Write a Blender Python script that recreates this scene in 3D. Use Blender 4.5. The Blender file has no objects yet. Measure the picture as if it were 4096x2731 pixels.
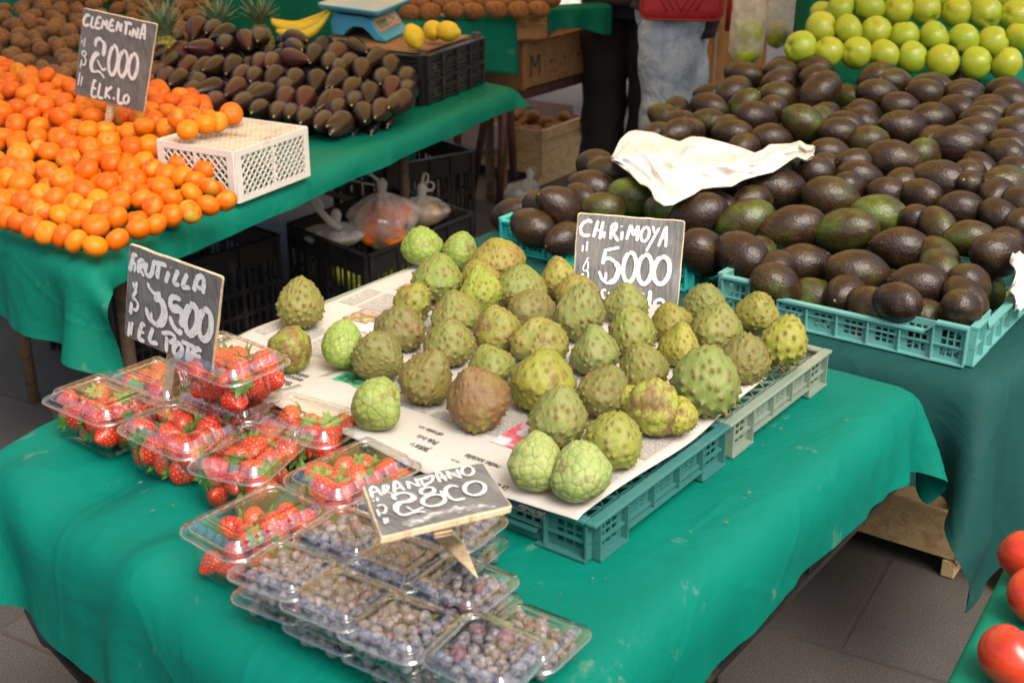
import bpy, bmesh, math, random
import numpy as np
from mathutils import Vector, Matrix, Quaternion, Euler, noise
random.seed(7)
RNG = np.random.default_rng(7)
SC = bpy.context.scene
COL = SC.collection
R = math.radians

# ------------------------------------------------------------------ camera
CAM_H, PITCH, FOC = 1.63, math.atan(0.41), 5120.0
cam_d = bpy.data.cameras.new('camera')
cam = bpy.data.objects.new('camera', cam_d)
COL.objects.link(cam)
cam.location = (0, 0, CAM_H)
cam.rotation_euler = (math.pi / 2 - PITCH, 0, 0)
cam_d.sensor_width = 36
cam_d.lens = 45
cam_d.clip_start = 0.05
cam_d.clip_end = 300
cam_d.dof.use_dof = True
cam_d.dof.focus_distance = 2.05
cam_d.dof.aperture_fstop = 7.0
SC.camera = cam

# ------------------------------------------------------------------ sky, sun, exposure
SUN_EL, SUN_ROT = R(52), R(150)
wd = bpy.data.worlds.new('World')
SC.world = wd
wd.use_nodes = True
wn = wd.node_tree
sky = wn.nodes.new('ShaderNodeTexSky')
sky.sky_type = 'NISHITA'
sky.sun_disc = False
sky.sun_elevation = SUN_EL
sky.sun_rotation = SUN_ROT
sky.air_density = 1.0
sky.dust_density = 7.0
sky.ozone_density = 0.6
bg = wn.nodes['Background']
bg.inputs['Strength'].default_value = 0.15
wn.links.new(sky.outputs[0], bg.inputs['Color'])
sun_d = bpy.data.lights.new('sun', 'SUN')
sun_d.energy = 1.35
sun_d.angle = R(35)
sun_d.color = (1.0, 0.985, 0.96)
sun = bpy.data.objects.new('sun', sun_d)
COL.objects.link(sun)
_sd = Vector((math.sin(SUN_ROT) * math.cos(SUN_EL), math.cos(SUN_ROT) * math.cos(SUN_EL), math.sin(SUN_EL)))
sun.rotation_euler = (-_sd).to_track_quat('-Z', 'Y').to_euler()
sun.location = _sd * 20
SC.view_settings.view_transform = 'Standard'
SC.view_settings.look = 'None'
SC.view_settings.gamma = 1
SC.view_settings.exposure = 0.68
SC.cycles.transparent_max_bounces = 32
SC.cycles.max_bounces = 7
SC.cycles.diffuse_bounces = 3
SC.cycles.glossy_bounces = 3
SC.cycles.transmission_bounces = 4
SC.cycles.sample_clamp_indirect = 6.0
SC.cycles.use_denoising = True
SC.cycles.caustics_reflective = False
SC.cycles.caustics_refractive = False

# ------------------------------------------------------------------ pixel rays (4096 x 2731 photograph) -> points of the place
SP, CP = math.sin(PITCH), math.cos(PITCH)
CAM_R = Vector((1, 0, 0))
CAM_DN = Vector((0, -SP, -CP))
CAM_F = Vector((0, CP, -SP))


def ray(px, py):
    u, v = (px - 2048) / FOC, (py - 1365.5) / FOC
    return CAM_F + CAM_R * u + CAM_DN * v


def at(px, py, z):
    d = ray(px, py)
    t = (z - CAM_H) / d.z
    return Vector((0, 0, CAM_H)) + d * t


def atd(px, py, t):
    return Vector((0, 0, CAM_H)) + ray(px, py) * t


def at_slope(px, py, z0, y0, g):
    """on the sloping surface z = z0 + g (y - y0)"""
    d = ray(px, py)
    t = (z0 - g * y0 - CAM_H) / (d.z - g * d.y)
    return Vector((0, 0, CAM_H)) + d * t


def depth(p):
    return (p - Vector((0, 0, CAM_H))).dot(CAM_F)


def to_px(p):
    q = p - Vector((0, 0, CAM_H))
    t = q.dot(CAM_F)
    return 2048 + q.dot(CAM_R) / t * FOC, 1365.5 + q.dot(CAM_DN) / t * FOC


# ------------------------------------------------------------------ objects
def link(o, parent=None):
    COL.objects.link(o)
    if parent is not None:
        o.parent = parent
    return o


def tag(o, label=None, cat=None, group=None, kind=None):
    if label: o['label'] = label
    if cat: o['category'] = cat
    if group: o['group'] = group
    if kind: o['kind'] = kind
    return o


def thing(name, label, cat, loc=(0, 0, 0), rot=None, group=None):
    o = bpy.data.objects.new(name, None)
    o.empty_display_size = 0.02
    link(o)
    o.location = loc
    if rot is not None:
        if isinstance(rot, Quaternion):
            o.rotation_mode = 'QUATERNION'
            o.rotation_quaternion = rot
        else:
            o.rotation_euler = rot if hasattr(rot, '__len__') else (0, 0, rot)
    return tag(o, label, cat, group)


def copy_tree(o, parent=None):
    c = o.copy()
    COL.objects.link(c)
    c.parent = parent
    for ch in list(o.children):
        copy_tree(ch, c)
    return c


def mesh_obj(name, me, mat=None, parent=None, smooth=True):
    o = bpy.data.objects.new(name, me)
    if mat is not None:
        for m in (mat if isinstance(mat, (list, tuple)) else [mat]):
            me.materials.append(m)
    if smooth:
        me.polygons.foreach_set('use_smooth', [True] * len(me.polygons))
    return link(o, parent)


def pymesh(name, v, f):
    me = bpy.data.meshes.new(name)
    me.from_pydata([tuple(map(float, p)) for p in v], [], [tuple(map(int, q)) for q in f])
    me.update()
    return me


class MB:
    """collects boxes, bars, tubes and sheets; build() links them as ONE mesh"""

    def __init__(s):
        s.v, s.f, s.m = [], [], []

    def add(s, v, f, mi=0):
        n = len(s.v)
        s.v += [tuple(p) for p in v]
        s.f += [tuple(i + n for i in q) for q in f]
        s.m += [mi] * len(f)
        return s

    def box(s, o, ex, ey, ez, mi=0):
        o, ex, ey, ez = Vector(o), Vector(ex), Vector(ey), Vector(ez)
        v = [o, o + ex, o + ex + ey, o + ey, o + ez, o + ex + ez, o + ex + ey + ez, o + ey + ez]
        f = [(0, 3, 2, 1), (4, 5, 6, 7), (0, 1, 5, 4), (1, 2, 6, 5), (2, 3, 7, 6), (3, 0, 4, 7)]
        if ex.cross(ey).dot(ez) < 0: f = [q[::-1] for q in f]
        return s.add(v, f, mi)

    def bx(s, x0, y0, z0, x1, y1, z1, mi=0):
        return s.box((x0, y0, z0), (x1 - x0, 0, 0), (0, y1 - y0, 0), (0, 0, z1 - z0), mi)

    def tube(s, pts, rad, n=8, mi=0, cap=True, sq=None):
        pts = [Vector(p) for p in pts]
        rad = rad if hasattr(rad, '__len__') else [rad] * len(pts)
        t0 = (pts[1] - pts[0]).normalized()
        a = t0.orthogonal().normalized()
        v, f = [], []
        for i, p in enumerate(pts):
            t = (pts[min(i + 1, len(pts) - 1)] - pts[max(i - 1, 0)]).normalized()
            a = (a - t * a.dot(t)).normalized()
            b = t.cross(a)
            for k in range(n):
                an = 2 * math.pi * k / n
                v.append(p + (a * math.cos(an) + b * math.sin(an) * (sq or 1)) * rad[i])
        for i in range(len(pts) - 1):
            for k in range(n):
                f.append((i * n + k, i * n + (k + 1) % n, (i + 1) * n + (k + 1) % n, (i + 1) * n + k))
        if cap:
            f.append(tuple(range(n))[::-1])
            f.append(tuple((len(pts) - 1) * n + k for k in range(n)))
        return s.add(v, f, mi)

    def bar(s, a, b, w, d, up=(0, 0, 1), mi=0):
        a, b, up = Vector(a), Vector(b), Vector(up)
        t = (b - a).normalized()
        x = t.cross(up).normalized()
        y = x.cross(t)
        return s.box(a - x * w / 2 - y * d / 2, x * w, y * d, b - a, mi)

    def lathe(s, prof, n=16, c=(0, 0, 0), mi=0):
        c = Vector(c)
        v, f = [], []
        for r_, z in prof:
            for k in range(n):
                an = 2 * math.pi * k / n
                v.append(c + Vector((r_ * math.cos(an), r_ * math.sin(an), z)))
        for i in range(len(prof) - 1):
            for k in range(n):
                f.append((i * n + k, i * n + (k + 1) % n, (i + 1) * n + (k + 1) % n, (i + 1) * n + k))
        return s.add(v, f, mi)

    def build(s, name, mat, parent=None, smooth=False, bevel=0):
        me = pymesh(name, s.v, s.f)
        o = mesh_obj(name, me, mat, parent, smooth)
        me.polygons.foreach_set('material_index', s.m)
        if bevel:
            b = o.modifiers.new('bevel', 'BEVEL')
            b.width = bevel
            b.segments = 2
            b.limit_method = 'ANGLE'
        return o


# ------------------------------------------------------------------ materials
class NT:
    def __init__(s, name):
        s.m = bpy.data.materials.new(name)
        s.m.use_nodes = True
        s.t = s.m.node_tree
        s.b = s.t.nodes['Principled BSDF']
        s.out = s.t.nodes['Material Output']

    def n(s, typ, **kw):
        nd = s.t.nodes.new(typ)
        for k, v in kw.items():
            if k in nd.inputs: nd.inputs[k].default_value = v
            else: setattr(nd, k, v)
        return nd

    def l(s, a, b):
        s.t.links.new(a, b)
        return s

    def coord(s, out='Object', scale=(1, 1, 1)):
        tc = s.n('ShaderNodeTexCoord')
        mp = s.n('ShaderNodeMapping')
        mp.inputs['Scale'].default_value = scale
        s.l(tc.outputs[out], mp.inputs['Vector'])
        return mp.outputs[0]

    def noise(s, co, scale, detail=4, rough=0.55, dist=0):
        nd = s.n('ShaderNodeTexNoise')
        nd.inputs['Scale'].default_value = scale
        nd.inputs['Detail'].default_value = detail
        nd.inputs['Roughness'].default_value = rough
        nd.inputs['Distortion'].default_value = dist
        s.l(co, nd.inputs['Vector'])
        return nd.outputs['Fac']

    def vor(s, co, scale, feature='F1', rnd=1.0):
        nd = s.n('ShaderNodeTexVoronoi')
        nd.feature = feature
        nd.inputs['Scale'].default_value = scale
        nd.inputs['Randomness'].default_value = rnd
        s.l(co, nd.inputs['Vector'])
        return nd.outputs['Distance']

    def ramp(s, fac, stops):
        nd = s.n('ShaderNodeValToRGB')
        el = nd.color_ramp.elements
        while len(el) < len(stops): el.new(0.5)
        for e, (p, c) in zip(el, stops):
            e.position = p
            e.color = (*c, 1) if hasattr(c, '__len__') else (c, c, c, 1)
        s.l(fac, nd.inputs['Fac'])
        return nd.outputs['Color']

    def mix(s, fac, a, b, mode='MIX'):
        nd = s.n('ShaderNodeMix')
        nd.data_type = 'RGBA'
        nd.blend_type = mode
        for sock, val in ((nd.inputs[0], fac), (nd.inputs[6], a), (nd.inputs[7], b)):
            if isinstance(val, bpy.types.NodeSocket): s.l(val, sock)
            elif hasattr(val, '__len__'): sock.default_value = (*val[:3], 1)
            else: sock.default_value = val
        return nd.outputs[2]

    def math(s, op, a, b=0.0, clamp=False):
        nd = s.n('ShaderNodeMath')
        nd.operation = op
        nd.use_clamp = clamp
        for sock, val in ((nd.inputs[0], a), (nd.inputs[1], b)):
            if isinstance(val, bpy.types.NodeSocket): s.l(val, sock)
            else: sock.default_value = val
        return nd.outputs[0]

    def bump(s, h, strength, dist):
        nd = s.n('ShaderNodeBump')
        nd.inputs['Strength'].default_value = strength
        nd.inputs['Distance'].default_value = dist
        s.l(h, nd.inputs['Height'])
        s.l(nd.outputs[0], s.b.inputs['Normal'])
        return s

    def color(s, c):
        if isinstance(c, bpy.types.NodeSocket): s.l(c, s.b.inputs['Base Color'])
        else: s.b.inputs['Base Color'].default_value = (*c, 1)
        return s

    def set(s, **kw):
        for k, v in kw.items():
            s.b.inputs[k.replace('_', ' ')].default_value = v
        return s

    def objcol(s):
        return s.n('ShaderNodeObjectInfo').outputs['Color']

    def objrand(s):
        return s.n('ShaderNodeObjectInfo').outputs['Random']

    def attr(s, name, typ='GEOMETRY'):
        nd = s.n('ShaderNodeAttribute')
        nd.attribute_type = typ
        nd.attribute_name = name
        return nd.outputs['Fac']


M = {}


def simple(name, col, rough=0.5, var=0.12, scale=20, bump=0.0, bscale=80, spec=0.5, metal=0, sub=0, dirt=None):
    k = NT(name)
    co = k.coord()
    nz = k.noise(co, scale, 5)
    lo = tuple(c * (1 - var) for c in col)
    hi = tuple(min(1, c * (1 + var)) for c in col)
    c = k.ramp(nz, [(0.3, lo), (0.7, hi)])
    if dirt:
        d = k.ramp(k.noise(co, dirt[1], 6, 0.7), [(dirt[2], 0.0), (dirt[3], 1.0)])
        c = k.mix(d, c, dirt[0])
    k.color(c).set(Roughness=rough, Metallic=metal)
    k.b.inputs['Specular IOR Level'].default_value = spec
    if bump:
        k.bump(k.noise(co, bscale, 4), bump, 0.004)
    M[name] = k.m
    return k.m


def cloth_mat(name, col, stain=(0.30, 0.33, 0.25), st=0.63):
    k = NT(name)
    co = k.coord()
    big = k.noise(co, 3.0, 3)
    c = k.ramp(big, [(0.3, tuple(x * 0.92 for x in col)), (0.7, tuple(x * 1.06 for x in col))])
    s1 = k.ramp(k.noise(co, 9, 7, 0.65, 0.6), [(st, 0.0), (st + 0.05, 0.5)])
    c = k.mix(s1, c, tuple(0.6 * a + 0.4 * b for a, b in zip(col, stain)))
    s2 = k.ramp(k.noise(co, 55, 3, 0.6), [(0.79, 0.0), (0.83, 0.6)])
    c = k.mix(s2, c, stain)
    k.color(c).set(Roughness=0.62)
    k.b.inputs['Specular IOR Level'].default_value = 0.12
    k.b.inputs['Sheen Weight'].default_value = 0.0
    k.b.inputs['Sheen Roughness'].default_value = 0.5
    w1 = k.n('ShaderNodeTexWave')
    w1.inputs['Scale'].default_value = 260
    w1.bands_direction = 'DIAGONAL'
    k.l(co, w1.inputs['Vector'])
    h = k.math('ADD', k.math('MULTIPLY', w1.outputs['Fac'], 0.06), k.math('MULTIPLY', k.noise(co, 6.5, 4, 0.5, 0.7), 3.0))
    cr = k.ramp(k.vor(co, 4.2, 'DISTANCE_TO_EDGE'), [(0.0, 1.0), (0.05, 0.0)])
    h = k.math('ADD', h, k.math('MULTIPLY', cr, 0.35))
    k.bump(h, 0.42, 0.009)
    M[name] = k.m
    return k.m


cloth_mat('green_cloth', (0.000, 0.152, 0.108))
cloth_mat('left_green_cloth', (0.002, 0.150, 0.098))
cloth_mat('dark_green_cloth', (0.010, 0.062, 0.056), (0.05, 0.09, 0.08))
cloth_mat('back_green_cloth', (0.004, 0.135, 0.075))
cloth_mat('shelf_green_cloth', (0.004, 0.185, 0.115))
simple('black_plastic', (0.017, 0.016, 0.016), 0.42, 0.2, 30, 0.2, 60, dirt=((0.10, 0.075, 0.05), 14, 0.56, 0.75))
simple('black_metal', (0.015, 0.015, 0.017), 0.38)
simple('teal_plastic', (0.035, 0.150, 0.140), 0.42, 0.08, 8, dirt=((0.28, 0.26, 0.20), 16, 0.62, 0.80))
simple('sage_plastic', (0.19, 0.245, 0.19), 0.45, 0.08, 8, dirt=((0.33, 0.28, 0.19), 14, 0.58, 0.78))
simple('aqua_plastic', (0.125, 0.36, 0.335), 0.42, 0.06, 8, dirt=((0.34, 0.26, 0.18), 15, 0.58, 0.78))
simple('aqua_deep_plastic', (0.03, 0.42, 0.38), 0.42, 0.06, 8, dirt=((0.34, 0.26, 0.18), 15, 0.6, 0.8))
simple('white_plastic', (0.66, 0.63, 0.57), 0.42, 0.05, 12, dirt=((0.40, 0.31, 0.18), 11, 0.60, 0.78))
simple('dirty_white_plastic', (0.56, 0.50, 0.40), 0.5, 0.08, 12, dirt=((0.30, 0.22, 0.12), 9, 0.50, 0.72))
simple('far_white_plastic', (0.78, 0.78, 0.76), 0.5, 0.04, 12)
simple('blue_plastic', (0.06, 0.36, 0.56), 0.45, 0.05, 10)
simple('platter_metal', (0.50, 0.58, 0.56), 0.35, 0.06, 10, metal=0.3)
simple('red_leather', (0.34, 0.018, 0.022), 0.42, 0.12, 30, 0.2, 200)
simple('rust_metal', (0.085, 0.035, 0.026), 0.6, 0.4, 25)
simple('white_paper', (0.74, 0.71, 0.66), 0.6, 0.04, 10)
simple('dark_trousers', (0.010, 0.009, 0.009), 0.8, 0.2, 30)
simple('plum_jacket', (0.030, 0.012, 0.022), 0.8, 0.2, 30, 0.2, 120)
simple('skin', (0.50, 0.29, 0.20), 0.5, 0.06, 20)
simple('dark_hair', (0.022, 0.014, 0.010), 0.5, 0.2, 60)
simple('shoe_leather', (0.05, 0.045, 0.04), 0.5)
simple('lilac_paper', (0.33, 0.27, 0.33), 0.65, 0.06, 10)


def wood(name, col, dark, scale=1.0, axis=0):
    k = NT(name)
    s = [14, 14, 14]
    s[axis] = 1.2
    co = k.coord('Object', tuple(x * scale for x in s))
    g = k.noise(co, 3.0, 7, 0.65, 0.8)
    c = k.ramp(g, [(0.28, dark), (0.52, col), (0.8, tuple(min(1, x * 1.18) for x in col))])
    fine = k.ramp(k.noise(co, 14, 4, 0.7), [(0.3, 0.72), (0.6, 1.0)])
    c = k.mix(1.0, c, fine, 'MULTIPLY')
    k.color(c).set(Roughness=0.72)
    k.bump(g, 0.4, 0.003)
    M[name] = k.m
    return k.m


wood('pine_wood', (0.60, 0.42, 0.21), (0.36, 0.21, 0.09))
wood('pine_wood_upright', (0.57, 0.40, 0.20), (0.34, 0.20, 0.09), axis=2)
wood('old_wood', (0.17, 0.105, 0.06), (0.055, 0.035, 0.022))
wood('warm_wood_upright', (0.43, 0.215, 0.07), (0.17, 0.075, 0.025), axis=2)
wood('warm_wood', (0.36, 0.19, 0.075), (0.14, 0.07, 0.03))
wood('stake_wood', (0.70, 0.55, 0.35), (0.46, 0.32, 0.17), axis=2)


def ground_mat():
    k = NT('granite_paving')
    co = k.coord()
    g = k.noise(co, 240, 3, 0.8)
    c = k.ramp(g, [(0.30, (0.022, 0.020, 0.018)), (0.50, (0.078, 0.070, 0.063)), (0.68, (0.150, 0.136, 0.122)), (0.85, (0.31, 0.285, 0.26))])
    big = k.ramp(k.noise(co, 1.6, 5, 0.6), [(0.25, 0.62), (0.75, 1.1)])
    c = k.mix(1.0, c, big, 'MULTIPLY')
    rot = k.n('ShaderNodeMapping')
    rot.inputs['Rotation'].default_value = (0, 0, R(30))
    rot.inputs['Location'].default_value = (0.13, 0.22, 0)
    k.l(co, rot.inputs['Vector'])
    br = k.n('ShaderNodeTexBrick')
    br.offset = 0.5
    br.inputs['Scale'].default_value = 1.0
    br.inputs['Brick Width'].default_value = 0.80
    br.inputs['Row Height'].default_value = 0.42
    br.inputs['Mortar Size'].default_value = 0.006
    br.inputs['Mortar Smooth'].default_value = 0.3
    br.inputs['Color1'].default_value = (0.85, 0.85, 0.85, 1)
    br.inputs['Color2'].default_value = (1.05, 1.03, 1.0, 1)
    k.l(rot.outputs[0], br.inputs['Vector'])
    c = k.mix(1.0, c, br.outputs['Color'], 'MULTIPLY')
    c = k.mix(k.math('MULTIPLY', br.outputs['Fac'], 0.75), c, (0.085, 0.068, 0.056))
    k.color(c).set(Roughness=0.75)
    h = k.math('SUBTRACT', k.math('MULTIPLY', g, 0.25), br.outputs['Fac'])
    k.bump(h, 0.5, 0.003)
    M['granite_paving'] = k.m


ground_mat()


def awning_mat():
    k = NT('awning_canvas')
    k.t.nodes.remove(k.b)
    d = k.n('ShaderNodeBsdfDiffuse')
    d.inputs['Color'].default_value = (0.52, 0.32, 0.10, 1)
    t = k.n('ShaderNodeBsdfTranslucent')
    t.inputs['Color'].default_value = (0.84, 0.55, 0.21, 1)
    mx = k.n('ShaderNodeMixShader')
    mx.inputs[0].default_value = 0.8
    k.l(d.outputs[0], mx.inputs[1]).l(t.outputs[0], mx.inputs[2]).l(mx.outputs[0], k.out.inputs[0])
    M['awning_canvas'] = k.m


awning_mat()


def clear_mat(name, tint, base=0.05, gain=1.0, rough=0.04, diff=0.0, dcol=(0.9, 0.9, 0.9), wave=0.0, tl=False):
    """thin clear film or sheet: see-through, with Fresnel gloss and, for film, a little milkiness"""
    k = NT(name)
    k.t.nodes.remove(k.b)
    tr = k.n('ShaderNodeBsdfTransparent')
    tr.inputs['Color'].default_value = (*tint, 1)
    gl = k.n('ShaderNodeBsdfGlossy')
    gl.inputs['Roughness'].default_value = rough
    gl.inputs['Color'].default_value = (1, 1, 1, 1)
    ge = k.n('ShaderNodeNewGeometry')
    dt = k.n('ShaderNodeVectorMath')
    dt.operation = 'DOT_PRODUCT'
    k.l(ge.outputs['Normal'], dt.inputs[0]).l(ge.outputs['Incoming'], dt.inputs[1])
    fr = k.math('POWER', k.math('SUBTRACT', 1.0, k.math('ABSOLUTE', dt.outputs['Value']), True), 4.5)
    if wave:
        bm = k.n('ShaderNodeBump')
        bm.inputs['Strength'].default_value = wave
        bm.inputs['Distance'].default_value = 0.004
        k.l(k.noise(k.coord(), 60, 3), bm.inputs['Height'])
        k.l(bm.outputs[0], gl.inputs['Normal'])
        k.l(bm.outputs[0], dt.inputs[0])
    f = k.math('ADD', k.math('MULTIPLY', fr, gain * 0.8), base, True)
    mx = k.n('ShaderNodeMixShader')
    k.l(f, mx.inputs[0]).l(tr.outputs[0], mx.inputs[1]).l(gl.outputs[0], mx.inputs[2])
    res = mx.outputs[0]
    if diff:
        df = k.n('ShaderNodeBsdfDiffuse')
        df.inputs['Color'].default_value = (*dcol, 1)
        tlu = k.n('ShaderNodeBsdfTranslucent')
        tlu.inputs['Color'].default_value = (*dcol, 1)
        m3 = k.n('ShaderNodeMixShader')
        m3.inputs[0].default_value = 0.45
        k.l(df.outputs[0], m3.inputs[1]).l(tlu.outputs[0], m3.inputs[2])
        m2 = k.n('ShaderNodeMixShader')
        if tl:
            k.l(k.ramp(k.noise(k.coord(), 18, 4), [(0.35, diff * 0.4), (0.7, min(1, diff * 1.7))]), m2.inputs[0])
        else:
            m2.inputs[0].default_value = diff
        k.l(res, m2.inputs[1]).l(m3.outputs[0], m2.inputs[2])
        res = m2.outputs[0]
    k.l(res, k.out.inputs[0])
    M[name] = k.m
    return k.m


clear_mat('clear_plastic', (0.985, 0.99, 0.985), 0.085, 1.0, 0.03)
clear_mat('clear_lid_plastic', (0.985, 0.99, 0.985), 0.11, 1.0, 0.03)
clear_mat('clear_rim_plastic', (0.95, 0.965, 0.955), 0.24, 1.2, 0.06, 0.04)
clear_mat('bag_film', (0.97, 0.96, 0.94), 0.06, 1.0, 0.16, 0.50, (0.92, 0.89, 0.84), 0.6, True)
clear_mat('bag_knot_film', (0.95, 0.94, 0.9), 0.05, 1.0, 0.2, 0.72, (0.85, 0.81, 0.73), 0.6)


def bagstack_mat():
    k = NT('white_film_stack')
    co = k.coord()
    c = k.ramp(k.noise(co, 9, 5), [(0.36, (0.60, 0.55, 0.46)), (0.60, (0.74, 0.73, 0.70))])
    k.color(c).set(Roughness=0.38)
    k.bump(k.noise(co, 16, 6, 0.62, 2.2), 0.9, 0.012)
    M['white_film_stack'] = k.m


bagstack_mat()


def jeans_mat():
    k = NT('pale_denim')
    co = k.coord()
    c = k.ramp(k.noise(co, 7, 6, 0.65), [(0.3, (0.25, 0.33, 0.45)), (0.6, (0.50, 0.58, 0.68)), (0.8, (0.74, 0.76, 0.76))])
    f = k.ramp(k.noise(co, 160, 2), [(0.3, 0.85), (0.7, 1.08)])
    k.color(k.mix(1.0, c, f, 'MULTIPLY')).set(Roughness=0.85)
    k.bump(k.noise(co, 9, 4, 0.5, 1.2), 0.8, 0.035)
    M['pale_denim'] = k.m


jeans_mat()


# ---- fruit skins (object colour carries each fruit's own hue)
def clementine_mat():
    k = NT('clementine_skin')
    co = k.coord()
    oc = k.objcol()
    n1 = k.noise(co, 1.3, 4)
    c = k.mix(k.ramp(n1, [(0.40, 0.0), (0.72, 0.35)]), oc, (0.74, 0.19, 0.004))
    g = k.math('MULTIPLY', k.ramp(k.noise(co, 1.0, 3), [(0.48, 0.0), (0.66, 1.0)]), k.attr('green', 'OBJECT'), True)
    c = k.mix(g, c, (0.36, 0.30, 0.03))
    k.color(c).set(Roughness=0.40)
    k.b.inputs['Specular IOR Level'].default_value = 0.3
    k.b.inputs['Subsurface Weight'].default_value = 0.0
    k.b.inputs['Subsurface Radius'].default_value = (0.006, 0.003, 0.001)
    k.bump(k.vor(co, 13), 0.30, 0.0012)
    M['clementine_skin'] = k.m


clementine_mat()
simple('stem_green', (0.10, 0.16, 0.04), 0.7)


def kiwi_mat():
    k = NT('kiwi_skin')
    co = k.coord()
    c = k.ramp(k.noise(co, 2.2, 5), [(0.3, (0.085, 0.035, 0.010)), (0.7, (0.24, 0.108, 0.030))])
    c = k.mix(0.5, c, k.objcol(), 'MULTIPLY')
    k.color(c).set(Roughness=0.75)
    k.b.inputs['Sheen Weight'].default_value = 0.25
    k.b.inputs['Sheen Tint'].default_value = (0.8, 0.55, 0.3, 1)
    k.bump(k.noise(co, 12, 3), 0.5, 0.0015)
    M['kiwi_skin'] = k.m


kiwi_mat()


def hass_mat():
    k = NT('avocado_skin')
    co = k.coord()
    n1 = k.noise(co, 0.85, 4)
    g = k.attr('green', 'OBJECT')
    th = k.math('ADD', n1, k.math('MULTIPLY', k.math('SUBTRACT', g, 0.5), 0.55))
    c = k.ramp(th, [(0.34, (0.018, 0.008, 0.005)), (0.50, (0.033, 0.017, 0.005)), (0.66, (0.038, 0.048, 0.008)), (0.86, (0.075, 0.115, 0.016))])
    sp = k.ramp(k.vor(co, 13), [(0.17, 1.0), (0.27, 0.0)])
    spm = k.math('MULTIPLY', sp, k.ramp(k.noise(co, 1.1, 2), [(0.42, 0.0), (0.68, 0.8)]), True)
    c = k.mix(spm, c, (0.27, 0.17, 0.03))
    sc = k.ramp(k.noise(co, 1.1, 6, 0.7, 2.5), [(0.745, 0.0), (0.765, 1.0)])
    c = k.mix(sc, c, (0.30, 0.16, 0.06))
    k.color(c).set(Roughness=0.38)
    k.b.inputs['Specular IOR Level'].default_value = 0.42
    h = k.math('ADD', k.math('MULTIPLY', k.vor(co, 10, 'SMOOTH_F1'), 0.6), k.math('MULTIPLY', k.noise(co, 5, 3), 0.6))
    k.bump(h, 0.5, 0.0022)
    M['avocado_skin'] = k.m


hass_mat()


def black_avo_mat():
    k = NT('black_avocado_skin')
    co = k.coord()
    c = k.ramp(k.noise(co, 0.9, 4), [(0.3, (0.008, 0.006, 0.008)), (0.7, (0.024, 0.012, 0.014))])
    c = k.mix(0.75, c, k.objcol())
    k.color(c).set(Roughness=0.25)
    k.b.inputs['Specular IOR Level'].default_value = 0.45
    k.bump(k.noise(co, 2.2, 4), 0.25, 0.004)
    M['black_avocado_skin'] = k.m


black_avo_mat()
simple('avocado_stem', (0.42, 0.28, 0.08), 0.7)


def apple_mat():
    k = NT('apple_skin')
    co = k.coord()
    n1 = k.noise(co, 0.9, 4)
    c = k.ramp(n1, [(0.3, (0.23, 0.31, 0.015)), (0.6, (0.36, 0.42, 0.030)), (0.85, (0.46, 0.43, 0.05))])
    c = k.mix(0.35, c, k.objcol())
    sp = k.ramp(k.vor(co, 6), [(0.06, 1.0), (0.13, 0.0)])
    c = k.mix(k.math('MULTIPLY', sp, 0.5), c, (0.55, 0.56, 0.25))
    k.color(c).set(Roughness=0.3)
    M['apple_skin'] = k.m


apple_mat()
simple('brown_stem', (0.07, 0.045, 0.02), 0.8)
simple('lemon_skin', (0.66, 0.46, 0.015), 0.4, 0.1, 1.0, 0.3, 12)
simple('banana_skin', (0.68, 0.50, 0.02), 0.45, 0.12, 14, dirt=((0.16, 0.10, 0.03), 20, 0.68, 0.75))
simple('tomato_skin', (0.58, 0.040, 0.012), 0.17, 0.30, 0.8, spec=0.6, dirt=((0.62, 0.22, 0.03), 1.2, 0.60, 0.85))


def cherimoya_mat(name, smooth):
    k = NT(name)
    co = k.coord()
    oc = k.objcol()
    rust = k.attr('rust', 'OBJECT')
    tip = k.attr('tip')
    line = k.attr('line')
    n1 = k.noise(co, 1.5, 5, 0.6)
    c = k.mix(k.ramp(n1, [(0.30, 0.0), (0.75, 1.0)]), k.mix(1.0, oc, (0.80, 0.86, 0.72), 'MULTIPLY'), k.mix(1.0, oc, (1.12, 1.05, 1.0), 'MULTIPLY'))
    th = k.math('ADD', k.noise(co, 1.1, 6, 0.65), k.math('MULTIPLY', rust, 0.36))
    patch = k.ramp(th, [(0.62, 0.0), (0.76, 0.9)])
    c = k.mix(patch, c, (0.16, 0.085, 0.032))
    if smooth:
        ln = k.math('MULTIPLY', line, k.ramp(k.noise(co, 1.7, 3), [(0.30, 0.25), (0.62, 1.0)]), True)
        c = k.mix(ln, c, (0.085, 0.075, 0.016))
        c = k.mix(k.math('MULTIPLY', tip, 0.45, True), c, (0.30, 0.24, 0.06))
    else:
        tp = k.math('MULTIPLY', tip, k.ramp(n1, [(0.25, 0.5), (0.6, 1.0)]), True)
        c = k.mix(tp, c, (0.155, 0.082, 0.026))
        c = k.mix(k.math('MULTIPLY', line, 0.22), c, (0.12, 0.10, 0.02))
    k.color(c).set(Roughness=0.55)
    k.b.inputs['Specular IOR Level'].default_value = 0.4
    k.bump(k.noise(co, 6, 5), 0.5, 0.003)
    M[name] = k.m


cherimoya_mat('spiky_cherimoya_skin', False)
cherimoya_mat('smooth_cherimoya_skin', True)


def strawberry_mat():
    k = NT('strawberry_skin')
    co = k.coord()
    seed = k.attr('seed')
    pit = k.attr('pit')
    c = k.mix(k.noise(co, 1.5, 3), k.objcol(), (0.52, 0.022, 0.012))
    c = k.mix(k.math('MULTIPLY', k.attr('pale'), 0.8), c, (0.75, 0.42, 0.20))
    c = k.mix(pit, c, (0.30, 0.008, 0.010))
    c = k.mix(seed, c, (0.62, 0.40, 0.08))
    k.color(c).set(Roughness=0.26)
    M['strawberry_skin'] = k.m


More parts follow.
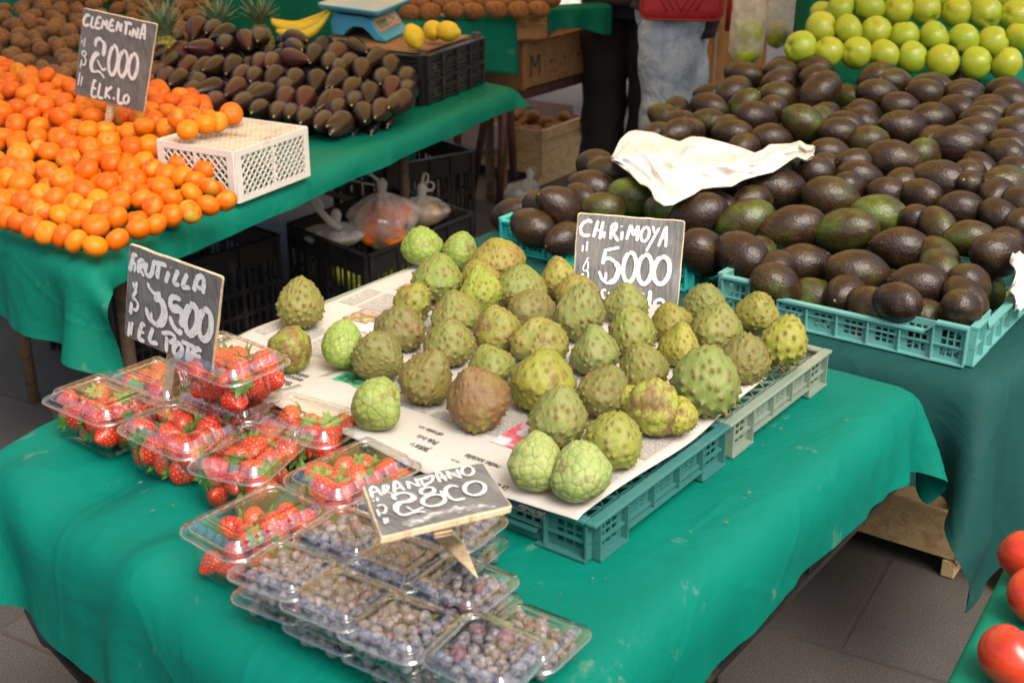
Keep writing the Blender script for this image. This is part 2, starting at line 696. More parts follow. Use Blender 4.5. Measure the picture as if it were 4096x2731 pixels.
strawberry_mat()
simple('calyx_green', (0.10, 0.24, 0.035), 0.55, 0.25, 60)


def blueberry_mat():
    k = NT('blueberry_skin')
    co = k.coord()
    n1 = k.noise(co, 1.6, 5, 0.65)
    c = k.mix(k.ramp(n1, [(0.32, 0.0), (0.64, 1.0)]), (0.042, 0.038, 0.054), k.objcol())
    c = k.mix(k.attr('crown'), c, (0.12, 0.075, 0.05))
    k.color(c).set(Roughness=0.6)
    k.bump(n1, 0.2, 0.0004)
    M['blueberry_skin'] = k.m


blueberry_mat()


def pineapple_mat():
    k = NT('pineapple_rind')
    co = k.coord()
    v = k.vor(co, 62, 'F1', 0.25)
    c = k.ramp(v, [(0.0, (0.26, 0.17, 0.05)), (0.3, (0.42, 0.29, 0.05)), (0.55, (0.17, 0.19, 0.03)), (0.8, (0.05, 0.07, 0.02))])
    k.color(c).set(Roughness=0.55)
    k.bump(k.math('SUBTRACT', 1.0, v), 0.9, 0.01)
    M['pineapple_rind'] = k.m


pineapple_mat()
simple('pineapple_leaf', (0.15, 0.22, 0.12), 0.5, 0.2, 20)
simple('pale_leaf', (0.50, 0.56, 0.16), 0.5, 0.1, 20)


def slate_mat():
    k = NT('slate_board')
    tc = k.coord('Object', (120, 9, 40))
    g = k.noise(tc, 2.0, 6, 0.7)
    co = k.coord()
    c = k.ramp(g, [(0.34, (0.080, 0.078, 0.074)), (0.52, (0.140, 0.137, 0.131)), (0.70, (0.245, 0.24, 0.23))])
    sm = k.ramp(k.noise(co, 16, 6, 0.6, 0.6), [(0.42, 0.0), (0.78, 0.55)])
    c = k.mix(sm, c, (0.29, 0.285, 0.27))
    dots = k.ramp(k.noise(co, 260, 2), [(0.74, 0.0), (0.79, 0.7)])
    c = k.mix(dots, c, (0.45, 0.44, 0.42))
    k.color(c).set(Roughness=0.85)
    k.bump(g, 0.3, 0.002)
    M['slate_board'] = k.m
    k = NT('white_paint')
    co = k.coord()
    c = k.ramp(k.noise(co, 90, 5, 0.7), [(0.28, (0.50, 0.50, 0.49)), (0.5, (0.80, 0.80, 0.78))])
    k.color(c).set(Roughness=0.7)
    M['white_paint'] = k.m
    k = NT('smeared_paint')
    k.t.nodes.remove(k.b)
    co = k.coord('Object', (30, 120, 30))
    a = k.ramp(k.noise(co, 1.4, 6, 0.75), [(0.42, 0.0), (0.62, 0.85)])
    d = k.n('ShaderNodeBsdfDiffuse')
    d.inputs['Color'].default_value = (0.74, 0.74, 0.72, 1)
    t = k.n('ShaderNodeBsdfTransparent')
    mx = k.n('ShaderNodeMixShader')
    k.l(a, mx.inputs[0]).l(t.outputs[0], mx.inputs[1]).l(d.outputs[0], mx.inputs[2]).l(mx.outputs[0], k.out.inputs[0])
    M['smeared_paint'] = k.m


slate_mat()


def news_mats():
    k = NT('newsprint_paper')
    co = k.coord()
    c = k.ramp(k.noise(co, 5, 4), [(0.3, (0.43, 0.405, 0.355)), (0.7, (0.51, 0.485, 0.435))])
    k.color(c).set(Roughness=0.75)
    k.bump(k.noise(co, 12, 3), 0.3, 0.006)
    M['newsprint_paper'] = k.m
    k = NT('article_print')
    co = k.coord('Object', (1, 1, 1))
    sep = k.n('ShaderNodeSeparateXYZ')
    k.l(co, sep.inputs[0])
    ln = k.math('FRACT', k.math('MULTIPLY', sep.outputs[1], 260.0))
    rows = k.math('GREATER_THAN', ln, 0.45)
    wc = k.n('ShaderNodeMapping')
    wc.inputs['Scale'].default_value = (420, 330, 1)
    k.l(co, wc.inputs[0])
    words = k.math('GREATER_THAN', k.noise(wc.outputs[0], 1.0, 1), 0.42)
    f = k.math('MULTIPLY', k.math('MULTIPLY', rows, words), 0.8)
    k.color(k.mix(f, (0.47, 0.445, 0.395), (0.10, 0.095, 0.09))).set(Roughness=0.75)
    M['article_print'] = k.m
    k = NT('headline_ink')
    k.color((0.055, 0.052, 0.05)).set(Roughness=0.8)
    M['headline_ink'] = k.m
    for nm, cols, sc in (('photo_warm', [(0.25, 0.13, 0.06), (0.55, 0.42, 0.3), (0.16, 0.1, 0.09), (0.5, 0.2, 0.1)], 60),
                         ('photo_street', [(0.45, 0.43, 0.45), (0.62, 0.6, 0.6), (0.55, 0.04, 0.12), (0.75, 0.55, 0.05)], 55),
                         ('photo_green', [(0.35, 0.2, 0.06), (0.03, 0.36, 0.16), (0.02, 0.03, 0.02), (0.05, 0.42, 0.2)], 70),
                         ('photo_violet', [(0.12, 0.07, 0.25), (0.5, 0.36, 0.2), (0.15, 0.12, 0.1), (0.55, 0.42, 0.1)], 60),
                         ('photo_sky', [(0.45, 0.5, 0.58), (0.6, 0.62, 0.66), (0.3, 0.3, 0.32), (0.5, 0.52, 0.55)], 50)):
        k = NT(nm)
        co = k.coord()
        nz = k.noise(co, sc * 0.45, 2, 0.5, 0.1)
        k.color(k.ramp(nz, [(0.32, cols[0]), (0.45, cols[1]), (0.56, cols[2]), (0.68, cols[3])])).set(Roughness=0.7)
        M[nm] = k.m


news_mats()
M['ink'] = M['headline_ink']
simple('scale_label', (0.52, 0.30, 0.16), 0.5, 0.15, 40)
simple('lcd_screen', (0.16, 0.17, 0.02), 0.2, 0.1, 20)
simple('orange_strip', (0.62, 0.18, 0.03), 0.5)
# ================================================================== the ground
def make_ground():
    mb = MB()
    mb.add([(-40, -20, 0), (40, -20, 0), (40, 60, 0), (-40, 60, 0)], [(0, 1, 2, 3)])
    o = mb.build('ground', M['granite_paving'])
    tag(o, 'dark grey granite paving slabs of the market street', 'paving', kind='structure')


make_ground()


# ================================================================== cloth draping (position based, numpy)
def drape(name, poly, top, org, eu, ev, lu, lv, sp, mat, frames=110, K=9, label=None, seed=1, round_=0.03, bumps=0.0,
          hemz=0.0, kick=0.0, pleat=0.0):
    """cloth laid over a convex table top POLY (xy, anticlockwise) at height TOP(x, y)"""
    rg = np.random.default_rng(seed)
    nu, nv = int(round(lu / sp)) + 1, int(round(lv / sp)) + 1
    U, V = np.meshgrid(np.linspace(0, lu, nu), np.linspace(0, lv, nv), indexing='ij')
    eu, ev = np.array(eu[:2]), np.array(ev[:2])
    P = np.zeros((nu, nv, 3))
    P[..., :2] = np.array(org[:2]) + U[..., None] * eu + V[..., None] * ev
    pl = np.array(poly)[:, :2]
    nx = np.roll(pl, -1, 0) - pl
    L = np.linalg.norm(nx, axis=1)
    N = np.stack([nx[:, 1] / L, -nx[:, 0] / L], 1)  # outward normals
    C = (N * pl).sum(1)
    tf = top if callable(top) else (lambda x, y: np.full_like(x, top))
    ph = rg.uniform(0, 6.28, (6,))
    kk = rg.uniform(-1, 1, (6, 2)) * 12

    def tz(x, y):
        z = tf(x, y)
        if bumps:
            for i in range(6):
                z = z + bumps / 3 * np.sin(kk[i, 0] * x + kk[i, 1] * y + ph[i])
        return z

    P[..., 2] = tz(P[..., 0], P[..., 1]) + 0.012 + 0.002 * rg.standard_normal((nu, nv))
    P0 = P.copy()
    d0 = ((P[..., None, :2] * N).sum(-1) - C).max(-1)
    W = np.ones((nu, nv, 1))
    Vel = np.zeros_like(P)
    Vel[..., :2] += kick * rg.standard_normal((nu, nv, 2))
    dt = 1 / 50
    cons = []
    for ax in (0, 1):
        n = (nu, nv)[ax]
        for st, k in ((1, 1.0), (2, 0.25)):
            for par in range(2 * st):
                i = np.arange(par, n - st, 2 * st)
                if par >= st and st == 1 and len(i) == 0: continue
                if len(i) == 0: continue
                a = (i, slice(None)) if ax == 0 else (slice(None), i)
                b = (i + st, slice(None)) if ax == 0 else (slice(None), i + st)
                cons.append((a, b, np.linalg.norm(P0[b] - P0[a], axis=-1), k))
    for par in range(2):
        i = np.arange(par, nu - 1, 2)
        for sa, sb in ((slice(0, nv - 1), slice(1, nv)), (slice(1, nv), slice(0, nv - 1))):
            a, b = (i, sa), (i + 1, sb)
            cons.append((a, b, np.linalg.norm(P0[b] - P0[a], axis=-1), 0.35))

    def collide(Q, old):
        x, y, z = Q[..., 0], Q[..., 1], Q[..., 2]
        D = (Q[..., None, :2] * N).sum(-1) - C
        j = D.argmax(-1)
        d = np.take_along_axis(D, j[..., None], -1)[..., 0]
        t = tz(x, y) + 0.004
        r = round_
        # rounded edge: top surface falls off quarter-circle within r of the edge
        e = np.clip(d + r, 0, None)
        tt = t - (r - np.sqrt(np.clip(r * r - np.clip(e, 0, r) ** 2, 0, None)))
        inside = (d < 0.004) & (z < tt)
        up = tt - z
        side = 0.004 - d
        vert = inside & (up < side + 0.03) & (up < 0.08)
        horiz = inside & ~vert
        z2 = np.where(vert, tt, z)
        Q[..., 2] = np.maximum(z2, hemz + 0.004)
        nn = N[j]
        Q[..., 0] += np.where(horiz, side, 0) * nn[..., 0]
        Q[..., 1] += np.where(horiz, side, 0) * nn[..., 1]
        fr = np.where(vert, 0.75, np.where(horiz, 0.4, 0))[..., None]
        Q[..., :2] += (old[..., :2] - Q[..., :2]) * fr
        return Q

    for f in range(frames):
        Vel *= 0.97
        Vel[..., 2] -= 9.8 * dt
        old = P.copy()
        P = P + Vel * dt
        for it in range(K):
            for a, b, l0, k in cons:
                dlt = P[b] - P[a]
                ln = np.linalg.norm(dlt, axis=-1)
                s = (k * 0.5 * (ln - l0) / np.maximum(ln, 1e-9))[..., None]
                if k == 0.25:
                    s = np.where((ln < l0)[..., None], s, 0)
                P[a] += dlt * s
                P[b] -= dlt * s
            if it % 2 == 0: P = collide(P, old)
        P = collide(P, old)
        Vel = (P - old) / dt
        sp_ = np.linalg.norm(Vel, axis=-1, keepdims=True)
        Vel *= np.minimum(1, 3.0 / np.maximum(sp_, 1e-6))
    if pleat:  # the hanging part falls in soft upright folds
        D = (P[..., None, :2] * N).sum(-1) - C
        j = D.argmax(-1)
        tv = np.stack([-N[:, 1], N[:, 0]], 1)[j]
        s = (P[..., :2] * tv).sum(-1)
        drop = np.clip(tz(P[..., 0], P[..., 1]) - 0.03 - P[..., 2], 0, 0.4)
        w = sum(a * np.sin(fr * s + q + 1.3 * j) for a, fr, q in ((1, 15, ph[0]), (0.8, 27, ph[1]), (0.45, 49, ph[2]), (0.25, 83, ph[3])))
        off = pleat * (drop / 0.2) ** 0.8 * (w + 0.8) * (D.max(-1) > 0)
        P[..., :2] += np.clip(off, -0.004, None)[..., None] * N[j]
    f = []
    for i in range(nu - 1):
        for j in range(nv - 1):
            q = (i * nv + j, (i + 1) * nv + j, (i + 1) * nv + j + 1, i * nv + j + 1)
            f.append(q)
    me = pymesh(name, P.reshape(-1, 3), f)
    o = mesh_obj(name, me, M[mat])
    s = o.modifiers.new('smooth', 'SUBSURF')
    s.levels = s.render_levels = 1
    tag(o, label, 'tablecloth')
    if P0[..., 2].size and np.cross(eu, ev) < 0:
        me.flip_normals()
    return o


def slab_table(name, label, poly, ztop, thick, mat, legmat, leg_r=0.02, inset=0.06, group=None, ribs=True, back=0.055):
    """a trestle: thick top with a ribbed rim, four legs and cross rails"""
    pl = [Vector((*p[:2], 0)) for p in poly]
    c = sum(pl, Vector()) / len(pl)
    # the top stops short of the cloth's own folded edge
    pl = [c + (p - c) * (1 - back / (p - c).length) for p in pl]
    t = thing(name, label, 'table', (c.x, c.y, 0), group=group)
    mb = MB()
    n = len(pl)
    v = [p - c + Vector((0, 0, ztop)) for p in pl] + [p - c + Vector((0, 0, ztop - thick)) for p in pl]
    f = [tuple(range(n)), tuple(range(2 * n - 1, n - 1, -1))] + [(i, i + n, (i + 1) % n + n, (i + 1) % n) for i in range(n)]
    mb.add(v, f)
    if ribs:
        for i in range(n):
            a, b = pl[i] - c, pl[(i + 1) % n] - c
            nrm = Vector(((b - a).y, -(b - a).x, 0)).normalized()
            k = max(2, int((b - a).length / 0.09))
            for j in range(k + 1):
                p = a.lerp(b, (j + 0.02) / (k + 0.04)) + nrm * 0.0105
                mb.bar(p + Vector((0, 0, ztop - thick + 0.012)), p + Vector((0, 0, ztop - 0.008)), 0.005, 0.02, nrm)
            mb.bar(a.lerp(b, 0.01) + nrm * 0.011 + Vector((0, 0, ztop - thick + 0.005)), a.lerp(b, 0.99) + nrm * 0.011 + Vector((0, 0, ztop - thick + 0.005)), 0.022, 0.010)
    mb.build('table_top', M[mat], t)
    feet = []
    for i, p in enumerate(pl):
        q = (p - c) * (1 - inset / max(0.1, (p - c).length)) if False else (p - c).lerp(Vector(), inset)
        m2 = MB()
        foot = q.lerp((p - c), 0.35 if inset < 0.2 else 0.0)
        foot.z = 0
        m2.tube([Vector((q.x, q.y, ztop - thick - 0.002)), Vector((foot.x, foot.y, 0.0))], leg_r, 8)
        m2.build('leg', M[legmat], t, True)
        feet.append((q, foot))
    m3 = MB()
    for i in range(n):
        a = Vector((*feet[i][0][:2], ztop - thick - 0.001)).lerp(Vector((*feet[i][1][:2], 0)), 0.55)
        b = Vector((*feet[(i + 1) % n][0][:2], ztop - thick - 0.001)).lerp(Vector((*feet[(i + 1) % n][1][:2], 0)), 0.55)
        if i % 2 == 1:
            m3 = MB()
            m3.tube([a, b], leg_r * 0.6, 8)
            m3.build('brace', M[legmat], t, True)
    return t


D1, D2 = Vector((0.6, 0.8, 0)), Vector((-0.8, 0.6, 0))


def ab(a, b, z=0.0):
    p = D1 * a + D2 * b
    return Vector((p.x, p.y, z))


# ---- front table (fruit trays, punnets)
FT = [ab(0.73, 0.615), ab(1.99, 0.615), ab(1.99, 1.70), ab(0.87, 1.70)]
FTp = [(p.x, p.y) for p in FT]
_ar = sum(FTp[i][0] * FTp[(i + 1) % 4][1] - FTp[(i + 1) % 4][0] * FTp[i][1] for i in range(4))
if _ar < 0: FTp = FTp[::-1]
TOPZ = 0.745
slab_table('folding_table', 'black plastic table hidden under the bright green cloth of the cherimoya stall', FTp, TOPZ - 0.034, 0.145, 'black_plastic', 'black_metal', 0.017, 0.40)


def front_top(x, y):
    a = 0.6 * x + 0.8 * y
    b = -0.8 * x + 0.6 * y
    w = np.clip((b - 1.10) / 0.3, 0, 1) * np.clip((1.28 - a) / 0.3, 0, 1)
    wav = 0.012 * np.sin(21 * (b - 0.35 * a)) + 0.006 * np.sin(37 * b + 15 * a)
    p0, p1 = at(470, 2275, 0.755), at(720, 2180, 0.755)
    dx, dy = p1.x - p0.x, p1.y - p0.y
    l2 = dx * dx + dy * dy
    s = np.clip(((x - p0.x) * dx + (y - p0.y) * dy) / l2, 0, 1)
    rr = np.hypot(x - p0.x - s * dx, y - p0.y - s * dy)
    ridge = 0.024 * np.exp(-(rr / 0.028) ** 2)
    return TOPZ + ridge + w * (wav - 0.006) - 0.012 * np.clip((1.0 - a) / 0.25, 0, 1) * np.clip((b - 0.95) / 0.2, 0, 1)


g0 = ab(0.535, 0.510)
_ev = (D1 * 0.150 + D2).normalized()
drape('front_tablecloth', FTp, front_top, g0, D1, _ev, 1.57, 1.35, 0.024, 'green_cloth', 120, 9,
      'bright teal green tablecloth under the cherimoya trays and berry punnets', seed=3, round_=0.045, kick=0.14, pleat=0.006)

# ---- left table (clementines, black avocados, kiwis)
LT = [(-0.90, 2.55), (0.03, 4.52), (-1.27, 5.72), (-2.40, 5.15), (-1.55, 3.14)]
slab_table('wooden_table', 'wooden table under the green cloth with the clementine heap', LT, 0.728, 0.045, 'old_wood', 'old_wood', 0.018, 0.30, ribs=False)
_f, _r, _l = Vector((-0.90, 2.55)), Vector((0.03, 4.52)), Vector((-2.25, 3.78))
eu, ev = (_r - _f).normalized(), (_l - _f).normalized()
o_ = _f - eu * 0.19 - ev * 0.055
drape('left_tablecloth', LT, 0.745, o_, eu, ev, 2.18 + 0.25, 1.06, 0.032, 'left_green_cloth', 100, 8,
      'green tablecloth under the clementine heap with a long flap at its corner', seed=5, round_=0.02, kick=0.3, pleat=0.012)

# ---- right table (hass avocados)
O3, E1, E2 = Vector((-0.085, 2.95, 0)), Vector((0.813, -0.582, 0)).normalized(), Vector((0.582, 0.813, 0)).normalized()
DZ = 0.68


def dk(e1, e2, z=0.0):
    p = O3 + E1 * e1 + E2 * e2
    return Vector((p.x, p.y, z))


DT = [dk(-0.05, -0.14), dk(1.27, -0.14), dk(1.62, 1.75), dk(-0.05, 1.45)]
DTp = [(p.x, p.y) for p in DT]
slab_table('wooden_table', 'low wooden table hidden under the dark green cloth of the avocado stall', DTp, DZ - 0.018, 0.04, 'old_wood', 'old_wood', 0.022, 0.70, ribs=False)
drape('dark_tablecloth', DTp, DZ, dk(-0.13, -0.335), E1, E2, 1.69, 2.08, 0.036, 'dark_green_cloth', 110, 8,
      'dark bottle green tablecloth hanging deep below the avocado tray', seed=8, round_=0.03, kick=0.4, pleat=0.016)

# ---- tomato table at the right edge
TT = [(0.385, 1.03), (1.10, 0.55), (1.70, 1.45), (0.70, 1.53)]
slab_table('folding_table', 'small black table under the green cloth with the tomatoes', TT, 0.705, 0.05, 'black_plastic', 'black_metal', 0.016, 0.12, ribs=False)

# ================================================================== trays and crates
def lattice(mb, o, eu, ev, en, lu, lv, nu, nv, bu, bv, th, mi=0):
    """flat grille of bars: origin o, unit axes, nu x nv openings, bar widths bu (upright) and bv (level)"""
    o, eu, ev, en = Vector(o), Vector(eu), Vector(ev), Vector(en)
    for i in range(nu + 1):
        x = (lu - bu) * i / nu
        mb.box(o + eu * x + en * (th * 0.06), eu * bu, ev * lv, en * (th * 0.88), mi)
    for j in range(nv + 1):
        y = (lv - bv) * j / nv
        mb.box(o + ev * (y + 0.0002), eu * lu, ev * (bv - 0.0004), en * th, mi)


def shallow_tray(name, label, mat, org, ex, ey, lx, ly, h, z, group=None, notch=None, lift=0.016, tri=True, dip=False):
    """stacking produce tray: pierced walls with ribs, rim, lattice floor, short feet at its corners.
    local frame at the tray's near right corner: ex along lx, ey along ly"""
    t = thing(name, label, 'tray', (org.x, org.y, z), group=group)
    if dip: lift = 0.0
    ex, ey, ez = Vector(ex).normalized(), Vector(ey).normalized(), Vector((0, 0, 1))
    mt = M[mat]

    def wall(o, eu, en, lu):
        mb = MB()
        n = max(3, int(round(lu / 0.062)))
        w = lu / n
        for i in range(n + 1):  # ribs standing out of the wall
            x = min(max(i * w - 0.0015, 0.0), lu - 0.003)
            lowr = lift if (0.2 * n < i < 0.8 * n) else 0.0
            mb.box(o + eu * x + en * 0.002 + ez * (lowr + 0.001), eu * 0.003, en * 0.011, ez * ((h * 0.68 if dip and 0.16 * lu < x < 0.82 * lu else h) - lowr - 0.005))
        for i in range(n):
            low = lift if (0.2 * n <= i and i + 1 <= 0.8 * n) else 0.0
            x0 = i * w + 0.0025
            ww = w - 0.005
            # solid frame round a pierced field
            hh = h - low
            top = h
            if dip and 0.16 * n < i < 0.82 * n - 0.5: top = h * 0.70
            fb = 0.010
            mb.box(o + eu * (x0 - 0.0024) + ez * low, eu * (w - 0.0002), en * 0.003, ez * 0.008)
            mb.box(o + eu * (x0 - 0.0024) + ez * (top - 0.010), eu * (w - 0.0002), en * 0.003, ez * 0.010)
            mb.box(o + eu * (x0 - 0.0024) + ez * (low + 0.0078), eu * 0.010, en * 0.003, ez * (top - low - 0.0176))
            mb.box(o + eu * (x0 + ww - 0.008) + ez * (low + 0.0078), eu * 0.0102, en * 0.003, ez * (top - low - 0.0176))
            lattice(mb, o + eu * (x0 + 0.0073) + ez * (low + 0.0078), eu, ez, en, ww - 0.0148, top - low - 0.0176, 3, 3 if low == 0 else 3, 0.0035, 0.0035, 0.0026)
        # mid ledge and top rim (rim dips along the middle when dip)
        mb.box(o + en * 0.0028 + ez * (h * 0.42), eu * lu, en * 0.006, ez * 0.0028)
        mb.box(o + eu * (lu * 0.0) + en * 0.0028 + ez * 0.0, eu * lu * 0.2, en * 0.012, ez * 0.003)
        mb.box(o + eu * (lu * 0.8) + en * 0.0028 + ez * 0.0, eu * lu * 0.2, en * 0.012, ez * 0.003)
        mb.box(o + eu * (lu * 0.2) + en * 0.0027 + ez * lift, eu * lu * 0.6, en * 0.011, ez * 0.003)
        if dip:
            a, b = lu * 0.16, lu * 0.82
            mb.box(o - en * 0.001 + ez * (h - 0.002), eu * (a - 0.02), en * 0.016, ez * 0.005)
            mb.box(o + eu * (b + 0.02) - en * 0.001 + ez * (h - 0.002), eu * (lu - b - 0.02), en * 0.016, ez * 0.005)
            mb.box(o + eu * a - en * 0.001 + ez * (h * 0.70 - 0.002), eu * (b - a), en * 0.016, ez * 0.005)
            mb.box(o + eu * (a - 0.021) - en * 0.0012 + ez * (h - 0.002), eu * 0.022 - ez * (h * 0.30), en * 0.0164, ez * 0.005)
            mb.box(o + eu * (b + 0.021) - en * 0.0012 + ez * (h - 0.002), -eu * 0.022 - ez * (h * 0.30), en * 0.0164, ez * 0.005)
        mb.build('wall', mt, t)

    O = Vector((0, 0, 0))
    wall(O, ex, -ey, lx)
    wall(O + ey * ly, ex, ey, lx)
    wall(O, ey, -ex, ly)
    wall(O + ex * lx, ey, ex, ly)
    if not dip:
        mb = MB()
        rw = 0.017
        mb.box(-ex * rw * 0.8 - ey * rw * 0.8 + ez * (h - 0.003), ex * (lx + rw * 1.6), ey * rw, ez * 0.006)
        mb.box(-ex * rw * 0.8 + ey * (ly - rw * 0.2) + ez * (h - 0.003), ex * (lx + rw * 1.6), ey * rw, ez * 0.006)
        mb.box(-ex * rw * 0.8 + ey * rw * 0.22 + ez * (h - 0.0032), ex * rw, ey * (ly - rw * 0.44), ez * 0.006)
        mb.box(ex * (lx - rw * 0.2) + ey * rw * 0.22 + ez * (h - 0.0032), ex * rw, ey * (ly - rw * 0.44), ez * 0.006)
        mb.build('rim', mt, t, bevel=0.002)
    # lattice floor: cross ribs filled with zigzag bars
    mb = MB()
    fz = (h - 0.016) if tri else lift + 0.004
    nb = max(3, int(round(ly / 0.075)))
    for i in range(nb + 1):
        mb.box(ey * ((ly - 0.006) * i / nb) + ez * fz, ex * lx, ey * 0.006, ez * 0.006)
    rows = 4
    for i in range(nb):
        y0, y1 = ly * i / nb, ly * (i + 1) / nb
        for r_ in range(rows):
            ya, yb = y0 + (y1 - y0) * r_ / rows, y0 + (y1 - y0) * (r_ + 1) / rows
            if r_: mb.box(ey * (ya - 0.001) + ez * (fz + 0.0005), ex * lx, ey * 0.002, ez * 0.004)
            nz = int(lx / 0.018)
            for q in range(nz):
                xa, xb = lx * q / nz, lx * (q + 1) / nz
                p, s = (xa, xb) if (q + r_) % 2 == 0 else (xb, xa)
                A = ex * p + ey * ya + ez * (fz + 0.003)
                B = ex * s + ey * yb + ez * (fz + 0.003)
                mb.bar(A, B, 0.0024, 0.0034)
    mb.build('lattice_floor', mt, t)
    return t


CR = []
TRW, TRL, TRH = 0.332, 0.395, 0.056
shallow_tray('plastic_tray', 'teal plastic tray nearest the blueberry punnets, carrying newspaper and smooth cherimoyas', 'teal_plastic', ab(1.190, 0.765), D1, D2, TRW, TRL, TRH, TOPZ + 0.006)
shallow_tray('plastic_tray', 'pale sage green plastic tray behind the teal one on the bright green cloth', 'sage_plastic', ab(1.545, 0.765), D1, D2, TRW, TRL, TRH, TOPZ + 0.006)
shallow_tray('plastic_tray', 'teal plastic tray covered by newspaper behind the strawberry punnets', 'teal_plastic', ab(1.190, 1.185), D1, D2, TRW, TRL, TRH, TOPZ + 0.006)
shallow_tray('plastic_tray', 'pale green plastic tray covered by newspaper beneath the rear cherimoyas', 'sage_plastic', ab(1.545, 1.185), D1, D2, TRW, TRL, TRH, TOPZ + 0.006)
shallow_tray('plastic_tray', 'pale aqua plastic tray full of avocados at the front of the dark green cloth', 'aqua_plastic', dk(1.20, -0.085), E2, -E1, 0.47, 0.50, 0.075, DZ + 0.007, tri=False, dip=True)
shallow_tray('plastic_tray', 'bright aqua plastic tray of avocados partly hidden by the CHIRIMOYA sign', 'aqua_deep_plastic', dk(0.585, -0.02), E2, -E1, 0.45, 0.49, 0.070, DZ + 0.007, tri=False, dip=True)


def slot_crate(name, label, mat, org, ex, ey, lx, ly, h, z, rows=3, solid_top=False, bar=0.012, group=None, diag=False, open_top=True, pegs=False):
    """deep market crate: slotted walls, corner posts, rim, grid floor"""
    t = thing(name, label, 'crate', (org.x, org.y, z), group=group)
    ex, ey, ez = Vector(ex).normalized(), Vector(ey).normalized(), Vector((0, 0, 1))
    mt = M[mat]

    def wall(o, eu, en, lu):
        mb = MB()
        if diag:
            # frame and a net of slanting bars
            mb.box(o + ez * 0, eu * lu, en * 0.006, ez * 0.014)
            mb.box(o + ez * (h - 0.016), eu * lu, en * 0.006, ez * 0.016)
            for x in (0, lu * 0.5 - 0.004, lu - 0.02):
                mb.box(o + eu * x + ez * 0.0138 + en * 0.0002, eu * (0.02 if x != lu * 0.5 - 0.004 else 0.008), en * 0.0056, ez * (h - 0.0296))
            H = h - 0.03
            stp = 0.0215
            n = int((lu + H) / stp)
            for i in range(n + 1):
                for sgn in (0, 1):
                    x0 = i * stp - (H if sgn == 0 else 0)
                    x1 = x0 + (H if sgn == 0 else -H)
                    a, b, za, zb = x0, x1, 0.014, 0.014 + H
                    # clip to [0, lu]
                    def clip(a, za, b, zb):
                        if a < 0: za, a = za + (zb - za) * (0 - a) / (b - a), 0
                        if a > lu: za, a = za + (zb - za) * (lu - a) / (b - a), lu
                        return a, za
                    if (a < 0 and b < 0) or (a > lu and b > lu): continue
                    a2, za2 = clip(a, za, b, zb)
                    b2, zb2 = clip(b, zb, a, za)
                    if abs(a2 - b2) < 0.003: continue
                    mb.bar(o + eu * a2 + ez * za2 + en * (0.003 + 0.0007 * sgn), o + eu * b2 + ez * zb2 + en * (0.003 + 0.0007 * sgn), 0.0030, 0.0036, en)
        else:
            n = max(5, int(lu / 0.030))
            rr = rows
            lattice(mb, o + en * 0.001, eu, ez, en, lu, h * 0.80, n, rr, bar * 0.75, bar, 0.005)
            mb.box(o + ez * (h * 0.80 - 0.001), eu * lu, en * 0.007, ez * (h * 0.20))
            for i in range(5):
                x = (lu - 0.014) * i / 4
                mb.box(o + eu * x + en * 0.0055, eu * 0.014, en * 0.010, ez * (h - 0.004))
            mb.box(o - en * 0.002 + ez * (h - 0.006), eu * lu, en * 0.020, ez * 0.006)
            mb.box(o + en * 0.0058 + ez * (h * 0.5), eu * lu, en * 0.006, ez * 0.006)
        mb.build('wall', mt, t)

    wall(Vector(), ex, -ey, lx)
    wall(ey * ly, ex, ey, lx)
    wall(Vector(), ey, -ex, ly)
    wall(ex * lx, ey, ex, ly)
    mb = MB()
    fz = (h - 0.008) if not open_top else 0.004
    nn = int(ly / 0.016)
    for i in range(nn + 1):
        mb.box(ey * ((ly - 0.005) * i / nn) + ez * fz, ex * lx, ey * (0.0075 if diag else 0.010), ez * 0.005)
    nn = int(lx / 0.020)
    for i in range(nn + 1):
        mb.box(ex * ((lx - 0.005) * i / nn) + ez * (fz + 0.0004), ex * (0.010 if diag else 0.008), ey * ly, ez * 0.0042)
    mb.build('grid_floor' if open_top else 'grid_base', M['dirty_white_plastic'] if diag else mt, t)
    if pegs:
        for cx in (0.012, lx - 0.012):
            for cy in (0.012, ly - 0.012):
                mb = MB()
                mb.tube([ex * cx + ey * cy, ex * cx + ey * cy + ez * (h + 0.016)], 0.016, 10)
                mb.build('corner_post', mt, t, True)
    return t


# white upturned crate beside the clementines
slot_crate('lattice_crate', 'white plastic crate standing upside down beside the clementine heap', 'white_plastic', Vector((-0.672, 3.03, 0)), (0.46, 0.888, 0), (-0.87, 0.493, 0), 0.295, 0.245, 0.130, 0.753, diag=True, open_top=False)
# black crates under the scale
_ko = Vector((-0.285, 4.18, 0))
_ke1, _ke2 = Vector((0.42, 0.907, 0)), Vector((-0.907, 0.42, 0))
slot_crate('vented_crate', 'lower black plastic crate of the pair beside the dark shiny avocados', 'black_plastic', _ko, _ke1, _ke2, 0.42, 0.48, 0.078, 0.755, rows=4, open_top=True, pegs=True, bar=0.008)
slot_crate('vented_crate', 'upper black plastic crate of the pair, upside down with the blue scale on it', 'black_plastic', _ko, _ke1, _ke2, 0.42, 0.48, 0.078, 0.836, rows=4, open_top=False, pegs=True, bar=0.008)
# board that the scale stands on
_mb = MB()
_mb.box(_ko + _ke1 * 0.03 + _ke2 * 0.03 + Vector((0, 0, 0.9145)), _ke1 * 0.36, _ke2 * 0.42, (0, 0, 0.006))
tag(_mb.build('wooden_board', M['warm_wood']), 'brown wooden board lying on the upturned black crate under the scale', 'board')
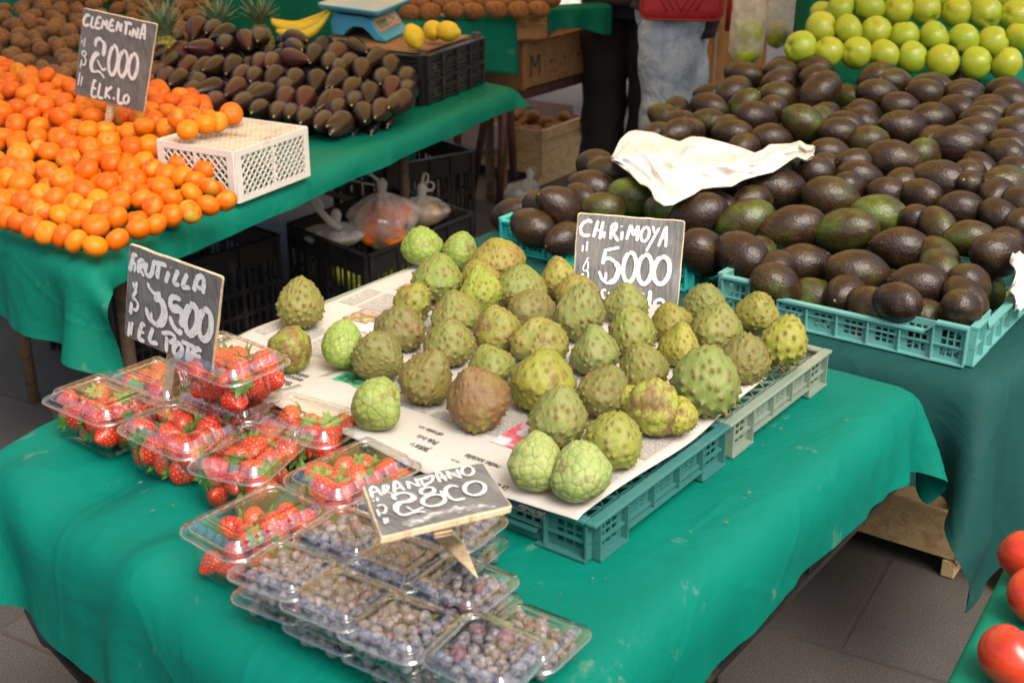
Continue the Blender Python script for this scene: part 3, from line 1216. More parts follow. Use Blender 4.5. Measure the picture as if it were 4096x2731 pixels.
# crates on the ground below the left table
_c = Vector((-0.76, 4.16, 0))
slot_crate('slatted_crate', 'big black plastic crate on the ground below the clementine table', 'black_plastic', Vector((-0.79, 4.10, 0)), Vector((-0.66, -0.75, 0)), Vector((-0.75, 0.66, 0)), 0.62, 0.42, 0.33, 0.003, rows=3)
slot_crate('slatted_crate', 'black plastic crate on the ground holding the knotted fruit bags', 'black_plastic', Vector((-0.458, 3.86, 0)), Vector((0.56, 0.83, 0)), Vector((-0.67, 0.74, 0)), 0.56, 0.45, 0.34, 0.004, rows=3)
slot_crate('slatted_crate', 'black plastic crate in the shade farther under the clementine table', 'black_plastic', Vector((-0.50, 4.90, 0)), Vector((0.80, 0.6, 0)), Vector((-0.6, 0.8, 0)), 0.42, 0.40, 0.36, 0.004, rows=3)


_bc = atd(2785, 440, 3.72)
slot_crate('vented_crate', 'black plastic crate upside down at the rear left of the avocado heap', 'black_plastic', Vector((_bc.x, _bc.y, 0)), E2, -E1 * -1, 0.40, 0.36, 0.185, DZ + 0.006, rows=4, open_top=False, pegs=True, bar=0.008)


def wood_crate(name, label, org, ex, ey, lx, ly, h, z, mat='pine_wood', post='pine_wood_upright', boards=2, feet=0.03, frame_end=False):
    t = thing(name, label, 'crate', (org.x, org.y, z))
    ex, ey, ez = Vector(ex).normalized(), Vector(ey).normalized(), Vector((0, 0, 1))
    th = 0.010
    bh = (h - feet) / boards
    for k in range(boards):
        for yy in (0, ly - th):
            mb = MB()
            mb.box(ey * yy + ez * (feet + bh * k + 0.002), ex * lx, ey * th, ez * (bh - 0.006))
            mb.build('side_board', M[mat], t, bevel=0.0015)
    for xx in (th, lx - 2 * th):
        mb = MB()
        mb.box(ex * xx + ey * (th + 0.001) + ez * feet, ex * th * 0.9, ey * (ly - 2 * th - 0.002), ez * (h - feet - 0.01))
        mb.build('end_panel', M[mat], t)
    for xx in (-0.0, lx - 0.022):
        mb = MB()
        s = -1 if xx == 0 else 1
        for yy in (-0.003, ly - 0.025):
            mb = MB()
            mb.box(ex * (xx - 0.004 * s if s < 0 else xx + 0.006) + ey * yy + ez * (feet - 0.002), ex * 0.02, ey * 0.028, ez * (h - feet + 0.002))
            mb.build('corner_post', M[post], t, bevel=0.0015)
        mb = MB()
        mb.box(ex * (xx + (0.007 if s > 0 else -0.003)) + ey * 0.0255 + ez * (h - 0.052), ex * 0.018, ey * (ly - 0.051), ez * 0.050)
        mb.build('end_rail', M[mat], t, bevel=0.0015)
        mb = MB()
        mb.box(ex * (xx + (0.007 if s > 0 else -0.003)) + ey * 0.0 + ez * 0.0, ex * 0.03 * (1 if s < 0 else -1), ey * ly, ez * (feet - 0.003))
        mb.build('foot_rail', M[mat], t, bevel=0.0015)
    mb = MB()
    mb.box(ex * 0.021 + ey * 0.011 + ez * (feet + 0.004), ex * (lx - 0.042), ey * (ly - 0.022), ez * 0.008)
    mb.build('bottom_board', M[mat], t)
    return t


# kiwi crate on the ground, marked crate on its trestle, crates under the avocado table
KC_O, KC_X, KC_Y = Vector((0.141, 5.90, 0)), Vector((-0.83, 0.56, 0)), Vector((0.56, 0.83, 0))
wood_crate('wooden_crate', 'pale wooden crate of kiwis on the ground behind the trestle legs', KC_O + KC_X * 0.62, -KC_X, KC_Y, 0.62, 0.42, 0.27, 0.003, boards=2, feet=0.055)
MC_O, MC_X, MC_Y = Vector((0.045, 5.30, 0)), Vector((0.585, 0.811, 0)), Vector((-0.811, 0.585, 0))
mcrate = wood_crate('wooden_crate', 'wooden crate stencilled with an M, stars and 13, resting on the trestle', MC_O, MC_X, MC_Y, 0.61, 0.40, 0.20, 0.578, mat='warm_wood', post='warm_wood_upright', boards=1, feet=0.004)


def stencil():
    """M * * * 13 painted on the crate's long side"""
    ex, en, ez = MC_X, -MC_Y, Vector((0, 0, 1))
    o = en * 0.0015

    def bar2(mb, x0, z0, x1, z1, w=0.012):
        a, b = Vector((x0, z0)), Vector((x1, z1))
        t = (b - a).normalized()
        n = Vector((-t.y, t.x)) * w / 2
        q = [a - n, b - n, b + n, a + n]
        mb.add([o + ex * p.x + ez * p.y for p in q], [(0, 1, 2, 3)])

    mb = MB()
    for q in ((0.055, 0.045, 0.055, 0.135), (0.062, 0.135, 0.085, 0.085), (0.088, 0.085, 0.112, 0.135), (0.118, 0.045, 0.118, 0.135)): bar2(mb, *q)
    mb.build('stencil_letter', M['ink'], mcrate)
    for cx in (0.20, 0.31, 0.42):
        mb = MB()
        v = [o + ex * cx + ez * 0.095]
        for k in range(10):
            r_ = 0.014 if k % 2 == 0 else 0.006
            an = math.pi / 2 + k * math.pi / 5
            v.append(o + ex * (cx + r_ * math.cos(an)) + ez * (0.095 + r_ * math.sin(an)))
        mb.add(v, [(0, 1 + k, 1 + (k + 1) % 10) for k in range(10)])
        mb.build('stencil_star', M['ink'], mcrate)
    mb = MB()
    bar2(mb, 0.505, 0.045, 0.505, 0.14)
    mb.build('stencil_digit', M['ink'], mcrate)
    mb = MB()
    for q in ((0.53, 0.14, 0.56, 0.14), (0.563, 0.135, 0.563, 0.10), (0.545, 0.0935, 0.56, 0.0935), (0.563, 0.088, 0.563, 0.055), (0.53, 0.05, 0.56, 0.05)): bar2(mb, *q, 0.010)
    mb.build('stencil_digit', M['ink'], mcrate)


stencil()
wood_crate('wooden_crate', 'pale wooden crate with a splintered edge on the paving below the dark cloth', Vector((0.688, 2.76, 0)), E1, E2, 0.42, 0.4, 0.17, 0.003, boards=1, feet=0.045)
wood_crate('wooden_crate', 'pale wooden crate behind the upper tomatoes, below the dark cloth', Vector((1.105, 2.462, 0)), E1, E2, 0.42, 0.4, 0.17, 0.003, boards=1, feet=0.06)


# ---- trestle under the marked crate
def trestle():
    t = thing('metal_trestle', 'rusty red metal trestle with splayed legs under the stencilled crate', 'trestle', (0.1, 5.4, 0))
    L_ = Vector((0.1, 5.4, 0))
    for a, b in (((-0.05, 5.22), (0.50, 5.98)), ((-0.40, 5.42), (0.16, 6.2))):
        mb = MB()
        mb.bar(Vector((*a, 0.555)) - L_, Vector((*b, 0.555)) - L_, 0.035, 0.04)
        mb.build('rail', M['rust_metal'], t)
    mb = MB()
    mb.bar(Vector((-0.03, 5.26, 0.553)) - L_, Vector((-0.36, 5.47, 0.553)) - L_, 0.03, 0.036)
    mb.build('rail', M['rust_metal'], t)
    for (tp, px, py) in (((-0.03, 5.27), 1992, 874), ((-0.01, 5.30), 2059, 795), ((-0.10, 5.33), 1885, 795), ((-0.22, 5.42), 1815, 812),
                         ((0.42, 5.86), 2322, 640), ((0.46, 5.95), 2440, 640)):
        mb = MB()
        mb.tube([Vector((*tp, 0.54)) - L_, at(px, py, 0.0) - L_], 0.017, 8)
        mb.build('leg', M['rust_metal'], t, True)


trestle()

# ---- far white crates in the open
for i, (x, y, z, lab) in enumerate(((0.16, 8.6, 0.0, 'white plastic crate at the bottom of the near column of the far stack'), (0.16, 8.6, 0.32, 'white plastic crate at the top of the near column of the far stack'),
                                    (0.62, 8.8, 0.0, 'white plastic crate low behind the person in black trousers'), (0.62, 8.8, 0.32, 'white plastic crate on top behind the person in black trousers'))):
    slot_crate('slatted_crate', lab, 'far_white_plastic', Vector((x, y, 0)), (1, 0.1, 0), (-0.1, 1, 0), 0.42, 0.5, 0.315, z + 0.003, rows=3, bar=0.03)
# ================================================================== fruit meshes
def fib(n):
    i = np.arange(n) + 0.5
    ph = np.arccos(1 - 2 * i / n)
    th = math.pi * (1 + 5 ** 0.5) * i
    return np.stack([np.cos(th) * np.sin(ph), np.sin(th) * np.sin(ph), np.cos(ph)], 1)


def ico(sub):
    bm = bmesh.new()
    bmesh.ops.create_icosphere(bm, subdivisions=sub, radius=1)
    bm.verts.ensure_lookup_table()
    v = np.array([p.co[:] for p in bm.verts])
    f = [tuple(q.index for q in fc.verts) for fc in bm.faces]
    bm.free()
    return v, f


ICO = {k: ico(k) for k in (3, 4, 5, 6)}


def lump(v, amp, freq, seed):
    rg = np.random.default_rng(seed)
    out = np.zeros(len(v))
    for _ in range(6):
        k = rg.standard_normal(3) * freq
        out += np.sin(v @ k + rg.uniform(0, 6.28))
    return out * amp / 3


def fattr(me, name, vals):
    a = me.attributes.new(name, 'FLOAT', 'POINT')
    a.data.foreach_set('value', np.asarray(vals, dtype=np.float32))


def body(name, shape, sub=4):
    v, f = ICO[sub]
    p = shape(v)
    return pymesh(name, p, f)


def clem_shape(seed):
    def s(v):
        ct = v[:, 2]
        r = 1 + lump(v, 0.025, 2.0, seed)
        r = r - 0.16 * np.exp(-((1 - ct) / 0.05)) - 0.06 * np.exp(-((1 + ct) / 0.04))
        p = v * r[:, None]
        p[:, 2] *= 0.83
        return p
    return s


def kiwi_shape(seed):
    def s(v):
        r = 1 + lump(v, 0.03, 2.0, seed)
        p = v * r[:, None]
        p[:, 0] *= 1.28
        p[:, 2] *= 0.93
        return p
    return s


def hass_shape(seed, pear=0.18, el=1.42):
    def s(v):
        x = v[:, 0]
        r = 1 + lump(v, 0.018, 2.5, seed) + lump(v, 0.006, 14, seed + 1)
        p = v * r[:, None]
        nar = 1 - pear * np.clip(x, 0, 1) ** 1.5 + 0.03 * np.clip(-x, 0, 1)
        p[:, 0] *= el
        p[:, 1] *= nar
        p[:, 2] *= nar
        return p
    return s


def blk_shape(seed):
    def s(v):
        x = v[:, 0]
        r = 1 + lump(v, 0.02, 2.2, seed)
        p = v * r[:, None]
        t = np.clip((x + 0.1) / 1.1, 0, 1)
        nar = 1 - 0.36 * t ** 1.2
        p[:, 0] = np.where(x > 0, p[:, 0] * 2.35, p[:, 0] * 1.2)
        p[:, 1] *= nar
        p[:, 2] *= nar
        return p
    return s


def apple_shape(seed):
    def s(v):
        ct = v[:, 2]
        th = np.arctan2(v[:, 1], v[:, 0])
        r = 1 + lump(v, 0.025, 1.8, seed) + 0.03 * np.cos(5 * th) * np.clip(-ct, 0, 1)
        r = r - 0.38 * np.exp(-((1 - ct) / 0.06)) - 0.22 * np.exp(-((1 + ct) / 0.05))
        p = v * r[:, None]
        w = 1 + 0.08 * ct
        p[:, 0] *= w
        p[:, 1] *= w
        p[:, 2] *= 0.93
        return p
    return s


def dotted(me_name, shape, sub, stem_mat_dir, size, mats, off):
    """a fruit body with its stem scar as a second material on a small disc"""
    v, f = ICO[sub]
    p = shape(v)
    me = pymesh(me_name, p, f)
    for m in mats: me.materials.append(m)
    d = v @ np.array(stem_mat_dir)
    mi = np.array([1 if min(d[list(q)]) > size else 0 for q in f], dtype=np.int32)
    me.polygons.foreach_set('material_index', mi)
    me.polygons.foreach_set('use_smooth', [True] * len(me.polygons))
    return me


MESH = {}
MESH['clem'] = [dotted('clementine', clem_shape(i), 4, (0, 0, 1), 0.980, [M['clementine_skin'], M['stem_green']], 0) for i in range(5)]
MESH['kiwi'] = [dotted('kiwi', kiwi_shape(i), 3, (1, 0, 0), 0.985, [M['kiwi_skin'], M['brown_stem']], 0) for i in range(4)]
MESH['hass'] = [dotted('avocado', hass_shape(i, pr, el), 5, (1, 0, 0), 0.9955, [M['avocado_skin'], M['avocado_stem']], 0) for i, (pr, el) in enumerate(((0.12, 1.36), (0.2, 1.42), (0.3, 1.5), (0.16, 1.3), (0.24, 1.46)))]
MESH['blk'] = [dotted('dark_avocado', blk_shape(i), 4, (1, 0, 0), 0.972, [M['black_avocado_skin'], M['avocado_stem']], 0) for i in range(4)]
MESH['apple'] = [dotted('apple', apple_shape(i), 4, (0, 0, 1), 0.993, [M['apple_skin'], M['brown_stem']], 0) for i in range(5)]


def inst(name, me, loc, size, quat, label, cat, group=None, color=None, props=None, scale3=None):
    o = bpy.data.objects.new(name, me)
    COL.objects.link(o)
    o.location = loc
    o.scale = scale3 or (size, size, size)
    o.rotation_mode = 'QUATERNION'
    o.rotation_quaternion = quat
    if color: o.color = (*color, 1)
    for k, v in (props or {}).items(): o[k] = v
    return tag(o, label, cat, group)


def rq():
    q = RNG.standard_normal(4)
    return Quaternion(q / np.linalg.norm(q)).normalized()


def axis_quat(ax, roll=None):
    """turns local +X onto ax with a random roll"""
    q = Vector((1, 0, 0)).rotation_difference(Vector(ax).normalized())
    return q @ Quaternion((1, 0, 0), random.uniform(0, 6.28) if roll is None else roll)


ORD = ['first', 'second', 'third', 'fourth', 'fifth', 'sixth', 'seventh', 'eighth', 'ninth', 'tenth', 'eleventh', 'twelfth', 'thirteenth', 'fourteenth', 'fifteenth', 'sixteenth', 'seventeenth', 'eighteenth', 'nineteenth', 'twentieth', 'twenty first', 'twenty second', 'twenty third', 'twenty fourth', 'twenty fifth']


def row_labels(pts, nrows, fmt):
    """pts: (px, py, word). bands by image height, counted from the bottom; order inside a band from the left"""
    idx = sorted(range(len(pts)), key=lambda i: -pts[i][1])
    out = [None] * len(pts)
    per = math.ceil(len(pts) / nrows)
    for r_ in range(nrows):
        row = sorted(idx[r_ * per:(r_ + 1) * per], key=lambda i: pts[i][0])
        for k, i in enumerate(row):
            pos = 'leftmost' if k == 0 else ('rightmost' if k == len(row) - 1 else ORD[k] + ' from left')
            rw = 'lowest row' if r_ == 0 else ('topmost row' if r_ == nrows - 1 else ORD[r_] + ' row up')
            out[i] = fmt.format(w=pts[i][2], pos=pos, row=rw)
    return out


# ------------------------------------------------------------------ clementines (zoomed readings: x, y, radius at 1.5679 x)
CL = [(598,1545,78),(735,1505,75),(480,1515,68),(395,1480,72),(290,1460,65),(205,1428,55),(120,1400,62),(50,1370,65),(-20,1340,65),(870,1435,80),(600,1420,83),(975,1410,70),(490,1385,72),(735,1370,75),(390,1355,80),(275,1345,55,'g'),(215,1310,65),(640,1320,70),(555,1305,65),(1080,1355,72),(1190,1330,75,'g'),(1305,1290,72),(1418,1260,72),(1320,1180,70),(1200,1215,70),(1295,1060,75),(1075,1250,72),(960,1295,75),(890,1250,70),(750,1265,72),(620,1255,60),(465,1285,60),(345,1250,80),(140,1265,75),(25,1260,75),(260,1220,60),(535,1195,75),(670,1150,72),(790,1200,55),(845,1135,78),(1015,1170,72),(1145,1110,72),(1225,1130,60),(390,1130,75),(305,1085,65),(135,1150,80),(40,1130,75),(545,1070,78),(700,1030,70),(810,1060,72),(955,1065,72),(1040,1090,55),(1130,1020,70),(900,1010,60),(160,1065,65),(60,1040,60),(430,1000,75),(310,955,70),(130,975,80),(235,940,50,'g'),(585,1005,70),(695,965,65),(570,930,72),(830,920,72),(680,890,72),(1030,955,72),(1145,985,60),(1070,880,65),(935,905,70),(440,910,65),(370,870,70),(235,860,65),(110,910,65),(20,860,70),(555,820,70),(470,810,65),(665,815,65),(240,795,65),(100,785,70),(380,745,75),(585,740,65),(190,725,60),(810,830,62),(755,735,62,'g'),(865,745,58,'g'),(530,690,65),(110,680,65),(20,700,65),(215,645,52),(280,665,55),(400,640,62),(165,590,65),(70,565,60),(285,570,60),(0,560,55),(520,640,60),(610,660,60),(440,700,55),(380,525,55),(290,475,55),(180,490,60,'g'),(110,450,52),(30,440,60),(50,510,55),(200,535,50),(340,615,55),(470,570,50),(440,540,50),(960,590,52),(1010,580,50),(990,640,60),(1075,635,60),(1130,600,50),(940,690,50),(1050,700,60),(0,400,55),(-30,470,60),(-40,620,60),(-40,760,60),(-40,900,60),(-50,1010,60),(-50,1180,60)]
CLW = [(1450,715,72),(1365,770,55),(1285,785,72),(1175,815,68),(1050,808,66),(905,800,66),(1200,730,62),(965,755,60),(1110,745,52),(1195,640,62),(1160,690,52)]
CL_HUE = [((0.62, 0.088, 0.001), 'deep orange'), ((0.66, 0.122, 0.001), 'bright orange'), ((0.68, 0.180, 0.002), 'light orange')]


CQ = [(-60, 230), (60, 265), (250, 330), (330, 350), (640, 340), (800, 400), (860, 470), (700, 560), (745, 650), (830, 690), (890, 790), (700, 865), (400, 965), (330, 940), (-60, 840)]


def in_poly(x, y, poly):
    c = False
    for i in range(len(poly)):
        (x1, y1), (x2, y2) = poly[i], poly[i - 1]
        if (y1 > y) != (y2 > y) and x < (x2 - x1) * (y - y1) / (y2 - y1) + x1: c = not c
    return c


def clementines():
    pts, pos = [], []
    for i, c in enumerate(CL + CLW):
        x, y, r_ = c[:3]
        sx, sy = x / 1.5679, y / 1.5679
        w = i >= len(CL)
        if w:
            p = at(sx, sy, 0.916)
            if sx < 700: p = at_slope(sx, sy, 0.84, 2.9, 0.085)
        else:
            p = at_slope(sx, sy, 0.786, 2.6, 0.085)
        rad = r_ / 1.5679 / FOC * depth(p)
        rad = min(max(rad, 0.0265), 0.0345)
        # keep it clear of the cloth
        p.z = max(p.z, 0.749 + rad * 0.9)
        hue, word = CL_HUE[int(RNG.choice([0, 1, 1, 2]))]
        g = 0.05
        if len(c) > 3:
            g, word = 1.0, 'green tinged'
        elif RNG.random() < 0.2:
            g, word = 0.6, 'faintly green'
        pts.append((sx, sy, word))
        pos.append((p, rad, hue, g, w))
    labs = row_labels([q for q, z in zip(pts, pos) if not z[4]], 12, '{w} clementine, {pos}, in the {row} of the heap')
    labw = row_labels([q for q, z in zip(pts, pos) if z[4]], 2, '{w} clementine, {pos} in the {row} beside the white crate top')
    li, lw = iter(labs), iter(labw)
    for (p, rad, hue, g, w) in pos:
        h = tuple(min(1, c * RNG.uniform(0.93, 1.05)) for c in hue)
        up = Vector((RNG.normal(0, 0.7), RNG.normal(0, 0.7) - 0.4, 1)).normalized()
        q = Vector((0, 0, 1)).rotation_difference(up) @ Quaternion((0, 0, 1), RNG.uniform(0, 6.28))
        inst('clementine', MESH['clem'][int(RNG.integers(5))], p, rad * 1.04, q, next(lw) if w else next(li), 'clementine', 'clementines in the heap', h, {'green': float(g)})
    # buried second layer
    P = [np.array(z[0]) for z in pos]
    n = 0
    tries = 0
    while n < 170 and tries < 14000:
        tries += 1
        sx, sy = RNG.uniform(-60, 900), RNG.uniform(230, 985)
        if not in_poly(sx, sy, CQ): continue
        p = at_slope(sx, sy, 0.762, 2.6, 0.075)
        if p.z < 0.777: p.z = 0.777
        q = np.array(p)
        if min(np.linalg.norm(q - a) for a in P) < 0.041: continue
        P.append(q)
        h = CL_HUE[int(RNG.integers(3))][0]
        inst('clementine', MESH['clem'][int(RNG.integers(5))], p, 0.028, rq(), 'orange clementine buried under the top layer of the heap', 'clementine', 'buried clementines', h, {'green': 0.1})
        n += 1


clementines()

# ------------------------------------------------------------------ kiwis behind them
KQ = [(-60, 70), (60, 10), (250, -40), (830, -30), (870, 110), (690, 215), (640, 300), (600, 330), (420, 340), (330, 330), (0, 262), (-60, 240)]


def kiwis():
    P, pts, pos = [], [], []
    tries = 0
    while tries < 30000 and len(P) < 150:
        tries += 1
        sx, sy = RNG.uniform(-60, 870), RNG.uniform(-45, 340)
        if not in_poly(sx, sy, KQ): continue
        p = at_slope(sx, sy, 0.865, 4.0, 0.055) + Vector((0, 0, float(RNG.uniform(-0.012, 0.012))))
        q = np.array(p)
        if P and min(np.linalg.norm(q - a) for a in P) < 0.056: continue
        P.append(q)
        pts.append((sx, sy, ''))
        pos.append(p)
    labs = row_labels([(a, b, 'brown') for a, b, _ in pts], 12, '{w} kiwi, {pos}, {row} of the kiwi heap')
    for p, lab in zip(pos, labs):
        ax = Vector((RNG.normal(0, 1), RNG.normal(0, 0.7), RNG.normal(0, 0.3)))
        c = float(RNG.uniform(0.8, 1.15))
        inst('kiwi', MESH['kiwi'][int(RNG.integers(4))], p, 0.0262 * float(RNG.uniform(0.9, 1.1)), axis_quat(ax), lab, 'kiwi', 'kiwis in the heap', (c, c * RNG.uniform(0.9, 1.0), c * 0.9))
    n = 0
    tries = 0
    while n < 60 and tries < 8000:
        tries += 1
        sx, sy = RNG.uniform(-60, 870), RNG.uniform(-45, 340)
        if not in_poly(sx, sy, KQ): continue
        p = at_slope(sx, sy, 0.828, 4.0, 0.055)
        q = np.array(p)
        if min(np.linalg.norm(q - a) for a in P) < 0.048: continue
        P.append(q)
        inst('kiwi', MESH['kiwi'][int(RNG.integers(4))], p, 0.026, rq(), 'brown kiwi wedged below the top layer behind the clementines', 'kiwi', 'buried kiwis', (0.9, 0.85, 0.8))
        n += 1
    # top tray and ground crate
    k = 0
    lab_t = []
    for r_ in range(3):
        for j in range(7):
            sx, sy = 1640 + j * 86 + (r_ % 2) * 40 + RNG.normal(0, 6), 58 - r_ * 38 - j * 3 + RNG.normal(0, 4)
            p = atd(sx, sy, 5.0 + 0.07 * r_)
            lab_t.append((sx, sy, 'warm brown'))
            pos.append(p)
    lt = row_labels(lab_t, 3, '{w} kiwi, {pos}, {row} of the raised tray')
    for p, lab in zip(pos[-21:], lt):
        ax = Vector((1, RNG.normal(0, 0.4), RNG.normal(0, 0.15)))
        inst('kiwi', MESH['kiwi'][int(RNG.integers(4))], p, 0.036, axis_quat(ax), lab, 'kiwi', 'kiwis in the raised tray', (1.5, 1.2, 0.9))
    ex, ey = -KC_X, KC_Y
    n = 0
    for i in range(8):
        for j in range(5):
            p = KC_O + KC_X * 0.62 + ex * (0.06 + i * 0.068 + RNG.normal(0, 0.006)) + ey * (0.06 + j * 0.07 + RNG.normal(0, 0.006))
            p.z = 0.21 + RNG.uniform(-0.01, 0.035) + 0.02 * (j > 2)
            inst('kiwi', MESH['kiwi'][int(RNG.integers(4))], p, 0.031, axis_quat(Vector((RNG.normal(), RNG.normal(), 0.2))), 'brown kiwi inside the wooden crate on the ground', 'kiwi', 'kiwis in the ground crate', (1.1, 1.0, 0.9))


kiwis()

# ------------------------------------------------------------------ dark pear shaped avocados (x, y, tip direction in degrees below the right, length; zoom 1.5679)
BK1 = [(1230,180,80,175),(1335,190,95,110),(1410,215,165,170),(1410,285,95,110),(1545,260,60,165),(1625,240,80,110),(1275,310,150,170),(1125,335,140,175),(1065,390,100,120),(1040,490,95,120),(985,455,95,110),(1120,500,110,130),(1280,430,120,160),(1350,420,125,140),(1460,420,115,150),(1592,490,95,110),(1630,400,90,110),(1720,485,95,160),(1835,370,8,225),(1850,250,20,190),(1850,305,30,150),(1972,350,88,150),(1848,505,92,140),(1985,515,88,165),(2110,340,100,150),(2118,505,95,150),(1320,560,160,210),(1482,560,100,150),(1605,590,118,150),(1655,590,158,170),(1790,620,92,150),(1912,620,95,165),(2065,640,128,200),(1235,530,95,140),(1205,580,95,120),(1345,645,100,100),(1525,650,100,100),(1625,695,95,100),(1745,710,95,110),(1822,722,95,100),(1912,750,98,110),(2030,770,115,130),(2135,775,138,160),(2120,690,100,110),(1520,480,95,130),(1700,400,100,110),(1790,560,95,110),(1085,250,100,110),(1000,350,95,100),(1180,420,120,130)]
BK2 = [(78,340,125,150),(195,305,20,180),(92,440,95,125),(228,440,92,160),(322,370,112,165),(412,420,105,150),(72,510,115,170),(168,560,95,150),(278,595,92,170),(420,560,97,180),(482,640,135,180),(60,645,125,200),(185,645,95,100),(242,720,95,150),(350,695,120,150),(95,780,135,190),(510,490,100,110),(515,570,95,90),(440,655,110,120),(30,400,100,120),(150,400,100,110),(360,500,95,120)]


def black_avocados():
    items = [(x / 1.5679, y / 1.5679, a, l / 1.5679) for x, y, a, l in BK1] + [(x / 1.5679 + 1300, y / 1.5679, a, l / 1.5679) for x, y, a, l in BK2]
    labs = row_labels([(x, y, 'shiny dark') for x, y, a, l in items], 9, '{w} pear shaped avocado, {pos}, {row} of the heap')
    P = []
    for (sx, sy, a, l), lab in zip(items, labs):
        p = at_slope(sx, sy, 0.792, 3.70, 0.23)
        L_ = l / FOC * depth(p)
        size = 0.0355
        an = R(a + float(RNG.normal(0, 14)))
        # tilt towards the viewer where the tip points at us
        plan = CAM_R * math.cos(an) + CAM_DN * math.sin(an)
        full = size * 3.55
        c = min(1, max(0.25, (L_ - 0.35 * size) / full))
        e = math.acos(c)
        ax = plan * math.cos(e) - CAM_F * math.sin(e)
        q = axis_quat(ax)
        red = RNG.random() < 0.15
        col = (0.065, 0.016, 0.012) if red else tuple(np.array((0.028, 0.013, 0.006)) * RNG.uniform(0.6, 1.5))
        inst('dark_avocado', MESH['blk'][int(RNG.integers(4))], p - ax * size * 0.3, size, q, lab, 'avocado', 'dark pear shaped avocados in the steep heap', col)
        P.append(np.array(p))
    n = tries = 0
    while n < 60 and tries < 6000:
        tries += 1
        sx, sy = RNG.uniform(640, 1640), RNG.uniform(130, 510)
        if sy < 160 + abs(sx - 1000) * 0.10 or sy > 400 + (sx - 640) * 0.25 or (sx > 1450 and sy < 250): continue
        if sx > 1330 and sy > 530 - (sx - 1330) * 0.35: continue
        p = at_slope(sx, sy, 0.765, 3.78, 0.23)
        q = np.array(p)
        if min(np.linalg.norm(q - a) for a in P) < 0.05: continue
        P.append(q)
        inst('dark_avocado', MESH['blk'][int(RNG.integers(4))], p, 0.037, axis_quat(Vector((RNG.normal(0, .5), -1, -0.4))), 'glossy dark avocado deep inside the steep heap', 'avocado', 'buried dark avocados', (0.012, 0.008, 0.008))
        n += 1


black_avocados()

# ------------------------------------------------------------------ large avocados (x, y, half length, half width, angle, green; zoom 1.5682 from 2600, 0)
HA3 = [(600,475,115,72,10),(835,455,100,55,10),(800,520,135,72,-10),(1035,435,110,60,5),(1035,495,100,58,-10),(1055,590,150,115,-45),(800,600,130,68,5,.7),(525,580,105,85,-20),(590,655,95,75,-45,.8),(375,675,100,60,10),(395,770,112,78,15),(665,750,115,95,20),(780,690,75,62,30),(940,790,140,100,35,.75),(1060,755,58,52,0,1),(205,775,95,58,0),(250,830,70,45,0),(510,850,120,62,5),(760,870,125,68,0),(165,850,80,45,0),(60,850,80,48,0),(490,810,60,40,0),(590,930,75,45,0),(1235,800,130,62,20),(1170,845,135,72,5),(1345,770,105,65,25),(1120,720,80,50,0),(1340,705,105,52,10),(1370,885,130,78,-5,.7),(1585,810,140,102,20),(1420,485,130,78,-25),(1535,520,90,66,20,.7),(1430,590,135,82,5),(1570,670,122,68,10),(1710,600,125,62,15),(1720,558,120,52,0),(1800,530,110,55,15),(1960,620,125,65,10),(1985,580,140,62,10),(1920,690,92,52,10),(1765,755,130,96,10),(2240,575,110,55,10),(2290,640,100,72,20),(2160,680,130,82,15),(2120,720,150,82,10),(2060,770,155,78,10),(2035,840,145,90,10),(2280,830,100,72,10),(2330,735,100,70,10),(1935,920,160,116,5),(2270,920,100,86,30),(2220,975,100,80,20),(1790,880,76,50,0),(1520,1010,155,122,5),(1720,965,92,72,10,.7),(1130,965,122,76,10),(1290,1030,112,68,10),(1110,1050,102,62,20),(1030,1090,130,80,15),(1320,1110,140,68,10),(890,1050,82,52,0,.9),(800,1190,155,116,10),(590,1180,130,90,20),(1135,1250,180,116,15,.7),(1260,1190,92,80,45),(1500,1215,155,92,10),(1825,1140,155,130,15),(1610,1150,122,72,0),(2010,1100,82,72,20,.6),(2030,1180,92,80,40),(1690,1230,82,80,0),(2095,1055,92,90,50),(2310,1090,100,80,20),(2240,1170,142,122,20,.65),(2150,1230,64,62,0),(2310,1290,90,80,0),(600,1390,175,120,-15,.8),(895,1430,180,135,-10,.45),(1460,1360,180,120,10,1),(1220,1450,160,130,-10,.8),(290,1350,160,112,-15),(440,1310,92,82,0),(640,1265,105,65,0),(330,1240,85,55,0),(1955,1310,190,98,10),(1700,1400,100,95,45),(1800,1440,90,75,60,.6),(2200,1370,112,95,50),(1995,1500,172,102,5,.7),(2265,1540,110,80,20),(90,1320,100,62,0,1),(2320,1420,90,80,10)]
HA2 = [(1700,1030,112,64,-5),(1780,1080,122,82,15,.6),(1680,1180,155,100,15),(1470,1310,130,110,40),(1940,1235,132,106,5,1),(1300,1430,140,106,25),(1500,1500,100,82,-10),(1740,1310,132,64,0,.8),(1345,1290,60,52,0),(1600,1250,80,60,0),(2130,1300,90,60,0,.8)]
HA6 = [(335,175,136,126,45),(565,200,132,126,30),(690,175,80,70,0,.8),(985,245,165,116,10),(1320,305,190,130,10,.4),(1580,145,175,116,10),(760,385,160,116,25),(1075,470,155,112,15,.9),(790,275,85,60,0),(1385,530,160,116,30),(1690,380,205,122,10),(1750,590,210,98,15,.65),(1820,290,100,86,60,.75),(1830,210,96,92,50,.75),(2210,200,140,120,20),(2010,370,120,100,40),(1985,470,112,108,60),(1920,540,100,90,60),(1500,490,90,60,0),(1240,430,80,60,0)]


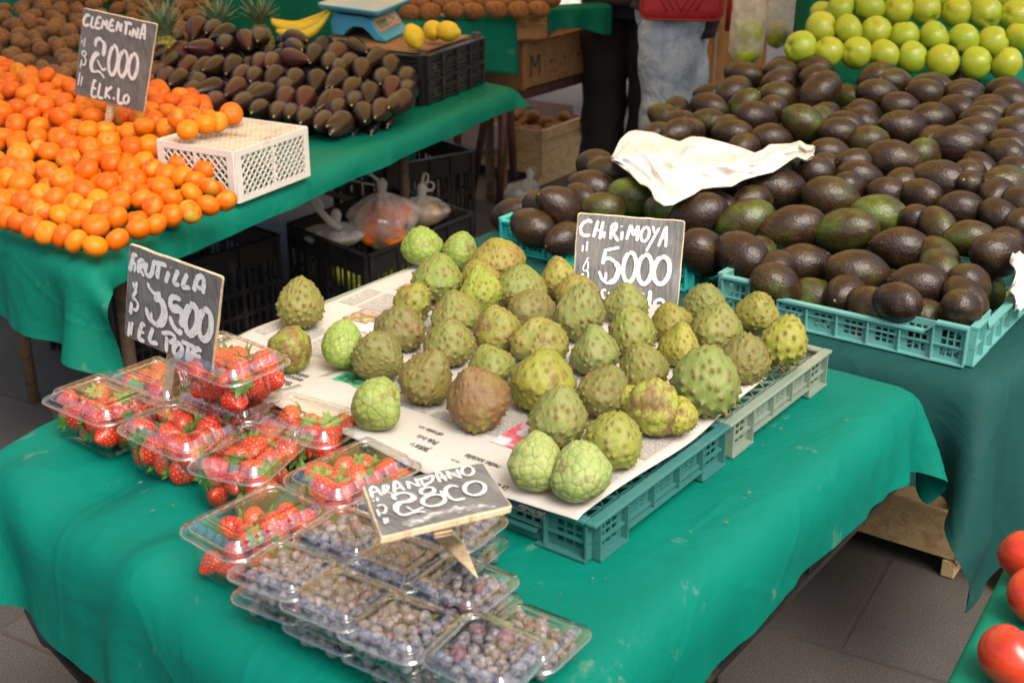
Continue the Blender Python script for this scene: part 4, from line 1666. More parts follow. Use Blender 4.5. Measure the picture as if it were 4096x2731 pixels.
def avocados():
    items = []
    for lst, ox, oy, s in ((HA3, 2600, 0, 1.5682), (HA2, 1300, 0, 1.5679), (HA6, 2600, 900, 1.5682)):
        for it in lst:
            x, y, a, b, an = it[:5]
            g = it[5] if len(it) > 5 else None
            items.append((x / s + ox, y / s + oy, a / s, b / s, an, g))
    labs = row_labels([(i[0], i[1], ('bright green' if i[5] == 1 else 'green patched') if i[5] and i[5] > 0.55 else 'dark brown') for i in items], 14, '{w} avocado, {pos}, {row} of the big heap')
    P = []
    data = []
    for (sx, sy, a, b, an, g), lab in zip(items, labs):
        d = ray(sx, sy)
        # heap: rises from the front edge of the table towards its back
        n0 = O3 + E2 * 0.0
        # z = za + s * e2 , e2 = (P - O3) . E2
        za, sl = 0.765, 0.165
        k = E2
        t = (za - CAM_H - sl * (O3.dot(k))) / (d.z - sl * d.dot(k))
        p = Vector((0, 0, CAM_H)) + d * t
        W = 1.17 * b / FOC * t
        W = min(max(W, 0.039), 0.050)
        L_ = 1.14 * a / FOC * t
        c = min(1.0, max(0.5, L_ / (W * 1.42)))
        e = math.acos(c) * random.choice((1, -1))
        plan = CAM_R * math.cos(R(an)) + CAM_DN * math.sin(R(an))
        ax = (plan * math.cos(e) + (CAM_F * 0.9 + Vector((0, 0, 0.3))) * math.sin(e)).normalized()
        if random.random() < 0.5: ax = -ax
        gg = g * 0.84 if g is not None else float(RNG.uniform(0.02, 0.42))
        e1, e2 = (p - O3).dot(E1), (p - O3).dot(E2)
        if e2 < -0.075 + W + 0.004 and 0.06 < e1 < 1.24:  # lies behind the front wall of its tray
            t += (-0.075 + W + 0.004 - e2) / d.dot(E2)
            p = Vector((0, 0, CAM_H)) + d * t
        if e1 > 1.19 - W and e2 < 0.40: p -= E1 * (e1 - 1.19 + W)
        p.z = max(p.z, DZ + 0.014 + W)
        data.append((p, W, ax, lab, gg))
    # ease apart where two would sit in one another
    for _ in range(30):
        for i in range(len(data)):
            for j in range(i):
                pi, pj = data[i][0], data[j][0]
                v = pi - pj
                m = (data[i][1] + data[j][1]) * 0.92
                if v.length < m:
                    s = CAM_F * (m - v.length) * 0.18 * (1 if v.dot(CAM_F) > 0 else -1)
                    data[i][0].__iadd__(s)
                    data[j][0].__isub__(s)
    for p, W, ax, lab, gg in data:
        P.append(np.array(p))
        inst('avocado', MESH['hass'][int(RNG.integers(5))], p, W, axis_quat(ax), lab, 'avocado', 'avocados in the heap', None, {'green': float(gg)})
    n = tries = 0
    while n < 85 and tries < 20000:
        tries += 1
        e1, e2 = RNG.uniform(0.0, 1.55), RNG.uniform(-0.02, 1.45)
        if e2 < 0.10 and (e1 < 0.14 or 0.55 < e1 < 0.74): continue
        if e1 > 1.16 and e2 < 0.30: continue
        z = 0.765 + 0.165 * e2 - RNG.uniform(0.060, 0.090)
        p = dk(e1, e2, max(z, DZ + 0.045))
        px = to_px(p)
        if px[0] > 4250 or (px[1] < 330 and 3250 < px[0] < 3450): continue
        if px[0] < 2330 + (560 - px[1]) * 1.6 and px[1] < 600 and px[0] < 2720: continue
        q = np.array(p)
        if min(np.linalg.norm(q - a) for a in P) < 0.076: continue
        P.append(q)
        inst('avocado', MESH['hass'][int(RNG.integers(5))], p, 0.039, axis_quat(Vector((RNG.normal(), RNG.normal(), 0.2))), 'dark avocado lying below the top layer of the big heap', 'avocado', 'buried avocados', None, {'green': float(RNG.uniform(0, 0.8))})
        n += 1


avocados()

# ------------------------------------------------------------------ apples on the back shelf
AP = [[(940,300),(1115,325),(1290,330),(1465,350),(1645,360),(1840,380),(2050,395),(2240,405)],
      [(1075,180),(1240,195),(1415,195),(1595,225),(1780,235),(1965,255),(2155,265),(2330,240)],
      [(1190,60),(1375,60),(1555,65),(1735,70),(1920,80),(2105,90),(2290,100)],
      [(1085,100),(1280,-30),(1465,-30),(1650,-25),(1830,-15),(2010,-10),(2240,15)],
      [(1380,-130),(1560,-130),(1745,-120),(1930,-110),(2120,-100)]]


def apples():
    for r_, row in enumerate(AP):
        for k, (x, y) in enumerate(row):
            t = 3.72 + 0.075 * r_ - 0.012 * k
            p = atd(x / 1.5682 + 2600, y / 1.5682, t)
            if r_ == 3 and k == 0: p = atd(x / 1.5682 + 2600, y / 1.5682, t + 0.03)
            pos = 'leftmost' if k == 0 else ('rightmost' if k == len(row) - 1 else ORD[k] + ' from the left')
            rw = ['front row', 'second row', 'third row', 'fourth row', 'top row'][r_]
            yel = float(RNG.uniform(0, 1))
            col = (0.24 + 0.16 * yel, 0.40, 0.02)
            up = Vector((RNG.normal(0, 0.8), 0.5 + RNG.normal(0, 0.3), RNG.normal(0.0, 0.8))).normalized()
            q = Vector((0, 0, 1)).rotation_difference(up) @ Quaternion((0, 0, 1), RNG.uniform(0, 6.28))
            inst('apple', MESH['apple'][int(RNG.integers(5))], p, 0.0475 * float(RNG.uniform(0.95, 1.05)), q, f'green apple, {pos} in the {rw} of the stacked apples', 'apple', 'green apples on the shelf', col)


apples()
# ================================================================== cherimoyas
def cherimoya_mesh(seed, smooth, npts, spike=0.075, lean=0.0, point=0.30, lumpy=0.05):
    rg = np.random.default_rng(100 + seed)
    v, f = ICO[6]
    c = fib(npts)
    c = c + rg.normal(0, 0.85 / math.sqrt(npts), c.shape)
    c /= np.linalg.norm(c, axis=1, keepdims=True)
    ct = v[:, 2]
    # angular distances to the two nearest knobs
    dots = v @ c.T
    i1 = dots.argmax(1)
    d1 = np.arccos(np.clip(dots[np.arange(len(v)), i1], -1, 1))
    dots[np.arange(len(v)), i1] = -2
    d2 = np.arccos(np.clip(dots.max(1), -1, 1))
    w = 2.0 / math.sqrt(npts) * 1.75
    edge = np.clip((d2 - d1) / (w * 0.30), 0, 1)
    wear = 0.8 + 0.6 * np.clip(lump(c, 1.0, 1.6, seed + 50) * 0.5 + 0.5, 0, 1)
    wid = (rg.uniform(0.6, 1.35, npts) * wear)[i1]
    r = 1 + lump(v, lumpy * 1.5, 1.5, seed) + lump(v, lumpy * 0.5, 3.5, seed + 9)
    # heart outline: broad shoulders below, drawn in towards the tip
    prof = 1 - (point + 0.10) * np.clip(ct, 0, 1) ** 1.25 + 0.05 * np.clip(-ct, 0, 1)
    pa = v * r[:, None]
    pa[:, 0] *= prof
    pa[:, 1] *= prof
    pa[:, 2] = np.where(ct > 0, pa[:, 2] * (1.05 + 0.1 * point), pa[:, 2] * 0.86)
    pa[:, 0] += lean * np.clip(ct, 0, 1) ** 2
    nrm = v
    if smooth:
        dome = -0.020 * (1 - edge) ** 2 + 0.014 * np.clip(1 - (d1 / (w * 0.9)) ** 2, 0, 1)
        nub = 0.020 * np.exp(-(d1 / (w * 0.16)) ** 2) * wid
        pa += nrm * (dome + nub)[:, None]
        tip = np.exp(-(d1 / (w * 0.13)) ** 2)
        line = np.clip(1 - (d2 - d1) / (w * 0.085), 0, 1)
    else:
        env = 0.55 + 0.6 * np.clip(0.6 - ct, 0, 1.2)
        bmp = 1.0 * spike * wid * env * (0.7 * np.exp(-(d1 / (w * 0.24)) ** 2) + 0.45 * np.exp(-(d1 / (w * 0.13)) ** 2))
        pa += nrm * (bmp - 0.010 * (1 - edge) ** 2)[:, None]
        tip = np.clip(1.1 * np.exp(-(d1 / (w * 0.23)) ** 2) * np.clip(wid, 0.6, 1), 0, 1)
        line = np.clip(1 - (d2 - d1) / (w * 0.08), 0, 1)
    me = pymesh('cherimoya', pa, f)
    fattr(me, 'tip', tip)
    fattr(me, 'line', line)
    me.materials.append(M['smooth_cherimoya_skin' if smooth else 'spiky_cherimoya_skin'])
    me.polygons.foreach_set('use_smooth', [True] * len(me.polygons))
    return me


SPK = [cherimoya_mesh(i, False, n, sp, ln, pt, lu) for i, (n, sp, ln, pt, lu) in enumerate(((140, 0.080, 0, 0.22, 0.035), (110, 0.085, 0.10, 0.30, 0.06), (150, 0.065, -0.08, 0.26, 0.06), (95, 0.085, 0.07, 0.22, 0.07), (125, 0.075, -0.12, 0.36, 0.07), (165, 0.045, 0.06, 0.26, 0.06), (90, 0.100, 0.0, 0.16, 0.06),
                                                                                             (120, 0.060, -0.10, 0.30, 0.08), (105, 0.070, 0.12, 0.24, 0.07), (135, 0.055, 0.0, 0.34, 0.08), (115, 0.085, -0.05, 0.18, 0.07)))]
SMO = [cherimoya_mesh(40 + i, True, n, 0, ln, pt, lu) for i, (n, ln, pt, lu) in enumerate(((95, 0, 0.24, 0.06), (75, 0.14, 0.20, 0.08), (110, -0.08, 0.16, 0.06), (60, 0.06, 0.20, 0.09)))]
GRN, LIM, PAL, OLV, YEL, BRN = (0.24, 0.315, 0.055), (0.265, 0.345, 0.075), (0.34, 0.38, 0.125), (0.205, 0.225, 0.050), (0.31, 0.27, 0.035), (0.18, 0.155, 0.045)
GRY, MID = (0.235, 0.285, 0.085), (0.225, 0.255, 0.050)
# cx, cy, w, h (photo at 2352 px), variant, hue, rust, label
CH = [
    (970, 567, 95, 90, 'm0', GRN, .42, 'bright green smooth cherimoya at the rear left edge of the newspaper, by the black crate'),
    (1057, 579, 82, 88, 'm2', GRN, .42, 'green smooth cherimoya second along the rear edge, touching a brown spiny one'),
    (787, 795, 100, 116, 'm2', LIM, .05, 'vivid green smooth upright cherimoya between the mottled one and the spiny heap'),
    (668, 798, 112, 106, 'm1', (0.29, 0.33, 0.05), .75, 'brown mottled smooth cherimoya beside the stacked strawberry punnets'),
    (865, 932, 132, 124, 'm3', LIM, .30, 'large lime green smooth cherimoya in front of the heap, scarred, by the punnets'),
    (1225, 1063, 126, 142, 'm1', PAL, .34, 'pale green smooth cherimoya at the front, left one of the front pair'),
    (1332, 1085, 142, 138, 'm0', PAL, .38, 'pale green smooth heart shaped cherimoya at the front, right one of the pair'),
    (692, 700, 110, 120, 's0', OLV, .10, 'lone spiny olive cherimoya standing at the far left of the newspaper'),
    (1142, 598, 122, 96, 's5', (0.33, 0.255, 0.04), .52, 'brown yellow spiny cherimoya at the rear, right of the two green smooth ones'),
    (1100, 640, 96, 84, 's2', (0.34, 0.27, 0.04), .42, 'brownish cherimoya wedged behind the upright green one at the rear'),
    (1005, 645, 118, 108, 's1', GRN, .30, 'yellow green spiny cherimoya behind the first row at the rear left'),
    (1103, 666, 98, 112, 's4', (0.36, 0.42, 0.03), .10, 'fresh green knobbly narrow cherimoya in the rear of the heap'),
    (1195, 660, 116, 100, 's2', OLV, .36, 'olive cherimoya with russet base right of the fresh green knobbly one'),
    (1287, 640, 96, 100, 's5', (0.36, 0.33, 0.05), .55, 'rear cherimoya with a dark rotten spot, left of the CHIRIMOYA sign'),
    (950, 697, 108, 88, 's6', YEL, .38, 'yellowish spiny cherimoya lying on its side over the newspaper photos'),
    (922, 752, 114, 110, 's3', BRN, .50, 'brown scarred spiny cherimoya left in the second row of the heap'),
    (1047, 717, 120, 104, 's2', OLV, .38, 'olive rounded spiny cherimoya between the scarred one and the tall russet one'),
    (1140, 758, 110, 116, 's5', (0.31, 0.30, 0.05), .48, 'olive cherimoya with a brown streak in the middle of the heap'),
    (1221, 706, 106, 86, 's3', BRN, .40, 'low brown green spiny cherimoya left of the big pale one by the sign'),
    (1325, 672, 100, 80, 's6', (0.31, 0.25, 0.04), .45, 'brown spiny cherimoya half hidden behind the big pale green one'),
    (1335, 722, 114, 136, 's4', GRY, .22, 'big pale green tapering spiny cherimoya in front of the CHIRIMOYA sign'),
    (1438, 697, 100, 92, 's5', GRY, .30, 'grey green flat knobbed cherimoya covering the foot of the CHIRIMOYA sign'),
    (1452, 768, 112, 118, 's1', MID, .34, 'spotted green spiny cherimoya right of the grey green pear shaped one'),
    (1540, 737, 92, 88, 's2', YEL, .34, 'small yellow cherimoya below the right corner of the CHIRIMOYA sign'),
    (1618, 697, 100, 94, 's0', OLV, .28, 'olive spiny cherimoya at the rear right between the sign and the aqua tray'),
    (1560, 792, 100, 112, 's4', (0.42, 0.36, 0.035), .36, 'yellow spotted narrow cherimoya behind the largest spiny one'),
    (1650, 757, 116, 118, 's2', MID, .30, 'smooth shouldered olive green cherimoya behind the right hand group'),
    (1742, 715, 98, 100, 's5', YEL, .28, 'golden yellow cherimoya in the right rear corner beside the aqua tray'),
    (1800, 785, 110, 128, 's6', (0.37, 0.35, 0.04), .20, 'rightmost spiny cherimoya standing on the bare sage green tray'),
    (1715, 828, 116, 124, 's3', BRN, .24, 'brownish spiny cherimoya on the sage tray between the largest and the rightmost'),
    (1618, 876, 156, 166, 's6', GRY, .12, 'largest green spiny cherimoya at the right edge of the newspaper'),
    (1365, 806, 122, 126, 's4', GRY, .12, 'grey green pear shaped cherimoya with rows of small knobs'),
    (1478, 850, 116, 114, 's1', OLV, .34, 'olive spiny cherimoya left of the largest green one'),
    (1243, 785, 126, 114, 's3', (0.34, 0.29, 0.06), .34, 'russet faced spiny cherimoya in the centre of the heap'),
    (1030, 790, 122, 116, 's0', OLV, .34, 'olive spiny cherimoya behind the two brown ones of the front row'),
    (1125, 842, 108, 104, 's5', MID, .22, 'green cherimoya tucked behind the brown bruised one'),
    (870, 817, 120, 120, 's2', BRN, .40, 'brown green conical cherimoya behind the lime green smooth one'),
    (976, 868, 120, 136, 's1', BRN, .44, 'brownish leaning spiny cherimoya between the lime one and the bruised one'),
    (1242, 875, 150, 150, 's2', (0.35, 0.36, 0.04), .34, 'big green spiny cherimoya right of the bruised brown one'),
    (1093, 915, 146, 152, 's5', (0.29, 0.21, 0.05), .95, 'dark brown bruised cherimoya in the middle of the front row'),
    (1385, 905, 124, 122, 's3', BRN, .34, 'round brown green cherimoya behind the lumpy double one'),
    (1508, 940, 122, 146, 'm1', (0.40, 0.40, 0.07), .72, 'lumpy double fruited cherimoya with a side knob at the newspaper edge'),
    (1282, 965, 136, 146, 's1', GRY, .36, 'green spiny cherimoya directly behind the pale front pair'),
    (1415, 1010, 140, 138, 's6', (0.35, 0.34, 0.05), .26, 'broad based spiny cherimoya right of the pale front pair'),
]
NEWSZ = TOPZ + 0.006 + TRH + 0.0085


ALT = {'0': [0], '1': [1, 8], '2': [2, 9, 7], '3': [3, 8, 10], '4': [4, 9], '5': [5, 7], '6': [6, 10]}


def cherimoyas():
    for i, (cx, cy, w, h, var, hue, rust, lab) in enumerate(CH):
        k = 4096 / 2352
        px, py = cx * k, cy * k
        zc = NEWSZ + 0.04
        for _ in range(4):
            p = at(px, py, zc)
            t = depth(p)
            rx = w * k / 2 / FOC * t
            rz = h * k / 2 / FOC * t
            zc = NEWSZ + rz * 0.92
        p = at(px, py, zc)
        bare = lab.startswith(('rightmost', 'brownish spiny cherimoya on the sage'))
        me = SMO[int(var[1])] if var[0] == 'm' else SPK[ALT[var[1]][i % len(ALT[var[1]])]]
        base = 1.02 if var[0] == 's' else 0.99
        sx = rx / base
        sz = rz / 0.99
        tilt = Vector((RNG.normal(0, 0.16), RNG.normal(0, 0.14), 1)).normalized()
        if 'lying on its side' in lab: tilt = Vector((-0.8, 0.2, 0.35)).normalized()
        if 'nub' in lab or 'lime green' in lab: tilt = Vector((0.75, -0.75, -0.35)).normalized()
        if 'mottled smooth' in lab: tilt = Vector((-0.85, -0.1, 0.25)).normalized()
        if 'heart shaped' in lab: tilt = Vector((-0.15, 0.2, 1)).normalized()
        q = Vector((0, 0, 1)).rotation_difference(tilt) @ Quaternion((0, 0, 1), RNG.uniform(0, 6.28))
        o = inst('cherimoya', me, p, 1, q, lab, 'cherimoya', 'cherimoyas on the newspaper', tuple((0.54 * c * k_ + 0.46 * m_) * float(RNG.uniform(0.94, 1.06)) for c, k_, m_ in zip(hue, (0.84, 0.86, 1.0), (0.205, 0.215, 0.045) if var[0] == 's' else hue)), {'rust': float(rust - 0.2)}, (sx, sx, sz))
        if 'double' in lab:
            o2 = bpy.data.objects.new('side_knob', SPK[3])
            COL.objects.link(o2)
            o2.parent = o
            o2.matrix_parent_inverse = Matrix()
            q2 = q.inverted()
            off = q2 @ Vector((0.55 * rx * 1.55, -0.2 * rx, -0.15 * rz))
            o2.location = (off.x / sx, off.y / sx, off.z / sz)
            o2.scale = (0.62, 0.62, 0.62)
            o2.color = (0.34, 0.33, 0.05, 1)
            o2['rust'] = 0.3
            o2['label'] = 'greener knobbly side lobe of the double fruit'


cherimoyas()


# ================================================================== newspaper
def text_obj(name, s, size, loc, rot, parent, mat='headline_ink', shear=0.0):
    cu = bpy.data.curves.new(name, 'FONT')
    cu.body = s
    cu.size = size
    cu.offset = size * 0.018
    cu.shear = shear
    cu.resolution_u = 2
    cu.materials.append(M[mat])
    tmp = bpy.data.objects.new('tmp', cu)
    COL.objects.link(tmp)
    bpy.context.view_layer.update()
    me = bpy.data.meshes.new_from_object(tmp.evaluated_get(bpy.context.evaluated_depsgraph_get()))
    bpy.data.objects.remove(tmp)
    if not me.materials: me.materials.append(M[mat])
    o = bpy.data.objects.new(name, me)
    link(o, parent)
    o.location = loc
    o.rotation_euler = rot
    o.scale = (0.64, 1, 1)
    return o


def sheet(name, label, a0, a1, b0, b1, z, seed, curl=(), droop=0.0, yaw=0.0):
    """paper lying on the trays; beyond the tray edges it sags, at CURL corners it lifts"""
    t = thing(name, label, 'newspaper', ab(a0, b0, z), group=None)
    org = ab(a0, b0, z)
    na, nb = 36, 44
    rg = np.random.default_rng(seed)
    ph = rg.uniform(0, 6.28, 4)

    def zf(aa, bb):
        zz = 0.0016 * math.sin(23 * aa + 9 * bb + ph[2]) + 0.0012 * math.sin(31 * bb - 12 * aa + ph[3]) + 0.0016
        over = max(0, bb - 1.575)
        zz -= droop * over * 0.9 + 2.5 * over * over * droop
        zz -= 0.35 * max(0, 1.178 - aa)
        zz += 0.25 * max(0, 0.757 - bb)
        for (ca, cb, hgt, rad) in curl:
            zz += hgt * max(0, 1 - math.hypot(aa - ca, bb - cb) / rad) ** 2
        return z + zz

    v, f = [], []
    for i in range(na + 1):
        for j in range(nb + 1):
            a, b = a0 + (a1 - a0) * i / na, b0 + (b1 - b0) * j / nb
            aa = a + 0.006 * math.sin(14 * b + ph[0]) * (1 if i in (0, na) else 0.6)
            bb = b + 0.006 * math.sin(17 * a + ph[1]) * (1 if j in (0, nb) else 0.6)
            aa += yaw * (b - b0)
            bb -= yaw * (a - a0)
            v.append(ab(aa, bb, zf(aa, bb)) - org)
    for i in range(na):
        for j in range(nb):
            q = (i * (nb + 1) + j, (i + 1) * (nb + 1) + j, (i + 1) * (nb + 1) + j + 1, i * (nb + 1) + j + 1)
            f.append(q)
    me = pymesh('sheet', v, f)
    o = mesh_obj('paper_sheet', me, M['newsprint_paper'], t)
    sd = o.modifiers.new('thick', 'SOLIDIFY')
    sd.thickness = 0.0006
    return t, org, zf


TXT_ROT = math.atan2(D2.y, D2.x)  # lines run along +b, read from the far side


def newspapers():
    z = NEWSZ - 0.003
    tA, oA, zA = sheet('newspaper', 'newspaper page with the headline Jadue vuelve under the front cherimoyas', 1.165, 1.68, 0.772, 1.345, z + 0.0022, 1, curl=((1.68, 0.772, 0.010, 0.12), (1.165, 1.345, 0.014, 0.10)))
    tB, oB, zB = sheet('newspaper', 'newspaper page with colour photographs under the rear left cherimoyas', 1.24, 1.86, 0.98, 1.665, z, 2, curl=((1.40, 1.66, 0.006, 0.15),), droop=0.5, yaw=-0.06)
    tC, oC, zC = sheet('newspaper', 'newspaper page at the back showing beside the foot of the CHIRIMOYA sign', 1.50, 1.90, 0.90, 1.32, z - 0.0012, 3)
    e = (0, 0, TXT_ROT)

    def put(t, o, s, px, py, size, shear=0.0):
        p = at(px, py, z)
        zf = zA if t is tA else zB
        p.z = zf(p.dot(D1), p.dot(D2)) + 0.0012
        p = p - o
        text_obj('headline', s, size, p, e, t, shear=shear)

    def block(t, o, corners_ab, mat, name):
        (a0, b0), (a1, b1) = corners_ab
        mb = MB()
        w, h = b1 - b0, a1 - a0
        n = 8
        zf = zA if t is tA else zB
        lift = 0.0006 if mat == 'article_print' else 0.0010
        v = [(w * i / n, -h * j / n, zf(a0 + h * j / n, b0 + w * i / n) + lift) for i in range(n + 1) for j in range(n + 1)]
        f = [(i * (n + 1) + j + 1, (i + 1) * (n + 1) + j + 1, (i + 1) * (n + 1) + j, i * (n + 1) + j) for i in range(n) for j in range(n)]
        mb.add(v, f)
        q = mb.build(name, M[mat], t)
        q.location = ab(a0, b0, 0) - o
        q.rotation_euler = e
        return q

    k = 1 / 1.5679
    K5 = lambda x, y: (1300 + x * k, 900 + y * k)
    put(tA, oA, 'Jadue vuelve a cargo', *K5(662, 1418), 0.0165)
    put(tA, oA, 'Pide indulto para', *K5(722, 1378), 0.0165)
    put(tA, oA, 'cárceles son para', *K5(752, 1330), 0.0150, 0.25)
    put(tA, oA, 'Además dijo que el pueblo puede pasar', *K5(648, 1432), 0.0058)
    put(tA, oA, 'redes sociales', *K5(1108, 1530), 0.0165)
    put(tA, oA, 'La en', *K5(1160, 1660), 0.0165)
    put(tA, oA, 'Barrodias', *K5(1385, 1800), 0.0165)
    put(tA, oA, 'En los últimos días ha habido cuestionamientos', *K5(1385, 1822), 0.0058)
    put(tA, oA, 'difundido', *K5(850, 1500), 0.0062)
    put(tA, oA, 'POLÍTICA', *K5(1110, 1745), 0.006)
    put(tA, oA, 'C 4', *K5(1345, 1850), 0.005)
    K7 = lambda x, y: (700 + x / 2.24, 1300 + y / 2.24)
    put(tB, oB, '“Esto es', *K7(1078, 548), 0.0170)
    put(tB, oB, 'anuncio de', *K7(1160, 512), 0.0170)
    put(tB, oB, 'toldos azules', *K7(1212, 478), 0.0170)
    # articles and pictures, in tray coordinates (a grows away from the viewer, b to the left)
    for t, o, c in ((tA, oA, ((1.285, 0.985), (1.40, 1.045))), (tA, oA, ((1.285, 1.055), (1.40, 1.115))), (tA, oA, ((1.285, 1.125), (1.36, 1.185))),
                    (tA, oA, ((1.30, 0.905), (1.44, 0.965))), (tA, oA, ((1.205, 0.79), (1.33, 0.83))), (tA, oA, ((1.35, 0.785), (1.50, 0.835))),
                    (tA, oA, ((1.42, 0.98), (1.55, 1.04))), (tA, oA, ((1.42, 1.05), (1.55, 1.11))), (tA, oA, ((1.33, 1.215), (1.44, 1.262))), (tA, oA, ((1.45, 1.20), (1.56, 1.26))),
                    (tA, oA, ((1.53, 0.79), (1.63, 0.85))), (tA, oA, ((1.46, 0.86), (1.58, 0.92)))):
        block(t, o, c, 'article_print', 'article_column')
    block(tA, oA, ((1.268, 0.918), (1.345, 0.99)), 'photo_street', 'news_photo')
    block(tA, oA, ((1.295, 1.262), (1.345, 1.325)), 'photo_green', 'news_photo')
    for c in (((1.35, 1.40), (1.44, 1.46)), ((1.35, 1.47), (1.44, 1.53)), ((1.56, 1.45), (1.64, 1.52)), ((1.69, 1.36), (1.76, 1.46)), ((1.36, 1.545), (1.43, 1.57)), ((1.56, 1.53), (1.64, 1.565))):
        q = block(tB, oB, c, 'article_print', 'article_column')
    for c, m in ((((1.66, 1.34), (1.75, 1.52)), 'photo_warm'), (((1.50, 1.35), (1.555, 1.50)), 'photo_violet'), (((1.465, 1.33), (1.51, 1.44)), 'photo_sky'), (((1.77, 1.28), (1.81, 1.38)), 'photo_warm')):
        q = block(tB, oB, c, m, 'news_photo')


newspapers()


# ================================================================== strawberries
def strawberry_mesh(seed, pale):
    rg = np.random.default_rng(300 + seed)
    v, f = ICO[5]
    ct = v[:, 2]
    n = 130
    c = fib(n)
    d = v @ c.T
    i1 = d.argmax(1)
    d1 = np.arccos(np.clip(d.max(1), -1, 1))
    prof = np.where(ct > 0, 1 - 0.10 * ct, 1 - 0.46 * (-ct) ** 1.3)
    p = v * (1 + lump(v, 0.06, 1.6, seed))[:, None]
    p[:, 0] *= prof
    p[:, 1] *= prof * rg.uniform(0.8, 1.0)
    p[:, 2] = np.where(ct > 0, p[:, 2] * 0.80, p[:, 2] * 1.28)
    pit = np.exp(-(d1 / 0.075) ** 2)
    p -= v * (0.030 * pit)[:, None]
    me = pymesh('strawberry', p, f)
    fattr(me, 'seed', np.clip(1.5 * np.exp(-(d1 / 0.040) ** 4), 0, 1))
    fattr(me, 'pit', np.clip(pit, 0, 1) * 0.7)
    fattr(me, 'pale', np.clip((ct - 0.45 - 0.2 * np.sin(3 * np.arctan2(v[:, 1], v[:, 0]) + seed)) * 2.2, 0, 1) * pale)
    me.materials.append(M['strawberry_skin'])
    me.polygons.foreach_set('use_smooth', [True] * len(me.polygons))
    return me


def calyx_mesh(seed):
    rg = np.random.default_rng(400 + seed)
    mb = MB()
    n = 9
    for k in range(n):
        an = 2 * math.pi * k / n + rg.uniform(-.2, .2)
        L_ = rg.uniform(0.7, 1.05)
        d = Vector((math.cos(an), math.sin(an), 0))
        s = Vector((-d.y, d.x, 0))
        up = rg.uniform(-0.1, 0.45)
        pts = []
        for q, wd in ((0.05, 0.10), (0.4, 0.20), (0.75, 0.15), (1.0, 0.01)):
            c = d * L_ * q + Vector((0, 0, 0.80 + up * q * q - 0.10 * q))
            pts += [c - s * wd, c + Vector((0, 0, 0.03)), c + s * wd]
        mb.add(pts, [(i * 3 + j, i * 3 + j + 1, i * 3 + j + 4, i * 3 + j + 3) for i in range(3) for j in range(2)])
    mb.tube([(0, 0, 0.78), (0.02, 0.03, 0.98), (0.08, 0.08, 1.2)], [0.06, 0.05, 0.045], 6)
    return mb


CALYX = []
for i in range(3):
    q = calyx_mesh(i)
    me = pymesh('calyx', q.v, q.f)
    me.materials.append(M['calyx_green'])
    me.polygons.foreach_set('use_smooth', [True] * len(me.polygons))
    CALYX.append(me)
BERRY = [strawberry_mesh(i, p) for i, p in enumerate((0.0, 0.1, 0.7, 0.0, 0.3))]


def strawberry(p, size, ax, label, group):
    q = Vector((0, 0, -1)).rotation_difference(Vector(ax).normalized()) @ Quaternion((0, 0, 1), random.uniform(0, 6.28))
    k = random.uniform(0.85, 1.15)
    o = inst('strawberry', random.choice(BERRY), p, size, q, label, 'strawberry', group, (0.47 * k, random.uniform(0.010, 0.026), 0.010))
    c = bpy.data.objects.new('calyx', random.choice(CALYX))
    link(c, o)
    return o


# ================================================================== clear punnets
def rrect(hx, hy, r, n_c=6, ns=None, inset=0.0):
    """points of a rounded rectangle; returns (x, y, nx, ny, s): s is the way along a straight side, -1 on a corner"""
    nsx, nsy = (max(6, int(2 * (hx - r) / 0.0042)), max(6, int(2 * (hy - r) / 0.0042))) if ns is None else ns
    lx, ly = 2 * (hx - r), 2 * (hy - r)
    hx, hy, r2 = hx - inset, hy - inset, max(r - inset, 0.004)
    out = []
    for (sx, sy, a0) in ((1, 1, 0), (-1, 1, 90), (-1, -1, 180), (1, -1, 270)):
        cx, cy = sx * (hx - r2), sy * (hy - r2)
        for k in range(n_c + 1):
            an = R(a0 + 90 * k / n_c)
            out.append((cx + r2 * math.cos(an), cy + r2 * math.sin(an), math.cos(an), math.sin(an), -1))
        nx_, ny_ = round(math.cos(R(a0 + 90))), round(math.sin(R(a0 + 90)))
        ex_, ey_ = -ny_, nx_
        x0, y0 = out[-1][:2]
        ln = 2 * (hx - r2) if abs(ny_) > 0.5 else 2 * (hy - r2)
        l0 = lx if abs(ny_) > 0.5 else ly
        n_ = nsx if abs(ny_) > 0.5 else nsy
        for k in range(1, n_):
            out.append((x0 + ex_ * ln * k / n_, y0 + ey_ * ln * k / n_, nx_, ny_, l0 * k / n_))
    return out


def loft(rings, closed_top=True):
    n = len(rings[0])
    v = [p for r_ in rings for p in r_]
    f = []
    for i in range(len(rings) - 1):
        for k in range(n):
            f.append((i * n + k, i * n + (k + 1) % n, (i + 1) * n + (k + 1) % n, (i + 1) * n + k))
    if closed_top:
        # the cap: two shrinking rings and a small middle face keep it even
        top = [Vector(p) for p in rings[-1]]
        c = sum(top, Vector()) / n
        base = (len(rings) - 1) * n
        for s in (0.55, 0.15):
            nb = len(v)
            v += [tuple(c + (p - c) * s) for p in top]
            for k in range(n): f.append((base + k, base + (k + 1) % n, nb + (k + 1) % n, nb + k))
            base = nb
        f.append(tuple(base + k for k in range(n)))
    return v, f


